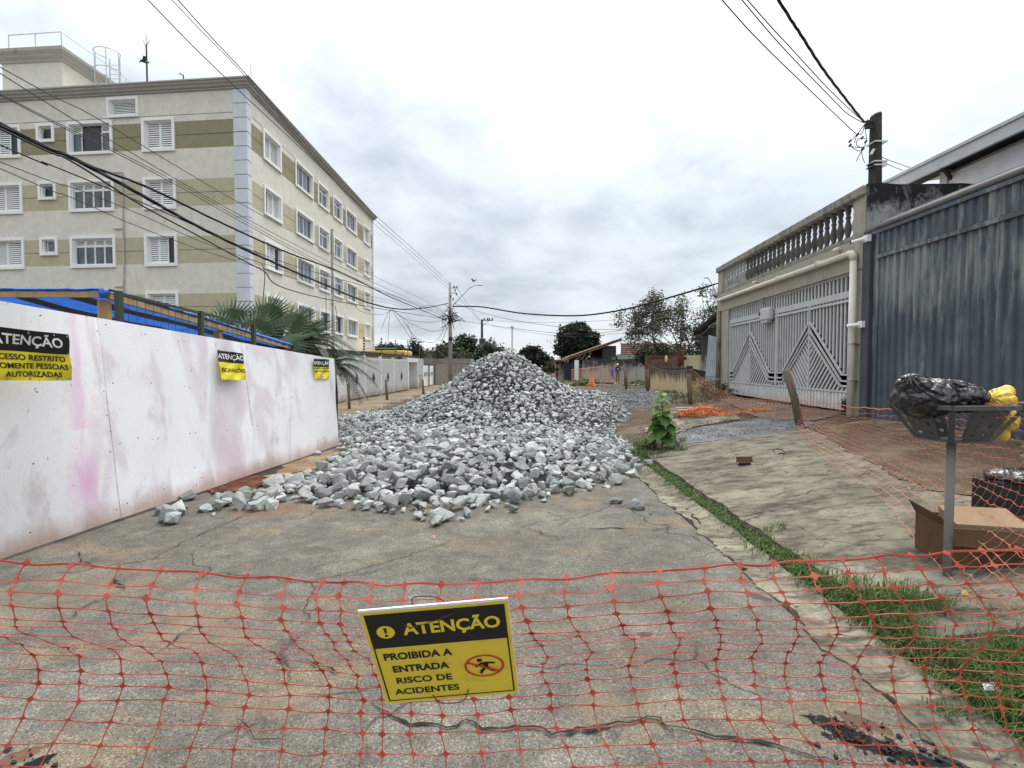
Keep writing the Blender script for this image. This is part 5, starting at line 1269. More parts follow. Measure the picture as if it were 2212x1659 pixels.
mb = MB(); mb.box(S1 - .38, S1, 0.0, .20, BB, TB); mb.build('end_post', M_BEIGE, HS, FH)
mb = MB(); mb.box(S0, S0 + .42, 0.0, .20, BB, TB); mb.build('end_post', M_BEIGE, HS, FH)
mb = MB(); mb.box(S0 - .05, S1 + .0, -.07, .24, TB, TT); o = bevel(mb.build('coping', M_COPE, HS, FH), .02)
mb = MB(); mb.box(S0 - .02, S1, -.03, .23, BB, BB + .07); mb.build('plinth', M_COPE, HS, FH)
prof = [(r_q * .82, z_q) for r_q, z_q in [(.075, 0), (.075, .05), (.05, .07), (.055, .10), (.082, .20), (.085, .26), (.055, .36), (.042, .42), (.062, .44), (.062, .47), (.045, .49), (.055, .54), (.072, .60), (.048, .63), (.075, .64), (.075, .685)]]
bme = MB().lathe(prof, 10).mesh('baluster', M_BAL, True); bme2 = MB().lathe(prof, 10).mesh('baluster', M_BALP, True)
nb = 29; rr = random.Random(2)
for i in range(nb):
    s_ = lerp(S0 + .53, S1 - .47, i / (nb - 1))
    link(bpy.data.objects.new('baluster', bme2 if i < 7 or i == nb - 1 else bme), HS, FH @ Matrix.Translation((s_ + rr.gauss(0, .006), .10, BB + .069)) @ Matrix.Rotation(rr.random() * 3, 4, 'Z') @ Matrix.Diagonal((1, 1, (TB - BB - .069) / .685, 1)))
# terrace slab and dark garage behind the gate
mb = MB(); mb.box(S0, S1 - .16, .22, 5, GB + .1, BB - .05); mb.build('terrace_slab', M_BEIGE, HS, FH)
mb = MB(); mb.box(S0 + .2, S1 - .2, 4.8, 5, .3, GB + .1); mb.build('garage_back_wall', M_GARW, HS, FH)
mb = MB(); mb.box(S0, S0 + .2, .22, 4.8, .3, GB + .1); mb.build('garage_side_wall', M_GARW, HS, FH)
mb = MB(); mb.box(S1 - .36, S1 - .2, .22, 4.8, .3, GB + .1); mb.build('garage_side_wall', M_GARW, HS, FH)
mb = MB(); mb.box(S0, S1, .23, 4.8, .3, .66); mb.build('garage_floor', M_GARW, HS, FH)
# mould-blackened side wall standing over the blue gate
mb = MB(); mb.grid(10, 6, lambda a, b: (lerp(6.585, 9.5, a), 9.56, lerp(3.2, 4.97 + .03 * fnoise(a * 6), b))); mb.grid(10, 1, lambda a, b: (lerp(6.585, 9.5, a), lerp(9.56, 9.74, b), 4.97 + .03 * fnoise(a * 6)))
mb.poly([(6.585, 9.56, 3.2), (9.5, 9.56, 3.2), (9.5, 9.56, .3), (6.585, 9.56, .3)]); mb.poly([(9.5, 9.56, .3), (9.5, 9.56, 4.97), (9.5, 9.74, 4.97), (9.5, 9.74, .3)])
mb.build('side_wall', M_MOULD, HS)
# drain pipe
PP = thing('drain_pipe', 'cream plastic drain pipe along the lintel and down the pillar', 'pipe', FH @ V((-.17, -.1, .65)))
mb = MB(); mb.tube([(-7.75, -.10, 3.80), (-.36, -.10, 3.75)], .06, 12); mb.build('pipe', M_PVC, PP, FH, True)
mb = MB(); mb.tube([(-.36, -.10, 3.75), (-.24, -.10, 3.745), (-.185, -.10, 3.70), (-.17, -.10, 3.60)], .068, 12); mb.build('elbow', M_PVC, PP, FH, True)
mb = MB(); mb.tube([(-.17, -.10, 3.60), (-.17, -.10, .62)], .06, 12); mb.build('pipe', M_PVC, PP, FH, True)
for s_ in (-6.0, -4.6, -3.3, -1.4): mb = MB(); mb.tube([(s_ - .03, -.10, 3.787 - .0), (s_ + .03, -.10, 3.787)], .07, 12); mb.build('coupling', M_PVC, PP, FH, True)
for z in (1.3, 2.0): mb = MB(); mb.tube([(-.17, -.10, z), (-.17, -.10, z + .04)], .066, 12); mb.bar((-.17, -.16, z + .02), (-.17, 0, z + .02), .17, .012); mb.build('clamp', M_STEEL, PP, FH)
# small lamps / sensors on the lintel
for s_, z in ((-.75, 3.93), (-4.75, 3.93)):
    o = thing('wall_sensor', 'round sensor on the lintel near the pipe elbow' if s_ > -2 else 'round sensor on the lintel over the gate motor box', 'sensor', FH @ V((s_, -.1, z)), 'sensors on the lintel')
    mb = MB(); mb.tube([(s_, -.02, z), (s_, -.07, z)], .03, 8); mb.build('mount', M_PVC, o, FH); mb = MB(); mb.tube([(s_ - .06, -.1, z), (s_ + .06, -.1, z)], .045, 10); mb.build('lens', M_PVC, o, FH, True)
# barred gate
HG = thing('barred_gate', 'silver barred double gate with two arrow-shaped motifs', 'gate', FH @ V((-3.7, 0, .68)))
YG = .06
mb = MB(); mb.box(GS0, GS1, YG, YG + .05, GB - .05, GB).box(GS0, GS1, YG - .02, YG + .06, 2.95, 3.08).box(GS0, GS1, YG - .03, YG + .03, 2.86, 2.91); mb.build('top_rail', M_WGATE, HG, FH)
tb = MB(); tb.box(-.028, .028, 0, .03, 3.081, GB - .051); tbm = tb.mesh('bar', M_WGATE)
for i in range(46): link(bpy.data.objects.new('bar', tbm), HG, FH @ Matrix.Translation((lerp(GS0 + .06, GS1 - .06, i / 45), YG + .01, 0)))
CEN = (-5.36, -2.02); HWD = 1.30; ZP, ZC, ZS = 2.60, 1.42, 1.06
def chev(s_): 
    d = min(abs(s_ - c) for c in CEN); return ZC if d > HWD else lerp(ZP, ZC, d / HWD)
for i in range(50):
    s_ = lerp(GS0 + .07, GS1 - .07, i / 49)
    if min(abs(s_ - c) for c in (*CEN, -3.69)) < .05: continue
    mb = MB(); mb.box(s_ - .026, s_ + .026, YG, YG + .03, chev(s_) + .03, 2.95); mb.build('bar', M_WGATE, HG, FH)
for x in (GS0 + .02, -3.72, -3.66, GS1 - .02): mb = MB(); mb.box(x - .025, x + .025, YG - .02, YG + .03, .70, 2.95); mb.build('stile', M_WGATE, HG, FH)
for c in CEN:
    lo, hi = (GS0 + .04, -3.75) if c < -4 else (-3.63, GS1 - .04)
    mb = MB(); mb.box(c - .022, c + .022, YG - .03, YG + .02, ZS, 2.95); mb.build('spine', M_WGATE, HG, FH)
    for k, dz in enumerate((0.0, -.15, -.27)):
        mb = MB(); zp, zc = ZP + dz * 1.25, ZC + dz * .85; hw = HWD - .02 * k
        for sg in (-1, 1):
            e_ = c + sg * hw; mb.bar((c, YG - .015 - .004 * k, zp), (e_, YG - .015 - .004 * k, zc), .035 if k else .045, .035, (0, 1, 0))
            lim = hi if sg > 0 else lo
            if abs(lim - c) > hw: mb.bar((e_, YG - .015, zc), (lim, YG - .015, zc), .035, .035, (0, 1, 0))
        mb.build('chevron', M_WGATE, HG, FH)
    zp2, zc2, hw2 = ZP - .27 * 1.25, ZC - .27 * .85, HWD - .04
    leg = lambda x: zc2 if x > hw2 else lerp(zp2, zc2, x / hw2)
    for sg in (-1, 1):      # ribs rise outwards from the spine and the foot rail to the inner chevron
        lim = abs((hi if sg > 0 else lo) - c) - .02
        starts = [(0.0, ZS + .155 * k) for k in range(0, 8)] + [(.155 * k, ZS) for k in range(1, 11)]
        for x0, z0 in starts:
            x, z = x0, z0
            while x < lim and z < leg(x) - .01: x += .01; z += .0105
            if x - x0 < .06: continue
            mb = MB(); mb.bar((c + sg * x0, YG, z0), (c + sg * x, YG, z), .050, .03, (0, 1, 0)); mb.build('rib', M_WGATE, HG, FH)
for a, b in ((GS0 + .05, -3.75), (-3.63, GS1 - .05)):
    mb = MB(); n = 48
    for i in range(n):
        x0, x1 = lerp(a, b, i / n), lerp(a, b, (i + 1) / n); y = YG + (.012 if i % 2 else -.006)
        mb.box(x0, x1, y, y + .02, .70 - .02 * 0, ZS)
    mb.build('foot_sheet', M_WSHEET, HG, FH)
mb = MB(); mb.box(GS0, GS1, YG - .02, YG + .05, ZS, ZS + .035); mb.build('foot_rail', M_WGATE, HG, FH)
mb = MB(); mb.box(-3.5, -3.40, YG - .06, YG - .02, 1.75, 1.78); mb.build('handle', M_STEEL, HG, FH)
MO = thing('gate_motor', 'grey motor box with a dark eye on the barred gate rail', 'motor box', FH @ V((-4.04, -.1, 2.78)))
mb = MB(); mb.box(-4.32, -3.76, -.14, .02, 2.80, 3.14); o = bevel(mb.build('case', M_WGATE, MO, FH), .05, 2)
mb = MB(); mb.box(-4.22, -3.86, -.12, .0, 2.745, 2.80); mb.build('belly', M_WGATE, MO, FH); mb = MB(); mb.tube([(-4.28, -.15, 3.0), (-4.28, -.12, 3.0)], .05, 10); mb.build('eye', M_INS, MO, FH)
mb = MB(); mb.tube([(-4.1, -.05, 3.14), (-4.25, -.05, 3.35), (-4.28, -.03, 3.45)], .01, 4); mb.build('wire', M_INS, MO, FH)
# wall cameras
for i, (s_, z) in enumerate(((0.03, 2.36), (.12, 3.92))):
    o = thing('security_camera', ['small bullet camera beside the drain pipe', 'white bullet camera on top of the blue gate post'][i], 'camera', FH @ V((s_, -.12, z)), 'cameras on the house corner')
    mb = MB(); mb.box(s_ - .02, s_ + .10, -.10, -.02, z - .05, z + .07); mb.build('box', M_SWHT, o, FH); mb = MB(); mb.tube([(s_ + .04, -.1, z + .01), (s_ - .14, -.22, z - .01)], .035, 8); mb.build('barrel', M_SWHT, o, FH); mb = MB(); mb.tube([(s_ - .14, -.22, z - .01), (s_ - .16, -.233, z - .012)], .033, 8); mb.build('lens', M_INS, o, FH)
mb = MB(); mb.box(.03, .06, -.03, -.0, 2.45, 3.85); o = mb.build('conduit', M_SWHT, None, FH); tag(o, 'thin white conduit on the dark post between house and blue gate', 'conduit')

# ------------------------------------------------------------------ blue corrugated gate
def mk_blue():
    t = NT('blue_gate_paint', 0.55, 0.1, 0.35); p = t.co(True); z = t.sep(p)[2]
    a = t.noise(t.map(p, (9, 9, .8)), 1.4, 7, .68, .3); b = t.noise(t.map(p, (1, 1, .7)), 1.5, 5, .6)
    k = t.math('ADD', t.math('MULTIPLY', a, .55), t.math('MULTIPLY', b, .35))
    k = t.math('SUBTRACT', k, t.math('MULTIPLY', t.math('ABSOLUTE', t.math('SUBTRACT', z, 2.95)), 0.085))
    f = t.ramp(k, [(.385, 0.0), (.49, 1.0)])
    c = t.mix(t.math('MULTIPLY', f, .75), t.ramp(b, [(.3, (.058, .073, .092)), (.7, (.095, .115, .138))]), (.27, .295, .285))
    t.base(c).bump(t.noise(p, 40, 4, .7), .12, .01); return t.m
M_BLUE = mk_blue()
M_BLUEP = weathered('blue_post_paint', (0.068, 0.078, 0.098), (0.22, 0.22, 0.22), amount=.12, sx=4, sz=.7, grain=30, gb=.2)
FB = frame(6.40 + .018 * 9.5, 9.5, math.atan2(-1, -0.018))
BG = thing('corrugated_gate', 'tall slate blue corrugated metal gate streaked with worn paint', 'gate', FB @ V((2.0, 0, .62)))
BL = 7.2
def corr(x0, x1, z0, z1, y0=0.0, pitch=.162, dep=.032):
    mb = MB(); xs = []; x = x0
    while x < x1:
        for dx, dy in ((0, 0), (.42, 0), (.55, dep), (.87, dep)):
            if x + dx * pitch <= x1: xs.append((x + dx * pitch, y0 + dy))
        x += pitch
    for (a, ya), (b, yb) in zip(xs, xs[1:]):
        n = 6
        for k in range(n): mb.poly([(a, ya, lerp(z0, z1, k / n)), (b, yb, lerp(z0, z1, k / n)), (b, yb, lerp(z0, z1, (k + 1) / n)), (a, ya, lerp(z0, z1, (k + 1) / n))])
    return mb
corr(.34, BL, .64, 3.56).build('ribbed_sheet', M_BLUE, BG, FB)
corr(.34, BL, 3.60, 3.98).build('ribbed_sheet', M_BLUE, BG, FB)
for z0, z1 in ((3.52, 3.585), (3.97, 4.03)): mb = MB(); mb.box(.26, BL, -.03, .03, z0, z1); mb.build('rail', M_BLUE, BG, FB)
mb = MB(); mb.box(.26, .335, -.02, .05, .62, 4.03); mb.build('stile', M_BLUE, BG, FB)
mb = MB(); mb.box(.14, .20, .03, .08, .62, 3.9); mb.build('guide', M_BLUE, BG, FB)
BP = MB().box(-.07, .135, -.04, .3, .3, 4.0); o = BP.build('gate_post', M_BLUEP, None, FB); tag(o, 'dark blue masonry post between the house and the blue gate', 'post')
mb = MB(); mb.box(.136, BL, .12, .3, 4.04, 4.22); o = mb.build('gate_beam', M_MOULD, None, FB); tag(o, 'stained concrete beam over the blue gate', 'beam')
mb = MB(); mb.tube([(-.02, .02, 4.10), (BL, .02, 4.10)], .055, 10); o = mb.build('gate_pipe', simple('pipe_grey', (.17, .17, .16), .6, var=.25, world=True), None, FB, True); tag(o, 'grey pipe along the top of the blue gate', 'pipe')
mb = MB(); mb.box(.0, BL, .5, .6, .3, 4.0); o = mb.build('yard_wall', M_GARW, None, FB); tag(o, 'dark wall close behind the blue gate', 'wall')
# white house behind it
WHO = thing('white_house', 'white house with a broad eave behind the blue gate', 'house', (9.6, 10, .65))
M_WH = weathered('white_house_paint', (0.76, 0.76, 0.77), (0.45, 0.45, 0.45), amount=.2, sx=1, sz=.7, grain=30, gb=.15)
M_FAS = simple('fascia_grey', (0.50, 0.52, 0.54), .6, var=.15, world=True)
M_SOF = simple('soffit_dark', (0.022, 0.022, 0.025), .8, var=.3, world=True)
xf = 8.45
mb = MB(); mb.box(xf, xf + .06, 1.5, 11.9, 5.50, 5.72); mb.build('fascia', M_FAS, WHO)
mb = MB(); mb.hexa([(xf - .03, 1.5, 5.721), (13, 1.5, 6.3), (13, 11.95, 6.3), (xf - .03, 11.95, 5.721), (xf - .03, 1.5, 5.78), (13, 1.5, 6.36), (13, 11.95, 6.36), (xf - .03, 11.95, 5.78)]); mb.build('roof', M_FAS, WHO)
mb = MB(); mb.poly([(xf + .06, 1.5, 5.56), (8.95, 1.5, 5.57), (8.95, 11.85, 5.57), (xf + .06, 11.85, 5.56)]); mb.build('soffit', M_SOF, WHO)
mb = MB(); mb.box(8.95, 9.15, 1.5, 10.6, .3, 5.9); mb.build('wall', M_WH, WHO)
# shallow arch standing proud of the wall
mb = MB(); N = 16
for i in range(N):
    y0, y1 = lerp(3.0, 10.4, i / N), lerp(3.0, 10.4, (i + 1) / N); fz = lambda y: 4.62 + .62 * math.sin(math.pi * min(1, max(0, (y - 3) / 7.4))) ** .6
    mb.hexa([(8.80, y0, fz(y0)), (8.80, y1, fz(y1)), (8.949, y1, fz(y1)), (8.949, y0, fz(y0)), (8.80, y0, 5.45), (8.80, y1, 5.45), (8.949, y1, 5.45), (8.949, y0, 5.45)])
mb.build('arch', M_WH, WHO)
mb = MB(); mb.box(8.78, 8.945, 10.42, 10.6, 4.4, 5.55); mb.build('pier', M_WH, WHO)
mb = MB(); mb.bar((xf + .05, 10.2, 5.52), (8.9, 10.4, 5.3), .05, .06); mb.build('eave_bracket', M_SOF, WHO)
# roadside pole standing behind the corner of the house
HP = thing('utility_pole', 'dark mossy concrete pole rising behind the balustrade corner', 'pole', (7.22, 10.15, .6))
M_MPOLE = weathered('mossy_pole', (0.075, 0.072, 0.062), (0.012, 0.013, 0.011), amount=.95, sx=4, sz=1, grain=40, gb=.4)
zt = at(1880, 237, 10.05).z
mb = MB(); mb.hexa([(7.07, 10.03, .6), (7.33, 10.03, .6), (7.33, 10.29, .6), (7.07, 10.29, .6), (7.045, 10.06, zt - .05), (7.20, 10.06, zt), (7.20, 10.24, zt), (7.045, 10.24, zt - .05)]); bevel(mb.build('shaft', M_MPOLE, HP), .03)
for v in (305, 348, 356): z = at(1880, v, 10.05).z; mb = MB(); mb.box(7.035, 7.29, 10.03, 10.28, z - .012, z + .012); mb.build('strap', M_STEEL, HP)
z = at(1870, 265, 10.05).z; mb = MB(); mb.box(6.93, 7.05, 10.1, 10.15, z + .045, z + .065).box(6.93, 7.05, 10.1, 10.15, z - .075, z - .055); mb.build('bracket', M_DMET, HP)
mb = MB(); mb.lathe([(.02, -.09), (.05, -.07), (.035, -.03), (.055, 0), (.035, .03), (.05, .06), (.02, .09)], 8, (6.94, 10.12, z)); mb.build('insulator', M_INS, HP)
z = at(1866, 357, 10.05).z; mb = MB(); mb.lathe([(.02, -.06), (.045, -.04), (.03, 0), (.045, .03), (.02, .06)], 8, (6.99, 10.1, z)); mb.build('insulator', M_INS, HP)
mb = MB(); p = at(1884, 328, 9.98); mb.bar(p + V((-.02, 0, -.05)), p + V((.03, 0, .05)), .05, .03); mb.build('tag_plate', M_PVC, HP)
for (u, v) in ((1836, 305), (1836, 314), (1852, 291), (1862, 298), (1870, 306), (1864, 322)):
    p = at(u, v, 10.05); mb = MB(); mb.tube([p + V((-.015, 0, -.02)), p + V((.02, 0, .025))], .02, 6); mb.build('clamp', M_INS, HP)
rw = [[(1868, 268), (1850, 292), (1836, 305)], [(1867, 272), (1862, 288), (1852, 291)], [(1836, 314), (1848, 318), (1866, 317), (1870, 306)], [(1836, 314), (1846, 322), (1856, 326), (1866, 318)], [(1868, 272), (1870, 285), (1872, 300)], [(1872, 300), (1855, 300), (1850, 312), (1862, 320)], [(1862, 320), (1862, 335), (1868, 352)], [(1866, 318), (1856, 335), (1850, 348)], [(1852, 291), (1848, 300), (1846, 308)]]
mb = MB()
for w_ in rw: mb.tube(smooth_pts([at(u, v, 10.05) for u, v in w_], 6), .0075, 4)
mb.build('jumper_wires', M_WIRE, HP)['kind'] = 'stuff'
top = V((6.95, 10.1, at(1868, 262, 10.1).z))
def cross(u, v, Y): return at(u, v, Y)
for i, (px, ez) in enumerate((([(1682, 0), (1730, 75), (1775, 145), (1820, 205), (1862, 258)], 262), ([(1603, 0), (1700, 112), (1780, 195), (1830, 245)], 266), ([(1615, 0), (1705, 100), (1790, 192), (1840, 240)], 264), ([(1560, 0), (1650, 98), (1750, 195), (1820, 262), (1850, 290)], 0))):
    P = []
    for u, v in px:
        # vertical plane through the pole running across the street towards the lens
        a0, b0 = V((6.95, 10.1)), V((3.65, 7.0)); d = ray(u, v); dx, dy = (b0 - a0); t = (a0.x * dy - a0.y * dx) / (d.x * dy - d.y * dx); P.append(C0 + d * t)
    if ez: P.append(at(1867, ez, 10.1))
    P = [P[0] + (P[0] - P[1]) * 3 + V((0, 0, .1))] + P
    cable(P, .012 if i == 0 else .007, ['thick wavy cable reaching the pole over the blue gate', 'left wire of the close pair reaching the pole over the house', 'right wire of the close pair reaching the pole over the house', 'lowest thin wire reaching the clamps on the pole over the house'][i], 'wires to the right-hand pole', .010 if i == 0 else 0)
for i, (a, b, c) in enumerate((((1894, 334), (1920, 346), (1965, 362)), ((1894, 341), (1925, 358), (1950, 368)))):
    cable([at(*a, 10.1), at(*b, 10.0), at(*c, 9.6)], .006, ['upper thin wire from the pole to the white house', 'lower thin wire from the pole to the white house'][i], 'wires to the white house')

# ------------------------------------------------------------------ beyond the house on the right
M_RUST = weathered('rusty_steel', (0.16, 0.065, 0.045), (0.07, 0.03, 0.022), amount=.4, sx=4, sz=1, grain=40, gb=.3)
M_YWALL = weathered('ochre_wall', (0.53, 0.43, 0.26), (0.05, 0.045, 0.038), amount=.75, sx=2.4, sz=.55, grain=25, gb=.3, top=(1.05, .5))
M_DWALL = weathered('dirty_wall', (0.36, 0.33, 0.29), (0.05, 0.048, 0.045), amount=.68, sx=.9, sz=.4, grain=12, gb=.3, top=(1.3, .16))
M_WOODG = simple('stake_wood', (0.14, 0.105, 0.075), .9, var=.35, scale=8, bump=.4, stretch=(1, 1, .15), world=True)
M_TILE = weathered('old_tiles', (0.16, 0.072, 0.048), (0.045, 0.03, 0.024), amount=.55, sx=1.5, sz=1, grain=20, gb=.4)
ya, yb = V((7.15, 26.3, .36)), V((6.85, 19.8, .46))
YW = thing('ochre_wall', 'low ochre wall black with mould along its top', 'wall', ya.lerp(yb, .5))
def wallbox(nm, mat, par, a, b, h0, h1, th_=.16, kind=None, n=(1, 0, 0)):
    mb = MB(); k = V(n) * th_; N = 12
    mb.grid(N, 5, lambda s_, t_: a.lerp(b, s_) + V((0, 0, lerp(-.2, lerp(h0, h1, s_), t_)))); mb.grid(N, 5, lambda s_, t_: a.lerp(b, 1 - s_) + k + V((0, 0, lerp(-.2, lerp(h1, h0, s_), t_))))
    mb.grid(N, 1, lambda s_, t_: a.lerp(b, s_) + V((0, 0, lerp(h0, h1, s_))) + k * t_)
    for e_, h in ((a, h0), (b, h1)): mb.poly([e_ + V((0, 0, -.2)), e_ + k + V((0, 0, -.2)), e_ + k + V((0, 0, h)), e_ + V((0, 0, h))])
    return mb.build(nm, mat, par)
wallbox('wall_face', M_YWALL, YW, ya, yb, 1.18, 1.06)
wallbox('return_wall', M_YWALL, YW, yb + V((.01, 0, 0)), yb + V((1.4, -.5, 0)), 1.06, .75, .16, n=(0, 1, 0))
mb = MB(); mb.hexa([yb + V((-.06, -.1, -.1)), yb + V((.14, -.1, -.1)), yb + V((.14, .1, -.1)), yb + V((-.06, .1, -.1)), yb + V((-.06, -.1, 1.13)), yb + V((.14, -.1, 1.13)), yb + V((.14, .1, 1.13)), yb + V((-.06, .1, 1.13))]); mb.build('end_pier', M_YWALL, YW)
# weedy bank before it
RG = thing('rusty_gate', 'rust red iron gate with pale boards behind the ochre wall', 'gate', V((7.3, 28, .3)))
a = at(1398, 845, 27.4); b_ = at(1400, 768, 27.4)
mb = MB(); mb.box(a.x - .10, a.x + .12, 27.3, 27.5, 0, b_.z); mb.build('gate_post', M_RUST, RG)
c = at(1476, 800, 27.6); mb = MB(); mb.box(c.x - .05, c.x + .05, 27.55, 27.65, 0, at(1476, 752, 27.6).z); mb.build('gate_post', M_RUST, RG)
for i in range(5):
    u0, u1 = lerp(1406, 1474, i / 5) + 1, lerp(1406, 1474, (i + 1) / 5) - 1; mb = MB(); mb.box(at(u0, 0, 27.8).x, at(u1, 0, 27.8).x, 27.8, 27.85, .2, at(0, 778 - i * 1.5, 27.8).z); mb.build('board', simple('pink_board', (.34, .27, .25), .8, var=.35, scale=5, stretch=(1, 1, .2), world=True) if i == 0 else bpy.data.materials['pink_board'], RG)
mb = MB()
for i in range(26): x = lerp(a.x + .15, c.x - .06, i / 25); mb.tube([(x, 27.6, .2), (x, 27.6, at(0, 768 - i * .2, 27.6).z)], .018, 4)
mb.build('bar_infill', M_RUST, RG)['kind'] = 'stuff'
for v in (800, 771): z = at(0, v, 27.6).z; mb = MB(); mb.box(a.x + .12, c.x - .05, 27.57, 27.63, z - .03, z + .03); mb.build('rail', M_RUST, RG)
mb = MB(); p = at(1439, 776, 27.5); mb.lathe2(p, .08, .08, .2, 8, 6); mb.build('yellow_lamp', simple('lamp_yellow', (.7, .55, .25), .5), RG, None, True)
a, b_ = at(1478, 820, 27.0), at(1534, 835, 23.0); a.z = .4; b_.z = .5
YG2 = thing('yellow_wall', 'tall pale yellow wall between the rusty gate and the tin sheet', 'wall', a.lerp(b_, .5)); wallbox('wall_face', weathered('pale_yellow', (.50, .45, .27), (.22, .20, .13), amount=.4, sx=1.2, sz=.6, grain=20, gb=.3), YG2, a, b_, at(1478, 768, 27).z - .4, at(1534, 766, 23).z - .5, .2)
mb = MB(); mb.box(at(1483, 0, 26.5).x, at(1490, 0, 26.5).x, 26.3, 26.34, at(0, 778, 26).z, at(0, 770, 26).z); mb.build('plaque', M_DMET, YG2)
# leaning corrugated tin sheet
M_TIN = weathered('tin_sheet', (0.42, 0.45, 0.47), (0.25, 0.23, 0.21), amount=.2, sx=2, sz=.5, grain=30, gb=.1)
TS = thing('tin_sheet', 'corrugated tin sheet leaning beside the house pillar', 'sheet', at(1540, 822, 17.4))
tl, tr, br, bl = at(1531, 724, 17.9), at(1556, 730, 17.7), at(1556, 821, 17.2), at(1523, 823, 17.4)
mb = MB(); N = 56
mb.grid(N, 6, lambda s_, t_: bl.lerp(br, s_).lerp(tl.lerp(tr, s_), t_) + V((-.3, -1, 0)).normalized() * .022 * math.sin(s_ * 2 * math.pi * 8)); mb.build('sheet', M_TIN, TS, None, True)
mb = MB(); mb.bar(br + V((.1, .1, -.2)), tr + V((.02, .1, .1)), .05, .05); mb.build('prop', M_WOODG, TS)
# timber post and mossy trunk by the house pillar
mb = MB(); p = FH @ V((-7.75, -.05, .55)); mb.tube([p, p + V((.0, 0, 2.9))], [.10, .085], 8); o = mb.build('corner_post', weathered('mossy_post', (.2, .19, .15), (.05, .05, .035), amount=.6, sx=3, sz=1), None, None, True); tag(o, 'mossy round post at the far corner of the balustrade house', 'post')
# small house with dark roof
DH = thing('dark_roof_house', 'small house with a dark sloping eave behind the tin sheet', 'house', V((9.2, 21, .5)))
mb = MB(); mb.box(at(1536, 0, 21).x, 12, 21, 21.6, .3, at(0, 708, 21).z); mb.build('wall', M_DWALL, DH)
e0, e1 = at(1512, 722, 20.8), at(1556, 684, 20.8); dz = V((0, 0, .16)); dy = V((0, .75, 0))
mb = MB(); mb.hexa([e0, e1, e1 + dy, e0 + dy, e0 + dz, e1 + dz, e1 + dy + dz, e0 + dy + dz]); mb.build('roof', simple('old_shaded_roof', (.016, .014, .013), 1.0, var=.5, scale=6, spec=.0, world=True), DH)  # the roof's shade is put into its near-black colour
mb = MB(); e2 = e0 + V((.05, -.05, -.02)); e3 = e1 + V((0, -.05, -.02)); mb.bar(e2, e3, .05, .1, (0, 1, 0)); mb.build('barge_board', M_DMET, DH)
# lamp pole behind the house corner
LP = thing('lamp_pole', 'dark pole with a lamp arm at the far edge of the balustrade house', 'pole', V((8.75, 21.4, .4)))
p = at(1553.5, 700, 21.4); mb = MB(); mb.tube([(p.x, 21.4, .2), (p.x, 21.4, at(0, 585, 21.4).z)], .07, 8); mb.build('shaft', M_DMET, LP)
mb = MB(); mb.tube([at(1551, 641, 21.3), at(1541, 620, 21.3), at(1532, 604, 21.3), at(1527, 599, 21.3)], .022, 5); mb.build('arm', M_RAIL, LP)
mb = MB(); mb.lathe2(at(1525, 600, 21.3), .11, .06, .035, 8, 5); mb.build('lamp_head', M_RAIL, LP, None, True)
rr = random.Random(8)
mb = MB()
for k in range(5): u = 1536 + k * 4; mb.tube(smooth_pts([at(u, 628 - k * 3, 21.3), at(u - 2, 638 - k * 2, 21.3), at(u + 5, 640, 21.3), at(1552, 636 - k * 4, 21.3)], 5), .009, 4)
mb.build('loose_wire', M_WIRE, LP)
# house with sloping tiled roof, its boundary wall
SHO = thing('sloped_roof_house', 'low house with one long sloping roof beyond the people', 'house', V((10, 58, 0)))
r0, r1 = at(1226, 777, 57), at(1343, 736, 57)
dy = V((0, 5, .0)); dz = V((0, 0, .28))
mb = MB(); mb.hexa([r0, r1, r1 + dy, r0 + dy, r0 + dz, r1 + dz, r1 + dy + dz, r0 + dy + dz]); mb.build('roof', simple('roof_edge_tan', (.27, .19, .13), .8, var=.3, world=True), SHO)
n_t = 26; tm = None
for i in range(n_t):      # tile courses along the verge
    p = r0.lerp(r1, (i + .5) / n_t) + V((0, -.08, .26)); d = (r1 - r0).normalized()
    if tm is None:
        mb = MB(); mb.bar(V((0, 0, 0)) - d * .14, d * .14, .35, .09, (0, 0, 1)); tm = mb.mesh('tile', M_TILE)
    link(bpy.data.objects.new('tile', tm), SHO, Matrix.Translation(p + V((0, 0, .02 * (i % 2)))))
mb = MB(); x0, x1 = at(1307, 0, 57.3).x, at(1337, 0, 57.3).x; mb.box(x0, x1, 57.4, 60, 0, at(0, 747, 57.4).z); mb.build('gable_wall', M_DWALL, SHO)
mb = MB(); mb.box(at(1281, 0, 57.6).x, x1 + 6, 58, 62, 0, at(0, 772, 58).z); mb.build('rear_wall', M_DWALL, SHO)
t0, t1, t2, t3 = at(1272, 776, 58), at(1308, 776, 58), at(1308, 754, 61), at(1284, 752, 61)
mb = MB(); mb.poly([t0, t1, t2, t3]); mb.build('tiled_slope', M_TILE, SHO)
a, b_, c, d = at(1341, 770, 58), at(1440, 770, 58), at(1440, 740, 61.5), at(1341, 742, 61.5)
for i in range(7):
    for j in range(9):
        p0 = a.lerp(b_, j / 9).lerp(d.lerp(c, j / 9), i / 7); p1 = a.lerp(b_, (j + 1) / 9).lerp(d.lerp(c, (j + 1) / 9), i / 7); p3 = a.lerp(b_, j / 9).lerp(d.lerp(c, j / 9), (i + 1.15) / 7); p2 = a.lerp(b_, (j + 1) / 9).lerp(d.lerp(c, (j + 1) / 9), (i + 1.15) / 7)
        up = V((0, -.02, .10)); mb = MB(); mb.hexa([p0, p1, p2 - up * .8, p3 - up * .8, p0 + up, p1 + up, p2 - up * .2, p3 - up * .2]); mb.build('tile_course', M_TILE, SHO)
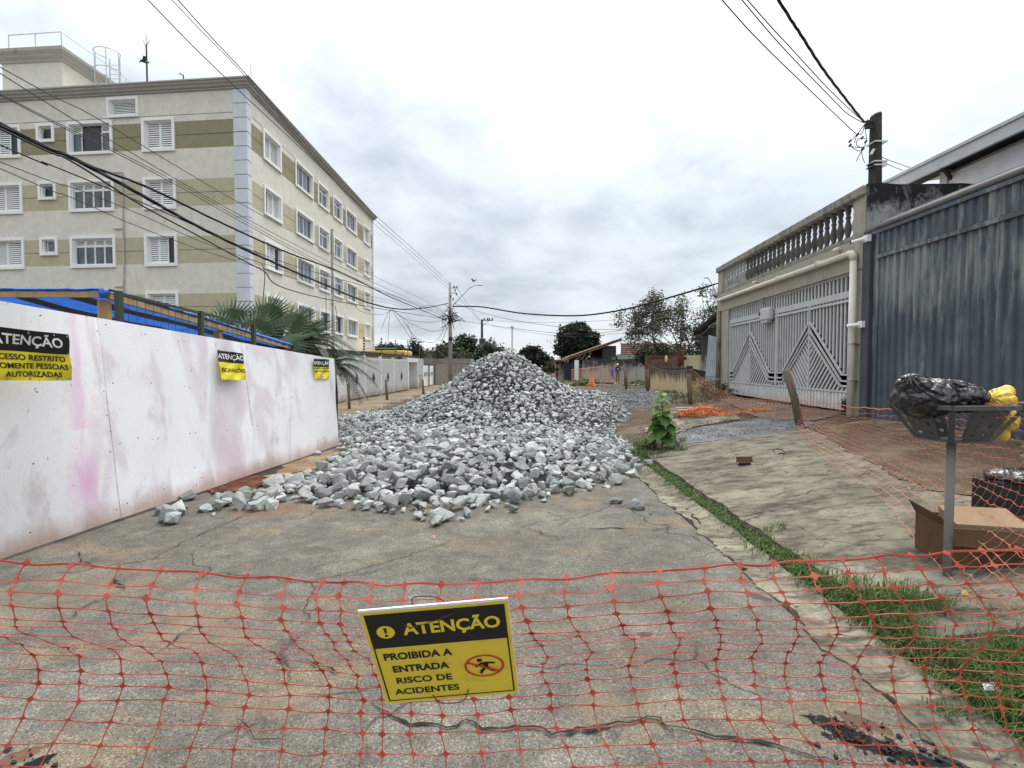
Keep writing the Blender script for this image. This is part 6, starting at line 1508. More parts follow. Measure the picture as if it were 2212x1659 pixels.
mb = MB(); mb.box(at(1339, 0, 57.6).x, at(1402, 0, 57.6).x, 57.5, 57.9, at(0, 776, 57.5).z, at(0, 766, 57.5).z); mb.build('gutter_beam', weathered('green_beam', (.30, .33, .27), (.12, .13, .1), amount=.3), SHO)
for i in range(3):      # little timber truss under the eave
    mb = MB(); mb.bar(at(1243 + i * 11, 778, 56.9), at(1254 + i * 11, 768 - i * 3, 56.9), .1, .1); mb.build('truss', M_WOODG, SHO)
mb = MB(); mb.box(at(1245, 0, 56.6).x, at(1254, 0, 56.6).x, 56.6, 57, 0, at(0, 778, 56.6).z); mb.build('white_pillar', M_SWHT, SHO)
mb = MB(); mb.box(at(1222, 0, 58).x, at(1237, 0, 58).x, 57.8, 58.2, 0, at(0, 783, 58).z); mb.build('dark_door', simple('navy_door', (.02, .025, .045), .6), SHO)
mb = MB(); mb.box(at(1204, 0, 58).x, at(1272, 0, 58).x, 58.3, 60, 0, at(0, 780, 58).z); mb.build('front_wall', M_DWALL, SHO)
mb = MB(); mb.box(at(1202, 0, 57.5).x, at(1222, 0, 57.5).x, 57.5, 60, 2.05, 2.25); mb.build('porch_roof', M_TILE, SHO)
a, b_ = V((at(1262, 0, 56).x, 56, 0)), V((at(1402, 0, 55).x, 55, 0))
BW = thing('boundary_wall', 'long mould-streaked rendered wall behind the two people', 'wall', a.lerp(b_, .5))
hh = at(0, 777, 56).z
for i in range(7):      # bays between shallow pilasters
    p, q_ = a.lerp(b_, i / 7), a.lerp(b_, (i + 1) / 7); wallbox('wall_bay', M_DWALL, BW, p + V((.02, 0.03 * (i % 2), 0)), q_ + V((-.02, .03 * (i % 2), 0)), hh + .04 * (i % 3), hh + .04 * (i % 3), .2, n=(0, 1, 0))
# far pale houses
for i, (u0, u1, v, Y) in enumerate(((1178, 1200, 777, 130), (1160, 1180, 781, 150))):
    x0, x1 = at(u0, 0, Y).x, at(u1, 0, Y).x; o = thing('far_house', ['pale far house with a red roof right of the small dense tree', 'tiny far house under the small dense tree'][i], 'house', V(((x0 + x1) / 2, Y, 0)), 'far houses at the end of the street')
    z = at(0, v, Y).z; mb = MB(); mb.box(x0, x1, Y, Y + 8, 0, z - .7); mb.build('wall', M_SWHT, o); mb = MB(); mb.hexa([(x0 - .3, Y - .3, z - .7), (x1 + .3, Y - .3, z - .7), (x1 + .3, Y + 8, z - .7), (x0 - .3, Y + 8, z - .7), (x0 + .5, Y + 3, z), (x1 - .5, Y + 3, z), (x1 - .5, Y + 5, z), (x0 + .5, Y + 5, z)]); mb.build('roof', M_TILE, o)
    for k in range(3): mb = MB(); xx = lerp(x0, x1, (k + .5) / 3); mb.box(xx - .35, xx + .35, Y - .05, Y - .01, .9, 1.8); mb.build('window', M_GDARK, o)
# back hedge line hides nothing: dirt rises behind
# ------------------------------------------------------------------ crushed rock
def mk_rock(name, objrand, k_=1.24):
    t = NT(name, 0.9, 0, 0.25); p = t.co(True); g = t.n('ShaderNodeNewGeometry')
    rnd = t.n('ShaderNodeObjectInfo').outputs['Random'] if objrand else g.outputs['Random Per Island']
    a = t.noise(p, 7, 6, .68, .3); f = t.noise(p, 70, 3, .75)
    c = t.ramp(rnd, [(0, (.17, .178, .172)), (.3, (.29, .303, .29)), (.7, (.385, .40, .384)), (1, (.50, .512, .496))])
    c = t.mix(1.0, c, t.ramp(a, [(.3, (.80 * k_, .81 * k_, .82 * k_)), (.5, (k_, k_, k_)), (.7, (1.16 * k_, 1.16 * k_, 1.15 * k_))]), 'MULTIPLY')
    c = t.mix(t.ramp(f, [(.60, 0.0), (.76, .55)]), c, (.62, .63, .62))
    c = t.mix(t.ramp(f, [(.24, .6), (.38, 0.0)]), c, (.13, .14, .145))
    vein = t.ramp(t.noise(t.map(p, (1, 1, 3)), 5, 5, .6, 1.2), [(.55, 0.0), (.60, .35), (.65, 0.0)])
    c = t.mix(vein, c, (.36, .39, .38))
    t.base(c).bump(t.math('ADD', t.math('MULTIPLY', t.noise(p, 22, 6, .72), 1.6), t.math('MULTIPLY', f, .5)), .9, .03); return t.m
M_ROCK = mk_rock('crushed_rock', True); M_ROCKS = mk_rock('crushed_rock_mass', False); M_PEB = mk_rock('gravel_chips', False, .6)
def rock_geo(seed, n=15, detail=1):
    """An angular stone about 1 across: hull of scattered points, broken edges, a rough skin."""
    rr = random.Random(seed); bm = bmesh.new(); sx, sy, sz = rr.uniform(.8, 1.2), rr.uniform(.6, .95), rr.uniform(.46, .74)
    for _ in range(n):
        d = V((rr.gauss(0, 1), rr.gauss(0, 1), rr.gauss(0, 1))).normalized() * rr.uniform(.82, 1.0)
        m = max(abs(d.x), abs(d.y), abs(d.z)); d = d * (1 + .16 * (1 / m - 1) * -1)
        bm.verts.new((d.x * .5 * sx, d.y * .5 * sy, d.z * .5 * sz))
    r = bmesh.ops.convex_hull(bm, input=bm.verts)
    bmesh.ops.delete(bm, geom=[v for v in bm.verts if not v.link_faces], context='VERTS')
    bmesh.ops.dissolve_limit(bm, angle_limit=.22, verts=bm.verts, edges=bm.edges)
    if detail:
        bmesh.ops.bevel(bm, geom=list(bm.edges), offset=.016, segments=1, affect='EDGES', profile=.5, clamp_overlap=True)
        bmesh.ops.triangulate(bm, faces=bm.faces)
    if detail > 1:
        bmesh.ops.subdivide_edges(bm, edges=[e for e in bm.edges if e.calc_length() > .12], cuts=1, use_grid_fill=False); bmesh.ops.triangulate(bm, faces=bm.faces)
        bm.normal_update()
        for v in bm.verts: v.co += v.normal * .028 * noise.noise(v.co * 6 + V((seed, 0, 0)))
    bmesh.ops.triangulate(bm, faces=bm.faces); bmesh.ops.remove_doubles(bm, verts=bm.verts, dist=1e-4)
    vs = [v.co.copy() for v in bm.verts]; idx = {v: i for i, v in enumerate(bm.verts)}; fs = [tuple(idx[v] for v in f.verts) for f in bm.faces]; bm.free(); return vs, fs
OUT = [gnd(*p).xy for p in ((330, 1112), (345, 1132), (440, 1106), (500, 1102), (560, 1108), (640, 1090), (720, 1098), (800, 1110), (870, 1110), (940, 1138), (1000, 1128), (1045, 1108), (1110, 1096), (1160, 1078), (1250, 1070), (1345, 1046), (1400, 1008))]
OUT = [tuple(p) for p in OUT] + [(2.35, 9.0), (2.65, 10.3), (3.4, 13), (4.4, 16.5), (4.2, 19), (1.5, 20), (-2, 20), (-3.6, 18.6), (-5.0, 16.8), (-5.6, 14.6), (-4.6, 12), (-3.95, 10.6), (-3.30, 9.6), (-3.05, 8.4), (-3.0, 7.4), (-3.35, 6.2)]
def edge_dist(x, y):
    inside = False; best = 1e9; n = len(OUT)
    for i in range(n):
        x1, y1 = OUT[i]; x2, y2 = OUT[(i + 1) % n]
        if (y1 > y) != (y2 > y) and x < (x2 - x1) * (y - y1) / (y2 - y1) + x1: inside = not inside
        dx, dy = x2 - x1, y2 - y1; t = max(0, min(1, ((x - x1) * dx + (y - y1) * dy) / (dx * dx + dy * dy))); d = math.hypot(x - x1 - t * dx, y - y1 - t * dy); best = min(best, d)
    return best if inside else -best
PKX, PKY = -.12, 15.2
def heap(x, y, d=None):
    d = edge_dist(x, y) if d is None else d
    if d <= 0: return 0.0
    base = .26 * sm(0, 1.7, d) + .05 * fnoise(x * 1.1, y * 1.1, 3) * sm(0, 1, d)
    if x < -3: base *= lerp(1, .35, sm(-3, -4.6, x))
    dx, dy = x - PKX, (y - PKY) * .93
    r = math.hypot(dx, dy); w = .5 + .5 * dx / max(r, .3); r = max(0, r + .22 * fnoise(x * .9, y * .9, 9) * min(1, r))
    c = lerp(interp(min(r, 3.7), (0, .5, 1.16, 1.9, 2.83, 3.6, 4), (1.74, 1.66, 1.30, .66, .22, 0, 0)), interp(min(r, 3.9), (0, .45, 1.05, 1.68, 2.2, 3.0, 3.7, 4), (1.74, 1.58, 1.13, .75, .5, .3, 0, 0)), w)
    return base + c + .22 * max(0, 1 - math.hypot((x - 2.9) / 1.3, (y - 15.6) / 2.6)) * sm(0, .6, d)
# dark sheet under the stones paints the shade in the gaps between them
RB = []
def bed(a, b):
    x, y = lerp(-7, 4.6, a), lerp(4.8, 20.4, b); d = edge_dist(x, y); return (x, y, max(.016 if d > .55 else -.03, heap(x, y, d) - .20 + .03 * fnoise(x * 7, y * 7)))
o = MB().grid(110, 140, bed).build('gap_shade_bed', simple('gap_shade', (.035, .036, .038), .95, var=.4, scale=9, bump=.8, bscale=30, world=True), None, Matrix(), True); o['kind'] = 'stuff'
# dart throwing on the heap: large stones first, smaller ones into the gaps
rr = random.Random(99); cell = .25; gridd = {}; stones = []
def try_put(x, y, r, k):
    cxi, cyi = int(x // cell), int(y // cell)
    for i in range(cxi - 2, cxi + 3):
        for j in range(cyi - 2, cyi + 3):
            for (X, Y, Rr) in gridd.get((i, j), ()):
                if (X - x) ** 2 + (Y - y) ** 2 < (k * (Rr + r)) ** 2: return False
    gridd.setdefault((cxi, cyi), []).append((x, y, r)); return True
for D, n, k in ((.28, 130, .86), (.245, 1500, .82), (.215, 3600, .76), (.165, 8000, .72), (.12, 11000, .70), (.08, 11000, .68)):
    for _ in range(n):
        x, y = rr.uniform(-6.7, 4.5), rr.uniform(4.9, 19.0); dd = edge_dist(x, y)
        if dd < .02: continue
        if dd < .5 and rr.random() < .25: continue
        dsz = D * rr.uniform(.85, 1.15) * (0.80 if y > 10.5 and math.hypot((x - PKX) / 3.3, (y - PKY) / 3.9) > 1 and y < 13 else 1.0)
        dsz *= lerp(1, .82, sm(7, 10, y))
        if x > 1.8 and y > 11: dsz *= .8
        if try_put(x, y, dsz / 2, k): stones.append((x, y, dsz, heap(x, y, dd), dd))
VAR = [rock_geo(s, 11 + s % 5, 1) for s in range(16)]
VARD = [rock_geo(100 + s, 11 + s % 6, 2) for s in range(14)]
VARME = []
for vs, fs in VARD:
    me = bpy.data.meshes.new('rock'); me.from_pydata([tuple(v) for v in vs], [], fs); me.materials.append(M_ROCK); me.update(); VARME.append(me)
def settle(x, y, h):
    e_ = .12; n = V((heap(x - e_, y) - heap(x + e_, y), heap(x, y - e_) - heap(x, y + e_), 2 * e_)).normalized(); return n
stones.sort(key=lambda s_: -(s_[2] / s_[1]) )
big, rest = stones[:292], stones[292:]
def rock_M(x, y, dsz, h, dd, vs):
    n = settle(x, y, h) if dd > .25 else V((0, 0, 1)); q = V((0, 0, 1)).rotation_difference(n).to_matrix().to_4x4()
    t_ = rr.uniform(.1, .55); tilt = Matrix.Rotation(rr.gauss(0, t_), 4, 'X') @ Matrix.Rotation(rr.gauss(0, t_ * .8), 4, 'Y')
    Rm = q @ tilt @ Matrix.Rotation(rr.uniform(0, 6.3), 4, 'Z') @ Matrix.Scale(dsz * 1.22, 4)
    low = min((Rm @ v).z for v in vs); z = max(h - dsz * .34 + rr.uniform(-.02, .03), 0) if dd > .3 else 0.0
    if dd > .3: return Matrix.Translation((x, y, z + dsz * .36)) @ Rm
    return Matrix.Translation((x, y, max(0, h * .4) - low - .012)) @ Rm
for i, (x, y, dsz, h, dd) in enumerate(big):
    k = rr.randrange(14); M = rock_M(x, y, dsz, h, dd, VARD[k][0])
    zn = ('at the front edge' if dd < .45 else 'behind the front edge' if dd < 1.1 else 'on the low part') + ' of the rock heap, ' + ('by the hoarding' if x < -2.2 else 'left of the warning sign' if x < -.9 else 'in line with the warning sign' if x < .2 else 'right of the warning sign' if x < 1.2 else 'towards the kerb')
    tag(link(bpy.data.objects.new('rock', VARME[k]), None, M), 'grey stone ' + zn, 'rock', 'crushed stones ' + zn)
allv, allf = [], []
def mass(x, y, dsz, h, dd):
    k = rr.randrange(16); M = rock_M(x, y, dsz, h, dd, VAR[k][0]); n = len(allv); allv.extend(tuple(M @ v) for v in VAR[k][0]); allf.extend(tuple(i + n for i in f) for f in VAR[k][1])
for s_ in rest: mass(*s_)
for (x, y, dsz, h, dd) in stones[::3] + stones[1::3]:
    if dd > .3: mass(x + rr.gauss(0, .1), y + rr.gauss(0, .1), dsz * .8, h - dsz * .42, dd)
# stones half sunk where the heap meets the track, right and left
for _ in range(900):
    x, y = rr.uniform(-6.8, -3.4) if rr.random() < .5 else rr.uniform(2.2, 4.6), rr.uniform(11, 19.5); d_ = edge_dist(x, y)
    if d_ < 0 and d_ > -1.0 and rr.random() < .8 + d_: mass(x, y, rr.uniform(.06, .15), T(x, y), 0)
me = bpy.data.meshes.new('rock_mass'); me.from_pydata(allv, [], allf); me.materials.append(M_ROCKS); me.update()
o = link(bpy.data.objects.new('rock_mass', me)); tag(o, 'heap of grey crushed rock dumped across the road', 'rock heap', None, 'stuff')
# stones lying apart from the heap, each where the photograph has it
def lone(u, v, w, k, az, label, sq=(1, 1, 1), z=0.0):
    p = gT(u, v); vs = VARD[k][0]; s_ = w * p.y / 1100; Rm = Matrix.Rotation(az, 4, 'Z') @ Matrix.Diagonal((s_ * sq[0], s_ * sq[1], s_ * sq[2], 1)); low = min((Rm @ q).z for q in vs)
    tag(link(bpy.data.objects.new('rock', VARME[k]), None, Matrix.Translation((p.x, p.y + s_ * .3, p.z - low - .006 + z)) @ Rm), label, 'rock', 'stones lying apart')
lone(1383, 1103, 56, 2, .4, 'large round-backed grey stone lying alone on the asphalt right of the heap', (1, 1, 1.25))
lone(1333, 1090, 36, 5, .1, 'flat grey stone beside the large lone stone on the asphalt', (1, .9, .8))
lone(1405, 1112, 11, 3, .1, 'tiny white stone chip beside the large lone stone')
lone(363, 1136, 52, 7, .5, 'foremost grey stone at the left tip of the heap by the hoarding', (1, 1, 1.05))
lone(397, 1084, 50, 9, 1.2, 'grey stone leaning against the foot of the hoarding')
lone(345, 1109, 33, 1, .6, 'flat stone nearest the hoarding foot behind the foremost stone', (1, .8, .7))
lone(386, 1104, 25, 11, 2.0, 'small stone just behind the foremost stone')
lone(440, 1108, 38, 4, .9, 'wedge shaped stone between the hoarding and the heap front')
lone(458, 1116, 22, 6, 1.9, 'small stone in front of the wedge shaped stone')
lone(945, 1140, 46, 8, 2.3, 'round grey stone at the very front of the heap', (1, 1, 1.1))
lone(1104, 1110, 38, 10, .2, 'long flat stone just off the front right of the heap', (1.05, .8, .8))
lone(1175, 1086, 24, 12, 1.1, 'small dark-sided stone right of the heap front')
lone(1404, 1012, 34, 13, .7, 'pale stone perched on the kerb strip by the weeds', (1, 1, 1), .03)
lone(682, 985, 22, 5, .3, 'small stone at the foot of the far hoarding boards')
lone(836, 1108, 62, 0, 1.4, 'broad dark grey boulder at the front left of the heap', (1, 1, 1.2))
# fine grey gravel heap right of the rocks
GVX, GVY = 3.9, 20.0
def gh(x, y): r = math.hypot((x - GVX) / 2.3, (y - GVY) / 4.2); return .36 * max(0, 1 - r * r) ** 1.2 + .03 * fnoise(x * 3, y * 3, 4) if r < 1 else 0
o = MB().grid(40, 50, lambda a, b: (lerp(GVX - 2.4, GVX + 2.4, a), lerp(GVY - 4.4, GVY + 4.4, b), T(lerp(GVX - 2.4, GVX + 2.4, a), lerp(GVY - 4.4, GVY + 4.4, b)) - .03 + gh(lerp(GVX - 2.4, GVX + 2.4, a), lerp(GVY - 4.4, GVY + 4.4, b)))).build('gravel_heap', mk_soil('blue_gravel', (.06, .062, .066), (.115, .12, .125), (.19, .195, .20), 4, 30), None, Matrix(), True); o['kind'] = 'stuff'
sv, sf = [], []
def pebble(x, y, z, s_):
    vs, fs = VAR0[rr.randrange(6)]; M = Matrix.Translation((x, y, z)) @ Matrix.Rotation(rr.uniform(0, 6), 4, 'Z') @ Matrix.Rotation(rr.gauss(0, .5), 4, 'X') @ Matrix.Scale(s_, 4); n = len(sv); sv.extend(tuple(M @ v) for v in vs); sf.extend(tuple(i + n for i in f) for f in fs)
VAR0 = [rock_geo(300 + i, 9, 0) for i in range(6)]
for _ in range(2600):
    a, r = rr.uniform(0, 6.3), math.sqrt(rr.random()) * 1.08; x, y = GVX + 2.3 * r * math.cos(a), GVY + 4.2 * r * math.sin(a); pebble(x, y, T(x, y) + gh(x, y) - .02, rr.uniform(.05, .12))
for _ in range(1500):     # loose gravel on the drive
    u, v = rr.uniform(1455, 1745), rr.uniform(908, 962); p = gT(u, v)
    if p.y > 9.15 + .0 * p.x: pebble(p.x, p.y, p.z + .02, rr.uniform(.015, .045))
for _ in range(2600):      # grey stone dust and chips strewn between heap and drive
    x, y = rr.uniform(2.4, 6.3), rr.uniform(9.2, 19); e_ = edge_dist(x, y)
    if -2.2 < e_ < .1 and rr.random() < 1.1 + e_ * .5: pebble(x, y, T(x, y) + .0, rr.uniform(.02, .09))
for _ in range(900):       # along the left edge of the heap and pavement
    x, y = rr.uniform(-7.0, -4.2), rr.uniform(14, 24); pebble(x, y, .03, rr.uniform(.04, .11))
for _ in range(260):       # grit on the near road
    x, y = rr.uniform(-2.5, 1.9), rr.uniform(1.6, 6); pebble(x, y, .008, rr.uniform(.006, .02))
me = bpy.data.meshes.new('loose_gravel'); me.from_pydata(sv, [], sf); me.materials.append(M_PEB); me.update(); o = link(bpy.data.objects.new('loose_gravel', me)); o['kind'] = 'stuff'
sv, sf = [], []
for (u, v, n, sp) in ((1840, 1580, 46, .10), (1920, 1612, 46, .11), (2000, 1640, 34, .09), (2100, 1650, 24, .07), (50, 1655, 30, .09)):      # crumbled bitumen in and round the painted holes
    for _ in range(n): p = gnd(u, v); pebble(p.x + rr.gauss(0, sp), p.y + rr.gauss(0, sp * .5), .006, rr.choice((.012, .018, .03, .045)))
me = bpy.data.meshes.new('asphalt_rubble'); me.from_pydata(sv, [], sf); me.materials.append(M_BLACK); me.materials.append(M_RED); me.polygons.foreach_set('material_index', [1 if (i // 40) % 3 == 0 else 0 for i in range(len(sf))]); me.update(); o = link(bpy.data.objects.new('asphalt_rubble', me)); o['kind'] = 'stuff'
# ------------------------------------------------------------------ stakes, cone, people
def stake(base, top, r, label, lean=None):
    mb = MB(); k = V((fnoise(base.x, base.y) * .02, 0, 0)); mb.tube([base - V((0, 0, .15)), base.lerp(top, .5) + k, top], [r * 1.05, r, r * .9], 8)
    o = mb.build('wooden_stake', M_WOODG, None, None, True); tag(o, label, 'stake', 'wooden stakes holding the safety nets')
for (ub, vb, ut, vt, r, label) in ((755, 886, 751.5, 829, .055, 'wooden stake before the first dark diamond of the white gates'), (837, 866, 833.5, 820, .06, 'wooden stake before the middle of the white gates'), (915, 857, 913, 819, .06, 'wooden stake before the white posters'),
        (1352.5, 840, 1353.5, 797, .06, 'front stake of the close pair right of the two people'), (1349.5, 834, 1350, 800, .055, 'rear stake of the close pair right of the two people'), (1399.5, 845, 1398.5, 798, .075, 'stake in front of the rusty gate post'), (1492, 872, 1487, 808, .07, 'stake in front of the end of the ochre wall'), (1218, 820, 1216, 797, .05, 'thin stake behind the traffic cone')):
    b = gT(ub, vb); stake(b, at(ut, vt, b.y), r, label)
b = gT(1732, 918); stake(b, at(1697, 800, b.y + .05), .07, 'thick leaning stake in front of the barred gate')
M_CORG = simple('cone_orange', (.75, .10, .025), .5, var=.12); M_CPAL = simple('cone_band', (.62, .42, .34), .5)
cb_ = gT(1278, 834); CO = thing('traffic_cone', 'orange and white traffic cone standing on a wide base in the dirt', 'cone', cb_)
mb = MB(); mb.box(cb_.x - .38, cb_.x + .38, cb_.y - .38, cb_.y + .38, cb_.z, cb_.z + .09); bevel(mb.build('base', M_CORG, CO), .03)
zz_ = [.09, .18, .22, .36, .42, .52, .57, .66, .69, .78]; rd = lambda z: lerp(.27, .09, (z - .09) / .69)
for i, (a, b) in enumerate(zip(zz_, zz_[1:])):
    mb = MB(); mb.lathe([(rd(a), a), (rd(b), b)], 14, cb_); mb.build('band' if i % 2 else 'ring', M_CPAL if i % 2 else M_CORG, CO, None, True)
M_SKIN = simple('skin_brown', (.25, .13, .08), .6, bump=0)
def person(label, base, h, az, joints, cloth, extra):
    """One continuous skinned body; cloth(part, z) picks the material of each face from its region."""
    o = thing('person', label, 'person', base); k = h / 1.72
    J = {'pelvis': (0, 0, .93, .15, .11), 'waist': (0, 0, 1.10, .13, .10), 'chest': (0, 0, 1.30, .16, .11), 'neck': (0, 0, 1.46, .055, .055), 'head': (0, -.015, 1.57, .085, .10), 'crown': (0, -.005, 1.67, .07, .085),
         'shl': (.17, 0, 1.38, .065, .06), 'shr': (-.17, 0, 1.38, .065, .06), 'hipl': (.09, 0, .88, .10, .10), 'hipr': (-.09, 0, .88, .10, .10), 'knl': (.10, -.01, .49, .065, .065), 'knr': (-.10, -.01, .49, .065, .065), 'anl': (.10, .02, .09, .045, .045), 'anr': (-.10, .02, .09, .045, .045), 'tol': (.11, -.15, .04, .04, .03), 'tor': (-.11, -.15, .04, .04, .03)}
    J.update(joints); names = list(J); E_ = [('pelvis', 'waist'), ('waist', 'chest'), ('chest', 'neck'), ('neck', 'head'), ('head', 'crown'), ('chest', 'shl'), ('chest', 'shr'), ('shl', 'ell'), ('shr', 'elr'), ('ell', 'wrl'), ('elr', 'wrr'), ('wrl', 'hal'), ('wrr', 'har'), ('pelvis', 'hipl'), ('pelvis', 'hipr'), ('hipl', 'knl'), ('hipr', 'knr'), ('knl', 'anl'), ('knr', 'anr'), ('anl', 'tol'), ('anr', 'tor')]
    me = bpy.data.meshes.new('body'); me.from_pydata([tuple(c * k for c in J[n][:3]) for n in names], [(names.index(a), names.index(b)) for a, b in E_], [])
    t_ = bpy.data.objects.new('body_skin', me); COL.objects.link(t_); md = t_.modifiers.new('s', 'SKIN')
    if not me.skin_vertices: raise RuntimeError('skin layer')
    for i, n in enumerate(names): me.skin_vertices[0].data[i].radius = (J[n][3] * k, J[n][4] * k); me.skin_vertices[0].data[i].use_root = n == 'pelvis'
    ss = t_.modifiers.new('u', 'SUBSURF'); ss.levels = 2; ss.render_levels = 2
    bpy.context.view_layer.update(); m2 = bpy.data.meshes.new_from_object(t_.evaluated_get(bpy.context.evaluated_depsgraph_get())); bpy.data.objects.remove(t_)
    mats = [M_SKIN] + [m for m, _ in cloth]; 
    for m in mats: m2.materials.append(m)
    for p in m2.polygons:
        c = p.center / k; p.use_smooth = True
        for i, (_, fn) in enumerate(cloth):
            if fn(c): p.material_index = i + 1
    m2.name = 'body'; Mx = Matrix.Translation(base) @ Matrix.Rotation(az, 4, 'Z'); link(bpy.data.objects.new('body', m2), o, Mx); extra(o, Mx, k); return o
M_PURP = simple('purple_top', (.18, .10, .36), .8, var=.2, bump=.1); M_PURP2 = simple('mauve_shorts', (.23, .13, .25), .8, var=.2); M_BLKC = simple('black_shirt', (.012, .012, .016), .8); M_KHAK = simple('khaki_trousers', (.13, .10, .085), .85); M_HAIR = simple('dark_hair', (.02, .015, .012), .7); M_MAR = simple('maroon_cloth', (.10, .03, .035), .85); M_SHOE = simple('dark_shoe', (.03, .028, .035), .7)
FOLD = {'ell': (.24, -.06, 1.14, .05, .05), 'wrl': (.02, -.19, 1.18, .04, .04), 'hal': (-.07, -.18, 1.19, .04, .03), 'elr': (-.24, -.06, 1.14, .05, .05), 'wrr': (-.02, -.21, 1.13, .04, .04), 'har': (.08, -.20, 1.15, .04, .03)}
HANG = {'ell': (.25, .02, 1.12, .05, .05), 'wrl': (.24, -.05, .88, .038, .038), 'hal': (.23, -.08, .78, .04, .025), 'elr': (-.25, .02, 1.12, .05, .05), 'wrr': (-.22, -.12, .95, .038, .038), 'har': (-.16, -.17, .93, .04, .025)}
def face(o, Mx, k):
    mb = MB()
    for s_ in (-.03, .03): mb.lathe2(V((s_, -.105, 1.60)) * k, .014 * k, .008 * k, .009 * k, 6, 4)
    mb.build('eyes', M_INS, o, Mx); mb = MB(); mb.lathe2(V((0, -.12, 1.57)) * k, .014 * k, .022 * k, .022 * k, 6, 4); mb.build('nose', M_SKIN, o, Mx, True); mb = MB(); mb.box(-.025 * k, .025 * k, -.112 * k, -.104 * k, 1.528 * k, 1.536 * k); mb.build('mouth', M_MAR, o, Mx)
def ex1(o, Mx, k): 
    face(o, Mx, k); mb = MB(); mb.lathe2(V((0, .025, 1.655)) * k, .105 * k, .11 * k, .095 * k, 10, 8); mb.lathe2(V((0, .09, 1.70)) * k, .06 * k, .06 * k, .05 * k, 8, 6); mb.build('hair', M_HAIR, o, Mx, True)
def ex2(o, Mx, k):
    face(o, Mx, k); mb = MB(); mb.lathe2(V((0, .01, 1.69)) * k, .105 * k, .118 * k, .075 * k, 12, 8); mb.build('helmet', M_SWHT, o, Mx, True); mb = MB(); mb.box(-.08 * k, .08 * k, -.19 * k, -.08 * k, 1.675 * k, 1.69 * k); mb.build('brim', M_SWHT, o, Mx)
    mb = MB(); mb.box(-.05 * k, .06 * k, -.16 * k, -.135 * k, 1.2 * k, 1.3 * k); mb.build('shirt_print', M_SWHT, o, Mx)
def ex3(o, Mx, k):
    face(o, Mx, k); mb = MB(); mb.lathe2(V((0, .02, 1.66)) * k, .1 * k, .11 * k, .08 * k, 10, 8); mb.build('hair', M_HAIR, o, Mx, True)
pb_ = gT(1325 - 1.0, 826.5); pp = gnd(1324, 825)
person('person in a purple top and shorts standing with folded arms', gnd(1322.5, 826), 1.62, .1, FOLD, [(M_PURP, lambda c: 1.02 < c.z < 1.45 or (c.z > .95 and abs(c.x) > .18)), (M_PURP2, lambda c: .55 < c.z <= 1.02 and abs(c.x) < .2), (M_SHOE, lambda c: c.z < .06)], ex1)
person('person in a black shirt, long trousers and a white cap', gnd(1334, 825), 1.76, -.1, HANG, [(M_BLKC, lambda c: 1.0 < c.z < 1.46), (M_KHAK, lambda c: .10 < c.z <= 1.0 and abs(c.x) < .2), (M_SHOE, lambda c: c.z <= .10)], ex2)
person('person in dark red clothes far down behind the rock heap', gnd(1203, 823), 1.7, .6, HANG, [(M_BLKC, lambda c: 1.05 < c.z < 1.46), (M_MAR, lambda c: .10 < c.z <= 1.05 and abs(c.x) < .2), (M_SHOE, lambda c: c.z <= .10)], ex3)
mb = MB(); p = gT(1316, 834); mb.grid(10, 4, lambda a, b: (p.x - .9 + 2.2 * a, p.y - .5 + b, .16 * math.sin(math.pi * b) * (1 + .3 * fnoise(a * 5)) + .02)); o = mb.build('earth_bank', M_BLACK, None, None, True); tag(o, 'short dark bank of wet earth in front of the two people', 'earth bank')

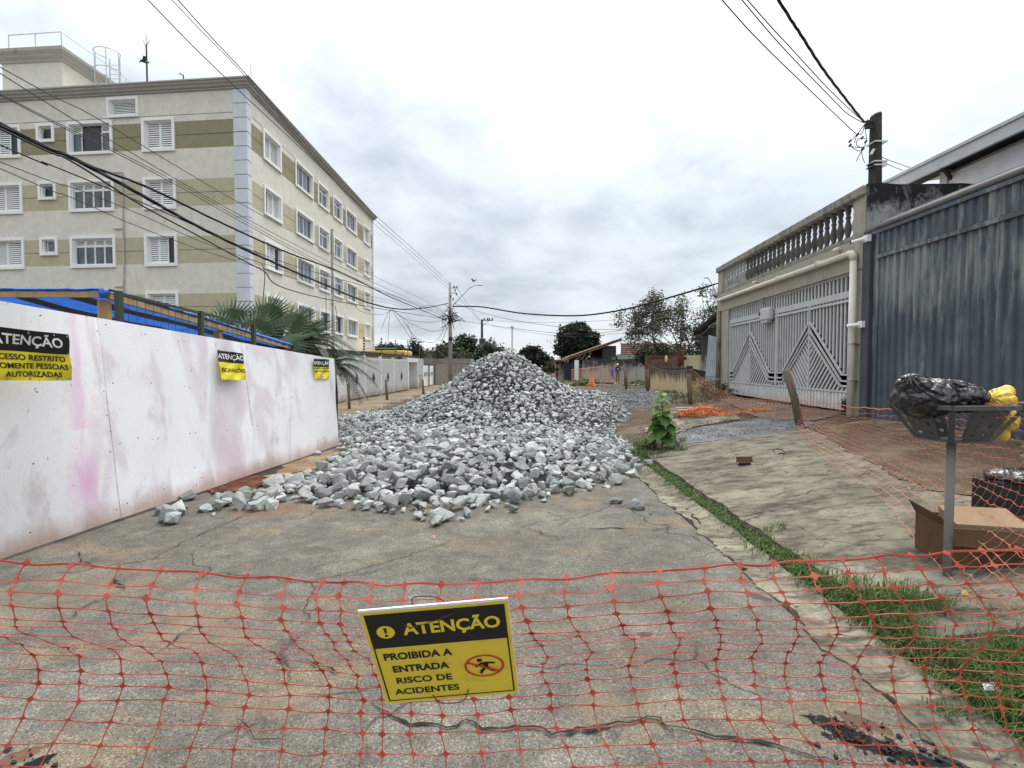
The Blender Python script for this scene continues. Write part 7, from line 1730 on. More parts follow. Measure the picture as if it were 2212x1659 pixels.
# ------------------------------------------------------------------ safety nets
def mk_net(name, c1, c2, rough=.42):
    t = NT(name, rough, 0, .45); t.base(t.ramp(t.noise(t.co(True), 6, 3), [(.35, c1), (.65, c2)]))
    tl = t.n('ShaderNodeBsdfTranslucent'); tl.inputs['Color'].default_value = (*mul(c2, 1.1), 1); ms = t.n('ShaderNodeMixShader'); ms.inputs[0].default_value = .25
    t.l(t.b.outputs[0], ms.inputs[1]); t.l(tl.outputs[0], ms.inputs[2]); t.l(ms.outputs[0], t.t.nodes['Material Output'].inputs[0]); return t.m
M_NET = mk_net('net_red', (.42, .048, .034), (.66, .165, .115)); M_NET2 = mk_net('net_lit_salmon', (.62, .16, .09), (.80, .30, .20)); M_NET3 = mk_net('net_orange', (.62, .25, .12), (.78, .42, .26))  # paler red and the salmon copy paint sky-lit strands into the colour
def net(name, label, N, nc, nr, node, w_h, w_v, mat, band=None, thick=.0014, group=None, sag=.006, seed=1, skip=None):
    """Extruded plastic net: knots, tapering strands and (optionally) a thicker selvedge, built on surface N(col, row)."""
    r2 = random.Random(seed); mb = MB(); K = [[V(N(i, j)) for j in range(nr)] for i in range(nc)]
    def strand(a, b, w, t, k=3):
        d = (b - a); L = d.length
        if L < 1e-4: return
        d.normalize(); s_ = V(t) - d * V(t).dot(d); s_ = s_.normalized() if s_.length > 1e-5 else V((0, 0, 1)); m = V((r2.gauss(0, sag * .5), r2.gauss(0, sag * .5), r2.gauss(-sag * .5, sag * .6)))
        P = [a + d * L * f + m * math.sin(math.pi * f) for f in (0, .22, .5, .78, 1)]; ws = [w * 1.9, w * .95, w * .8, w * .95, w * 1.9]
        for q in range(4): mb.poly([P[q] - s_ * ws[q] / 2, P[q + 1] - s_ * ws[q + 1] / 2, P[q + 1] + s_ * ws[q + 1] / 2, P[q] + s_ * ws[q] / 2])
    for i in range(nc):
        for j in range(nr):
            if skip and skip(i, j): continue
            p = K[i][j]; h = (K[min(i + 1, nc - 1)][j] - K[max(i - 1, 0)][j]).normalized(); v = (K[i][min(j + 1, nr - 1)] - K[i][max(j - 1, 0)]).normalized()
            n_ = node * r2.uniform(.8, 1.15); mb.poly([p - h * n_, p - v * n_ * .9, p + h * n_, p + v * n_ * .9])
            if i < nc - 1 and not (j == 0 and band): strand(p, K[i + 1][j], w_h, v)
            if j < nr - 1: strand(p, K[i][j + 1], w_v, h)
    if band:
        for i in range(nc - 1):
            a, b = K[i][0], K[i + 1][0]; v = V((0, 0, 1)); n4 = 4
            for q in range(n4):
                f0, f1 = q / n4, (q + 1) / n4; wv = lambda f: V((0, .004 * math.sin((i + f) * 4.1), .003 * math.sin((i + f) * 2.7))); p0, p1 = a.lerp(b, f0) + wv(f0), a.lerp(b, f1) + wv(f1); mb.poly([p0 - v * band / 2, p1 - v * band / 2, p1 + v * band / 2, p0 + v * band / 2])
    o = mb.build(name, mat)
    if thick: sd = o.modifiers.new('thickness', 'SOLIDIFY'); sd.thickness = thick; sd.offset = 0
    return tag(o, label, 'net', group)
UC = [-340, -240, -140, -40, 57, 153, 256, 346, 437, 533, 622, 697, 743, 805, 874, 953, 1033, 1126, 1223, 1324, 1425, 1523, 1599, 1672, 1745, 1817, 1895, 1968, 2045, 2122, 2200, 2280, 2360, 2440]
TU, TV = [-340, 0, 250, 400, 700, 900, 1130, 1500, 1800, 2050, 2212, 2440], [1192, 1213, 1226, 1236, 1257, 1264, 1255, 1227, 1210, 1194, 1185, 1172]
CA = ([0, -20, -27, -23, -17, -7, 10, 50, 77, 97, 104, 107, 101, 86, 64, 44, 30, 20], [0, 34, 62, 92, 118, 134, 153, 168, 180, 202, 232, 260, 291, 336, 386, 432, 476, 520])
CB = ([0, -3, 0, 8, 23, 35, 47, 55, 47, 45, 54, 65, 70, 79, 97, 112, 124, 134], [0, 32, 60, 87, 109, 124, 141, 160, 178, 197, 220, 247, 275, 317, 358, 402, 446, 490])
CC = ([0, -2, 3, 15, 24, 29, 37, 35, 29, 24, 25, 29, 36, 47, 77, 100, 118, 132], [0, 27, 55, 87, 114, 134, 146, 160, 175, 195, 222, 252, 281, 328, 370, 413, 456, 500])
CD = ([0, 18, 42, 62, 84, 92, 84, 66, 40, 28, 30, 36, 42, 52, 78, 100, 118, 132], [0, 30, 62, 94, 126, 150, 176, 200, 222, 244, 270, 298, 326, 372, 415, 458, 500, 544])
YD = [1.33, 1.31, 1.29, 1.29, 1.31, 1.34, 1.38, 1.43, 1.475, 1.50, 1.51, 1.515, 1.51, 1.50, 1.49, 1.48, 1.47, 1.46]
r3 = random.Random(6); JJ = [[(r3.gauss(0, 3.0), r3.gauss(0, 2.2)) for _ in range(18)] for _ in UC]
def NF(i, j):
    u = UC[i]; v = interp(u, TU, TV); KU = [256, 1126, 1523, 1960]; du = interp(min(max(u, 0), 2250), KU, [c[0][j] for c in (CA, CB, CC, CD)]); dv = interp(min(max(u, 0), 2250), KU, [c[1][j] for c in (CA, CB, CC, CD)])
    a, b = JJ[i][j] if j else (0, 0); return at(u + du + a, v + dv + b, YD[j] + .012 * fnoise(i * .7, j * .5, 2))
net('safety_net', 'red plastic safety net stretched across the road in front of everything', NF, len(UC), 18, .0112, .0027, .0034, M_NET, .0054, group=None, sag=.004)
# side net from the leaning stake to the near corner
A2, B2 = V((5.02, 9.0, 0)), V((2.55, 2.15, 0)); NC2, NR2 = 62, 17
def N2(i, j):
    t_ = i / (NC2 - 1); t_ = t_ ** .82; p = A2.lerp(B2, t_); g_ = T(p.x, p.y)
    top = lerp(.95, 1.22, sm(0, .45, t_)) - .22 * math.sin(math.pi * min(1, t_ * 1.1)) + lerp(.1, .2, t_); bot = lerp(.52, .0, sm(0, .25, t_)) + (g_ if t_ > .25 else lerp(0, g_, t_ / .25)) + .02
    f = j / (NR2 - 1); f = f ** lerp(.9, 1.0, t_); z = lerp(top, bot, f); bul = .38 * math.sin(math.pi * f) * sm(.02, .35, t_) + .10 * math.sin(t_ * 9 + f * 3)
    n = V((.94, -.34, 0)); return p + n * (bul * .8) + V((0, 0, z + .018 * fnoise(t_ * 20, f * 6)))
net('safety_net', 'pale orange safety net running slack from the leaning stake to the right edge', N2, NC2, NR2, .0065, .0042, .0030, M_NET2, .010, thick=0, sag=.012, seed=4)
# net between the leaning stake, the ochre wall stake and the rusty gate stake
s1, s2, s3_ = gT(1732, 918), gT(1492, 872), gT(1399.5, 845)
def N3(i, j):
    t_ = i / 39; p = s1.lerp(s2, t_); top = lerp(.55, 1.0, t_) - .42 * math.sin(math.pi * t_) ; f = j / 13; return p + V((-.12 * math.sin(math.pi * f), -.15 * math.sin(math.pi * f), max(.03, top * (1 - f) + .03)))
net('safety_net', 'sagging orange net between the leaning stake and the ochre wall stake', N3, 40, 14, .006, .0045, .004, M_NET3, .01, thick=0, sag=.02, seed=5)
def N4(i, j):
    t_ = i / 29; p = s2.lerp(s3_, t_); top = lerp(1.0, 1.2, t_) - .15 * math.sin(math.pi * t_); f = j / 13; return p + V((0, -.08 * math.sin(math.pi * f), max(.05, top - .9 * f)))
net('safety_net', 'thin orange net in front of the ochre wall', N4, 30, 3, .005, .004, .003, M_NET3, .008, thick=0, sag=.02, seed=6)
def N4b(i, j):
    t_ = i / 29; p = s2.lerp(FH @ V((-7.1, -.2, .65)), t_); f = j / 15; return V((p.x, p.y, p.z + lerp(.95, .62, t_) * (1 - f) - .12 * math.sin(math.pi * t_) * (1 - f) + .03))
net('safety_net', 'weathered net from the ochre wall stake to the house pillar', N4b, 30, 14, .008, .007, .004, M_WOODG, .012, thick=0, sag=.02, seed=7)
w0, w1, w2 = gnd(1234, 832), gnd(1312, 826), gnd(1344, 829)
def N5(i, j): t_ = i / 39; p = w0.lerp(w1, t_); f = j / 9; return p + V((0, 0, lerp(1.25, 1.55, t_) * (1 - f) + .02))
net('safety_net', 'faint far orange net behind the traffic cone', N5, 40, 10, .03, .020, .016, M_NET3, .05, thick=0, sag=.02, seed=8)
def N6(i, j): t_ = i / 9; f = j / 9; p = gnd(1311, 826).lerp(gnd(1330, 829), t_); return p + V((.1 * math.sin(f * 4), -.2, 1.5 * (1 - t_) ** 1.5 * (1 - f) + .03))
net('safety_net', 'crumpled orange net end at the feet of the two people', N6, 10, 10, .03, .022, .02, M_NET3, None, thick=0, sag=.05, seed=9)

# ------------------------------------------------------------------ warning board on the net
TL, TR, BL_ = at(773, 1320, 1.245), at(1097, 1292, 1.245), at(833, 1521, 1.40)
ex_ = (TR - TL); Wd = ex_.length; ex_.normalize(); ey_ = (TL - BL_); ey_ = (ey_ - ex_ * ey_.dot(ex_)); Hd = ey_.length; ey_.normalize(); ez_ = ex_.cross(ey_)
org = TL - ey_ * Hd
FMx = Matrix(((ex_.x, ey_.x, ez_.x, org.x), (ex_.y, ey_.y, ez_.y, org.y), (ex_.z, ey_.z, ez_.z, org.z), (0, 0, 0, 1)))
WS = thing('warning_sign', 'yellow and black ATENÇÃO board with a barred figure tied to the red net', 'sign', FMx @ V((Wd / 2, 0, 0)))
Hs = Hd
mb = MB(); mb.box(0, Wd, 0, Hs, -.004, 0); mb.build('board', M_SWHT, WS, FMx)
bow = lambda x, y: 0.0
def spr(name, mat, pts, z): m = MB(); m.poly([(x, y, z) for x, y in pts]); return m.build(name, mat, WS, FMx)
rect = lambda x0, y0, x1, y1: [(x0, y0), (x1, y0), (x1, y1), (x0, y1)]
def ringrect(name, mat, x0, y0, x1, y1, w, z):
    m = MB(); m.poly([(x0, y0, z), (x1, y0, z), (x1, y0 + w, z), (x0, y0 + w, z)]).poly([(x0, y1 - w, z), (x1, y1 - w, z), (x1, y1, z), (x0, y1, z)]).poly([(x0, y0 + w, z), (x0 + w, y0 + w, z), (x0 + w, y1 - w, z), (x0, y1 - w, z)]).poly([(x1 - w, y0 + w, z), (x1, y0 + w, z), (x1, y1 - w, z), (x1 - w, y1 - w, z)]); m.build(name, mat, WS, FMx)
u_ = Wd / 100; v_ = Hs / 66      # sheet units: 100 wide, 66 high
def mk_worn(name, col):
    t = NT(name, .42, 0, .4); p = t.co(False); k = t.noise(t.map(p, (1, 2.2, 1)), 9, 6, .7, .4)
    c = t.mix(t.ramp(k, [(.52, 0.0), (.72, .55)]), col, (.40, .28, .05)); c = t.mix(t.ramp(t.noise(p, 60, 3, .6), [(.66, 0.0), (.72, .5)]), c, (.25, .17, .05)); t.base(c); return t.m
spr('yellow_field', mk_worn('worn_yellow', (.78, .60, .05)), rect(.4 * u_, .3 * v_, 99.6 * u_, 64.6 * v_), .0006)
spr('black_header', M_SBLK, rect(2.8 * u_, 41.5 * v_, 97.2 * u_, 63 * v_), .0012)
ringrect('black_border', M_SBLK, 2.8 * u_, 2.2 * v_, 97.2 * u_, 41.6 * v_, 1.1 * u_, .0012)
mb = MB(); c0 = (14.5 * u_, 51.5 * v_); mb.poly([(c0[0] + 6.2 * u_ * math.cos(a), c0[1] + 6.2 * u_ * math.sin(a), .002) for a in [i * math.pi / 18 for i in range(36)]]); mb.build('roundel', M_YEL, WS, FMx)
mb = MB(); mb.poly([(c0[0] - 1.2 * u_, c0[1] + 4.2 * u_, .0027), (c0[0] - .55 * u_, c0[1] - 1.4 * u_, .0027), (c0[0] + .55 * u_, c0[1] - 1.4 * u_, .0027), (c0[0] + 1.2 * u_, c0[1] + 4.2 * u_, .0027)]).poly([(c0[0] + 1.2 * u_ * math.cos(a), c0[1] - 3.4 * u_ + 1.2 * u_ * math.sin(a), .0027) for a in [i * math.pi / 8 for i in range(16)]]); mb.build('exclamation_mark', M_SBLK, WS, FMx)
FMs = lambda x, y, l=0.0: FMx @ V((x, y, l))
place_print(words([('ATENÇÃO', 60 * u_, 52 * v_, 15.5 * u_, .030, 'CENTER', .90)]), 'lettering', M_YEL, WS, FMs, .002)
for ln in (('PROIBIDA A', 32 * u_, 34.5 * v_, 9.8 * u_, .032, 'CENTER', .92), ('ENTRADA', 32 * u_, 25.5 * v_, 9.6 * u_, .032, 'CENTER', .92), ('RISCO DE', 32.5 * u_, 17 * v_, 9.2 * u_, .024, 'CENTER', 1.02), ('ACIDENTES', 33 * u_, 8.8 * v_, 9.2 * u_, .024, 'CENTER', .99)): place_print(words([ln]), 'lettering', M_SBLK, WS, FMs, .002)
k_, r_ = MB(), MB(); figure_sign(k_, r_, 77.5 * u_, 23.0 * v_, 12.0 * u_, 1.2)
place_print(k_, 'pictogram', M_SBLK, WS, FMs, .002); place_print(r_, 'barred_ring', M_SRED, WS, FMs, .0026)
M_TIE = simple('wire_tie_brown', (.05, .028, .018), .6, bump=0)
mb = MB(); mb.tube(smooth_pts([FMs(27 * u_, 57 * v_, .002), FMs(33 * u_, 55.5 * v_, .012), FMs(50 * u_, 58.5 * v_, .012), FMs(63 * u_, 60 * v_, .002)], 6), .0012, 5); mb.build('wire_tie', M_TIE, WS)
mb = MB(); mb.tube(smooth_pts([FMs(36 * u_, 4.5 * v_, .002), FMs(42 * u_, .6 * v_, .012), FMs(58 * u_, .5 * v_, .012), FMs(63 * u_, 6.5 * v_, .002)], 6), .0014, 5); mb.build('wire_tie', M_TIE, WS)
mb = MB(); mb.tube(smooth_pts([FMs(36 * u_, 66 * v_, -.006), FMs(38 * u_, 69.5 * v_, -.01), FMs(50 * u_, 69 * v_, -.01), FMs(58 * u_, 66 * v_, -.006)], 6), .0014, 5); mb.build('wire_tie', M_TIE, WS)

# ------------------------------------------------------------------ waste basket with bags
M_BIN = weathered('basket_steel', (.085, .088, .088), (.19, .185, .17), rough=.55, amount=.15, sx=5, sz=3, grain=50, gb=.1); M_BPOLE = weathered('basket_pole', (.20, .20, .185), (.09, .08, .065), rough=.6, amount=.35, sx=6, sz=2, grain=40, gb=.15)
bp = gT(2046, 1243); BX, BY = bp.x, bp.y
dv_ = V((BX, BY, 0)).normalized(); pv = V((dv_.y, -dv_.x, 0))         # away from the lens, and to its right
BIN = thing('litter_basket', 'grey steel litter basket with cut-out hearts on a single post', 'litter basket', bp)
hr, hb, ZR, ZB = .335, .185, 1.335, 1.105
bc = V((BX, BY, 0)) + dv_ * .02
cor = lambda r, z: [bc - pv * r + V((0, 0, z)), bc - dv_ * r + V((0, 0, z)), bc + pv * r + V((0, 0, z)), bc + dv_ * r + V((0, 0, z))]
top_, bot_ = cor(hr, ZR), cor(hb, ZB)
mb = MB(); mb.tube([bp - V((0, 0, .1)), V((BX, BY, ZB))], .026, 12); mb.build('post', M_BPOLE, BIN, None, True)
for i in range(4):
    mb = MB(); a, b = top_[i], top_[(i + 1) % 4]; d = (b - a).normalized(); mb.bar(a - d * .022, b + d * .022, .035, .028); mb.build('rim_bar', M_BIN, BIN)
    mb = MB(); a, b = bot_[i], bot_[(i + 1) % 4]; mb.bar(a, b, .022, .012); mb.build('base_bar', M_BIN, BIN)
    mb = MB(); mb.bar(bot_[i], top_[i] - V((0, 0, .014)), .03 if i == 1 else .022, .022); mb.build('corner_bar', M_BIN, BIN)
mb = MB(); mb.poly(bot_); mb.build('floor_plate', M_BIN, BIN)
def heart(cx, cy, s_, n=14):
    P = []
    for i in range(n):
        t = 2 * math.pi * i / n; P.append((cx + s_ * .0625 * 16 * math.sin(t) ** 3, cy + s_ * .0625 * (13 * math.cos(t) - 5 * math.cos(2 * t) - 2 * math.cos(3 * t) - math.cos(4 * t))))
    return P
def panel_holes(name, quad, holes, mat, par, th_=.003):
    """Flat plate with real cut-outs: a filled 2D curve laid on the quad's plane."""
    a, b, c, d = quad; ux = (b - a).normalized(); nz = ux.cross(d - a).normalized(); uy = nz.cross(ux)
    to2 = lambda p: ((p - a).dot(ux), (p - a).dot(uy))
    cu = bpy.data.curves.new('plate', 'CURVE'); cu.dimensions = '2D'; cu.fill_mode = 'BOTH'; cu.extrude = th_ / 2
    for P in [[to2(p) for p in quad]] + holes:
        s_ = cu.splines.new('POLY'); s_.points.add(len(P) - 1)
        for q, p in zip(s_.points, P): q.co = (p[0], p[1], 0, 1)
        s_.use_cyclic_u = True
    o = bpy.data.objects.new('plate', cu); COL.objects.link(o); bpy.context.view_layer.update(); me = bpy.data.meshes.new_from_object(o.evaluated_get(bpy.context.evaluated_depsgraph_get())); bpy.data.objects.remove(o)
    me.materials.clear(); me.materials.append(mat); me.name = name
    return link(bpy.data.objects.new(name, me), par, Matrix(((ux.x, uy.x, nz.x, a.x), (ux.y, uy.y, nz.y, a.y), (ux.z, uy.z, nz.z, a.z), (0, 0, 0, 1))))
for i in range(4):
    a, b, c, d = bot_[i], bot_[(i + 1) % 4], top_[(i + 1) % 4], top_[i]
    f0, f1 = (.04, .72) if i != 1 else (.25, .94)
    g0, g1 = (.18, .66) if i != 1 else (.36, .84)
    q = [a.lerp(b, f0), a.lerp(b, f1), d.lerp(c, g1), d.lerp(c, g0)]; q = [a.lerp(b, f0), a.lerp(b, f1), d.lerp(c, g1) - V((0, 0, .015)), d.lerp(c, g0) - V((0, 0, .015))]
    ux = (q[1] - q[0]).normalized(); L0 = (q[1] - q[0]).length; Hh = ((q[3] - q[0]) - ux * (q[3] - q[0]).dot(ux)).length
    x3 = (q[3] - q[0]).dot(ux); x2 = (q[2] - q[0]).dot(ux); hs = []
    for k in range(3):
        t_ = (.2, .5, .8)[k]; xa, xb = lerp(0, x3, t_), lerp(L0, x2, t_)
        for f in (.27, .73): hs.append(heart(lerp(xa, xb, f), Hh * t_, .0175))
    panel_holes('side_plate', q, hs, M_BIN, BIN)
def mk_bag(name, col, rough, tr=0):
    t = NT(name, rough, 0, .6); p = t.co(True)
    k = t.noise(t.map(p, (1, 1, .7)), 11, 3, .45, 1.4); k2 = t.noise(t.map(p, (.7, 1, 1.3)), 30, 3, .5, 1.2); t.base(t.ramp(k, [(.3, mul(col, .75)), (.7, mul(col, 1.25))])); t.b.inputs['Specular IOR Level'].default_value = .75; t.bump(t.math('ADD', t.math('ABSOLUTE', t.math('SUBTRACT', k, .5)), t.math('MULTIPLY', t.math('ABSOLUTE', t.math('SUBTRACT', k2, .5)), .2)), .45, .04)
    return t.m
M_BAGB = mk_bag('bag_black', (.008, .009, .011), .2); M_BAGY = mk_bag('bag_yellow', (.74, .50, .055), .38)
def bag(name, label, lobes, mat, seed, n=6, group=None, knot=None, knotdir=(-.8, -.3, .6)):
    """A crumpled bag: lobes (centre, radii) melted into one skin with sharp folds."""
    bm = bmesh.new(); bmesh.ops.create_icosphere(bm, subdivisions=n, radius=1.0); cen = sum((V(l[0]) for l in lobes), V()) / len(lobes)
    kd = V(knotdir).normalized(); kx = kd.orthogonal().normalized(); ky = kd.cross(kx)
    def plt(d):
        th_ = math.acos(max(-1, min(1, d.dot(kd)))); ph = math.atan2(d.dot(ky), d.dot(kx)) + .7 * noise.noise(d * 2.2 + V((seed, 3, 0)))
        return (.075 * math.exp(-th_ * .9) + .018) * (abs(math.sin(ph * 4.5 + seed)) * 2 - 1) + .022 * (1 - 2 * abs(noise.noise(V((ph * 2.2, th_ * 1.6, seed)))) * 2) + .05 * math.exp(-th_ * th_ * 14)
    for v in bm.verts:
        d = v.co.normalized(); best = 0
        for c, r in lobes:
            c = V(c) - cen; A = (d.x / r[0]) ** 2 + (d.y / r[1]) ** 2 + (d.z / r[2]) ** 2; B = d.x * c.x / r[0] ** 2 + d.y * c.y / r[1] ** 2 + d.z * c.z / r[2] ** 2; Cc = (c.x / r[0]) ** 2 + (c.y / r[1]) ** 2 + (c.z / r[2]) ** 2 - 1; D = B * B - A * Cc
            if D > 0: best = max(best, (B + math.sqrt(D)) / A)
        q = d * 3.1 + V((seed, 0, 0)); q = q + V((noise.noise(q * 1.3), noise.noise(q * 1.3 + V((9, 0, 0))), 0)) * .8; f1 = 1 - abs(noise.noise(q)) * 2; f2 = 1 - abs(noise.noise(q * 2.1 + V((4, 2, 1)))) * 3; f3 = 1 - abs(noise.noise(V((q.x * 6, q.y * 6, q.z * 2)))) * 3
        v.co = cen + d * best * (1 + .05 * f1 + plt(d))
    me = bpy.data.meshes.new(name); bm.to_mesh(me); bm.free(); me.materials.append(mat)
    me.polygons.foreach_set('use_smooth', [True] * len(me.polygons)); o = thing(name, label, 'bag', cen, group)
    link(bpy.data.objects.new('sack', me), o)
    if knot: 
        mb = MB(); a, b, r = knot; mb.tube([a, V(a).lerp(V(b), .5), b], [r * .8, r * .35, r * 1.1], 9); mb.build('knot', mat, o, None, True)
    return o
B = lambda u, v, dep=0.0: at(u, v, BY + dep)
c1, c2 = B(1995, 860, .02), B(2066, 858, .03)
bag('trash_bag', 'shiny black rubbish bag filling the left of the litter basket', [(c1, (.165, .19, .125)), (B(1975, 838, .0), (.08, .12, .085)), (B(2020, 846, 0), (.10, .12, .085))], M_BAGB, 3, group='bags in the litter basket')
bag('trash_bag', 'second black rubbish bag slumped in the middle of the litter basket', [(c2, (.16, .17, .10)), (B(2085, 862, -.03), (.10, .1, .075)), (B(2055, 838, .02), (.10, .1, .05))], M_BAGB, 8, group='bags in the litter basket')
bag('trash_bag', 'yellow plastic bag hanging over the right corner of the litter basket', [(B(2158, 868, -.02), (.078, .09, .075)), (B(2172, 905, -.02), (.055, .08, .075)), (B(2163, 935, -.02), (.035, .05, .04)), (B(2172, 850, 0), (.05, .05, .045))], M_BAGY, 5, group='bags in the litter basket', knot=(B(2150, 858, -.04), B(2107, 855, -.07), .018))
# cardboard box and black crate behind the basket post
M_CARD = weathered('cardboard', (.115, .060, .030), (.06, .033, .018), amount=.4, sx=3, sz=1.5, grain=30, gb=.12); M_CARDL = simple('cardboard_pale', (.28, .185, .105), .85, var=.12, world=True)  # box brown is darkened so the colour carries its shadow
gb0 = gT(2060, 1240); BXF = frame(gb0.x + .02, gb0.y + .06, -math.radians(12), gb0.z - .04)
CBX = thing('cardboard_box', 'large open cardboard box standing behind the basket post', 'box', BXF @ V((.32, .2, 0)))
bw, bd, bh = .72, .42, .335
mb = MB(); mb.box(0, bw, 0, .008, .0, bh).box(0, bw, bd - .008, bd, 0, bh).box(0, .008, .008, bd - .008, 0, bh).box(bw - .008, bw, .008, bd - .008, 0, bh).box(.008, bw - .008, .008, bd - .008, .01, .02); mb.build('carton', M_CARD, CBX, BXF)
mb = MB(); mb.hexa([(-.0, 0, bh), (bw, 0, bh), (bw, -.004, bh), (0, -.004, bh), (-.03, -.03, bh - .11), (bw, -.06, bh - .13), (bw, -.064, bh - .13), (-.03, -.034, bh - .11)]); mb.build('flap', M_CARD, CBX, BXF)
mb = MB(); mb.hexa([(-.004, 0, bh), (0, 0, bh), (0, bd, bh), (-.004, bd, bh), (-.05, .02, bh + .07), (-.046, .02, bh + .07), (-.046, bd, bh + .09), (-.05, bd, bh + .09)]); mb.build('flap', M_CARD, CBX, BXF)
mb = MB(); mb.box(.10, .26, -.0065, -.0045, bh - .055, bh - .035); mb.build('paper_strip', M_SWHT, CBX, BXF)
mb = MB(); mb.hexa([(.08, .08, bh - .1), (.5, .05, bh - .1), (.56, .38, bh - .06), (.14, .40, bh - .06), (.08, .08, bh + .01), (.5, .05, bh + .015), (.56, .38, bh + .065), (.14, .40, bh + .06)]); o = mb.build('carton_lid', M_CARDL, None, BXF); tag(o, 'pale flat carton lying inside the large cardboard box', 'carton')
mb = MB(); mb.box(.28, .62, .02, .05, bh - .14, bh + .0); o = bevel(mb.build('black_tray', M_INS, None, BXF), .01); tag(o, 'black tray standing inside the front of the large cardboard box', 'tray')
bg0 = at(2093, 1140, 4.2); bg0.z = T(bg0.x, 3.95)
mb = MB(); mb.box(bg0.x, bg0.x + .8, 3.95, 4.2, bg0.z, bg0.z + .40); o = bevel(mb.build('black_crate', M_INS), .015); tag(o, 'black plastic crate behind the cardboard box', 'crate')
bag('trash_bag', 'black rubbish bag lying on the crate behind the cardboard box', [((bg0.x + .25, 4.05, bg0.z + .42), (.24, .16, .06)), ((bg0.x + .6, 4.1, bg0.z + .40), (.22, .15, .05))], M_BAGB, 13, 5)
# litter on the slab and verge
p = gT(1615, 1004); mb = MB(); s_ = .11
BXS = thing('cardboard_box', 'small flattened cardboard box lying open on the slab', 'box', p)
mb.hexa([p + V(q) for q in ((-.12, 0, .004), (.12, 0, .004), (.12, .10, .004), (-.12, .10, .004), (-.12, 0, .012), (.12, 0, .012), (.12, .10, .012), (-.12, .10, .012))]); mb.build('base', M_CARDL, BXS)
mb = MB(); mb.hexa([p + V(q) for q in ((-.11, .10, .005), (.12, .10, .005), (.12, .105, .005), (-.11, .105, .005), (-.105, .13, .09), (.125, .13, .09), (.125, .135, .09), (-.105, .135, .09))]); mb.build('lid', M_CARD, BXS)
mb = MB(); mb.hexa([p + V(q) for q in ((-.13, -.012, .0), (.04, -.012, .0), (.04, 0, .0), (-.13, 0, .0), (-.13, -.012, .03), (.04, -.012, .03), (.04, 0, .03), (-.13, 0, .03))]); mb.build('front_flap', M_INS, BXS)
p = gT(1685, 980); mb = MB(); mb.tube(smooth_pts([p + V(q) for q in ((-.07, 0, .02), (-.08, .05, .05), (.02, .06, .06), (.07, .03, .03), (.06, -.03, .012), (-.04, -.03, .012))], 6), .007, 5); o = mb.build('wire_loop', M_INS, None, None, True); tag(o, 'small black wire loop lying on the slab', 'wire')
pp0 = gT(1500, 897)
for i, (dx, dy, dz, az, L, w) in enumerate(((0, 0, .02, .05, 1.15, .16), (.05, .12, .06, .16, 1.25, .14), (-.05, .2, .1, -.05, 1.1, .13), (.15, .05, .13, .22, 1.2, .12), (0, .3, .03, .1, 1.3, .15), (.1, .22, .165, .12, 1.0, .11))):
    M = Matrix.Translation(pp0 + V((dx, dy, dz))) @ Matrix.Rotation(az, 4, 'Z'); mb = MB(); mb.box(-L / 2, L / 2, -w / 2, w / 2, -.014, .014)
    o = mb.build('plank', simple('plank_%d' % (i % 2), ((.36, .20, .15), (.5, .38, .29))[i % 2], .85, var=.3, scale=7, stretch=(.2, 1, 1)), None, M); tag(o, ('lowest red plank of the small pile behind the leafy plant', 'pale plank on the lowest red one', 'red plank in the middle of the small pile', 'pale plank lying askew near the pile top', 'rearmost red plank of the small pile', 'topmost pale plank of the small pile')[i], 'plank', 'planks piled by the plant')
hc = gT(1530, 900); rr = random.Random(17); mb = MB()
for k in range(300):
    a, r = rr.uniform(0, 6.3), math.sqrt(rr.random()); c = hc + V((r * .62 * math.cos(a), r * .36 * math.sin(a) + .2, .02 + .26 * (1 - r * r) * rr.random())); q = [c + V((rr.gauss(0, .07), rr.gauss(0, .07), rr.gauss(0, .035))) for _ in range(3)]; mb.tube(q, .0065, 3, False)
for k in range(110):
    c = hc + V((rr.uniform(.2, 1.3), rr.gauss(-.2, .13), .0)); c.z = T(c.x, c.y) + .02; q = [c + V((rr.gauss(0, .07), rr.gauss(0, .07), rr.uniform(0, .04))) for _ in range(3)]; mb.tube(q, .005, 3, False)
o = mb.build('net_heap', mk_net('net_bright_orange', (.60, .16, .03), (.75, .29, .10))); tag(o, 'bright orange heap of crumpled net beside the planks', 'net heap')
for i, (u, v, s_, m_) in enumerate(((2142, 1493, .035, M_SWHT), (1885, 1392, .02, M_SWHT), (935, 1164, .022, M_CPAL), (1855, 1535, .0, None), (2085, 1287, .018, M_YELV), (1790, 1380, .03, M_CARDL))):
    if not m_: continue
    p = gT(u, v); mb = MB(); mb.add([p + V((-s_, 0, .004)), p + V((s_, -.4 * s_, .006)), p + V((s_ * .8, s_ * .6, .03)), p + V((-.6 * s_, s_ * .7, .02)), p + V((0, .1 * s_, .035))], [(0, 1, 4), (1, 2, 4), (2, 3, 4), (3, 0, 4)]); o = mb.build('paper_scrap', m_); tag(o, ['crumpled white paper scrap in the grass at the lower right', 'small white scrap at the edge of the grass', 'tiny pale scrap on the asphalt before the heap', '', 'tiny yellow scrap by the basket foot', 'dry leaf scrap on the kerb strip'][i], 'litter')

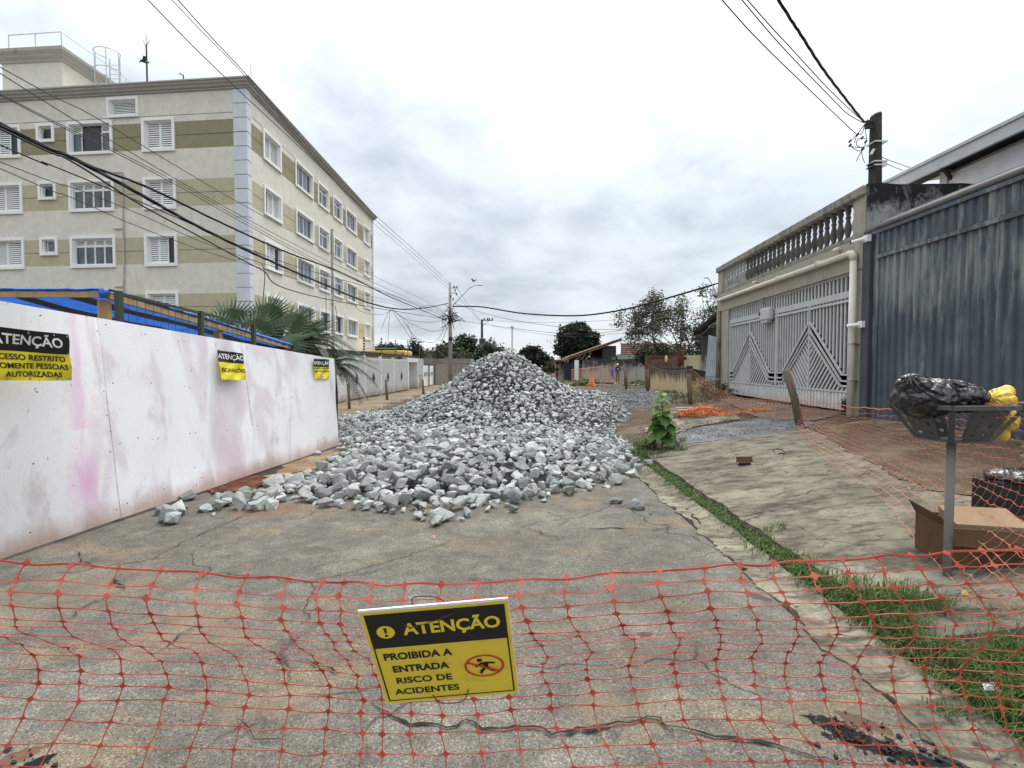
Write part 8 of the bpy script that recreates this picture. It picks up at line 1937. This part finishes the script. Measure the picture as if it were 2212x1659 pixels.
# ------------------------------------------------------------------ leafy plant, weeds and grass
def mk_leafbig():
    t = NT('plant_leaf', .5, 0, .35); oi = t.n('ShaderNodeObjectInfo').outputs['Random']; g = t.co(); z = t.sep(t.co(True))[2]
    c = t.mix(t.ramp(oi, [(0, 0.0), (1, 1.0)]), (.055, .105, .026), (.11, .175, .045)); c = t.mix(t.ramp(z, [(.62, 0.0), (1.15, .75)]), c, (.22, .33, .09))
    y = t.sep(g)[1]; vein = t.ramp(t.math('ABSOLUTE', y), [(0.0, .6), (.035, 0.0)]); c = t.mix(vein, c, (.22, .28, .12)); t.base(c); t.bump(t.noise(g, 9, 4), .3, .02)
    tl = t.n('ShaderNodeBsdfTranslucent'); t.l(t.mix(1.0, c, (1.5, 1.7, 1.0), 'MULTIPLY'), tl.inputs['Color']); ms = t.n('ShaderNodeMixShader'); ms.inputs[0].default_value = .22; t.l(t.b.outputs[0], ms.inputs[1]); t.l(tl.outputs[0], ms.inputs[2]); t.l(ms.outputs[0], t.t.nodes['Material Output'].inputs[0]); return t.m
M_PLANT = mk_leafbig(); M_STEM = simple('plant_stem', (.09, .13, .04), .6, bump=.1)
def big_leaf(seed):
    rr = random.Random(seed); mb = MB(); n = 8; L = 1.0
    hw = [.10, .38, .50, .52, .46, .36, .22, .09, .0]; xs = [-.12, .02, .16, .32, .48, .64, .80, .93, 1.04]
    row = []
    for i in range(9):
        x = xs[i]; dz = -.42 * max(0, x) ** 1.8; wv = .05 * math.sin(i * 2.4 + seed)
        row.append([V((x - (.10 if i == 0 else 0), -hw[i] * 1.0, dz + .10 * hw[i] + wv)), V((x, -hw[i] * .5, dz + .09 * hw[i])), V((x, 0, dz)), V((x, hw[i] * .5, dz + .09 * hw[i])), V((x - (.10 if i == 0 else 0), hw[i], dz + .10 * hw[i] - wv))])
    for i in range(8):
        for j in range(4): mb.poly([row[i][j], row[i][j + 1], row[i + 1][j + 1], row[i + 1][j]])
    return mb.mesh('leaf', M_PLANT, True)
LM = [big_leaf(i) for i in range(4)]
pb0 = gT(1430, 968); PL = thing('leafy_plant', 'tall wild plant with big heart-shaped leaves at the kerb', 'plant', pb0)
PH = .99; st = [pb0 + V((.0, 0, -.03)), pb0 + V((.02, 0, .4)), pb0 + V((-.01, 0, .8)), pb0 + V((-.03, 0, PH))]
mb = MB(); mb.tube(st, [.016, .013, .009, .005], 7); mb.build('stem', M_STEM, PL)
rr = random.Random(31)
for i in range(34):
    t_ = .10 + .9 * (i / 33) ** .95; z = PH * t_; c = pb0 + V((interp(z, [0, .4, .8, PH], [0, .02, -.01, -.03]), 0, z)); az = i * 2.4 + rr.gauss(0, .2); sz = lerp(.27, .10, max(0, (t_ - .35) / .65)) if t_ > .35 else lerp(.22, .27, t_ / .35); sz *= rr.uniform(.85, 1.1)
    pet = lerp(.09, .03, t_); el = lerp(-.25, .35, t_) + rr.gauss(0, .1); q = c + V((math.cos(az) * pet, math.sin(az) * pet, pet * .6))
    mb = MB(); mb.tube([c, q], .004, 5, False); mb.build('petiole', M_STEM, PL)
    link(bpy.data.objects.new('leaf', LM[i % 4]), PL, Matrix.Translation(q) @ Matrix.Rotation(az, 4, 'Z') @ Matrix.Rotation(-el + .25, 4, 'Y') @ Matrix.Rotation(rr.gauss(0, .2), 4, 'X') @ Matrix.Scale(sz, 4))
M_GRASS = leafmat('grass_blade', (.045, .085, .018), (.13, .185, .05), .6, .3); M_GRASSY = leafmat('dry_blade', (.16, .13, .06), (.28, .23, .12), .7, .2); M_GRASSD = leafmat('weed_blade', (.035, .06, .016), (.10, .125, .04), .6, .2)
def tuft(mb, p, n, h, spread, rr, w=.006):
    for _ in range(n):
        a = rr.uniform(0, 6.3); b0 = p + V((rr.gauss(0, spread * .45), rr.gauss(0, spread * .45), -.01)); hh = h * rr.uniform(.45, 1.15); d = V((math.cos(a), math.sin(a), 0)) * hh * rr.uniform(.35, 1.5); s_ = V((-math.sin(a), math.cos(a), 0)) * w * rr.uniform(.6, 1.4) * (1 + p.y * .06)
        m = b0 + d * .4 + V((0, 0, hh * .72)); e_ = b0 + d + V((0, 0, hh * rr.uniform(.35, .98)))
        mb.poly([b0 - s_, b0 + s_, m + s_ * .7, m - s_ * .7]); mb.poly([m - s_ * .7, m + s_ * .7, e_])
rr = random.Random(55); mb = MB()
y = 1.5
while y < 9.0:         # the seam between kerb strip and slab
    dens = .55 + .6 * fnoise(y * 1.7, 3) + (.4 if y < 3.4 else 0)
    if y > 3.3: dens = .62 + .5 * fnoise(y * 1.4, 6)
    if dens > .25:
        for _ in range(3): x = 2.19 + rr.gauss(0, .045); tuft(mb, V((x, y + rr.uniform(-.04, .04), .01)), 9, .085 if y > 4.4 else .12, .08, rr, .0032)
    y += .028
for (u, v, n, h, sp) in ((1850, 1290, 26, .16, .13), (1900, 1310, 34, .18, .16), (1960, 1300, 30, .17, .15), (1870, 1340, 30, .13, .16), (1940, 1350, 26, .12, .16), (2010, 1300, 18, .14, .12), (1760, 1250, 20, .12, .1), (1720, 1215, 16, .10, .1), (1660, 1160, 14, .10, .08), (1980, 1390, 20, .11, .14), (2050, 1420, 24, .12, .15), (2100, 1450, 30, .13, .15), (2160, 1440, 34, .13, .15), (2200, 1480, 30, .13, .14), (2080, 1500, 30, .10, .13), (2130, 1530, 30, .11, .13), (2190, 1560, 24, .10, .12), (2040, 1530, 20, .08, .1), (2200, 1400, 30, .13, .15), (1900, 1375, 16, .09, .12), (2240, 1520, 26, .12, .14), (1840, 1260, 14, .12, .08)):
    for _ in range(6): p = gT(u + rr.gauss(0, 24), v + rr.gauss(0, 12)); tuft(mb, p, n, h * .85, sp * .6, rr, .0028)
o = mb.build('grass', M_GRASS); o['kind'] = 'stuff'
mb = MB()
for _ in range(230): p = gT(rr.uniform(1740, 2230), rr.uniform(1235, 1570)); (2.13 < p.x < 3.4 and p.x < 2.2 + (3.6 - p.y)) and tuft(mb, p, 6, .07, .10, rr, .0022)
o = mb.build('dry_grass', M_GRASSY); o['kind'] = 'stuff'
mb = MB()
for (u, v, k, h) in ((1405, 965, 16, .16), (1385, 975, 12, .12), (1455, 968, 10, .1), (1395, 985, 8, .09)):
    for _ in range(k): p = gT(u + rr.gauss(0, 14), v + rr.gauss(0, 6)); tuft(mb, p, 16, h, .12, rr, .003)
for _ in range(50): p = gT(rr.uniform(1410, 1560), rr.uniform(846, 872)); tuft(mb, p, 10, .16, .2, rr, .006)
for _ in range(14): p = gT(rr.gauss(1475, 5), rr.gauss(950, 4)); tuft(mb, p, 8, .06, .08, rr, .003)
for _ in range(26): p = gnd(rr.uniform(1255, 1275), rr.uniform(826, 834)); tuft(mb, p, 14, .5, .4, rr, .03)
for _ in range(60): p = gnd(rr.uniform(1210, 1400), rr.uniform(823, 838)); tuft(mb, p, 9, .22, .4, rr, .03)
for _ in range(20): p = gT(rr.uniform(1560, 1640), rr.uniform(905, 912)); tuft(mb, p, 8, .06, .08, rr, .003)
o = mb.build('weeds', M_GRASSD); o['kind'] = 'stuff'
bush('low green weed clump at the kerb beside the leafy plant', gT(1400, 972) + V((0, .05, .09)), .16, .14, .10, 40, 16, .06, .022, M_PLANT, 61, 'weed_clump', 'weeds')
bush('dusty weeds under the leaning tin sheet', gT(1545, 858) + V((0, 0, .2)), .55, .35, .28, 40, 26, .14, .04, M_LEAFS, 62, 'weed_clump', 'weeds')
bush('small weed growing at the foot of the drain pipe', gT(1826, 893) + V((0, 0, .16)), .07, .07, .15, 16, 10, .05, .03, M_LEAFS, 63, 'weed_clump', 'weeds')
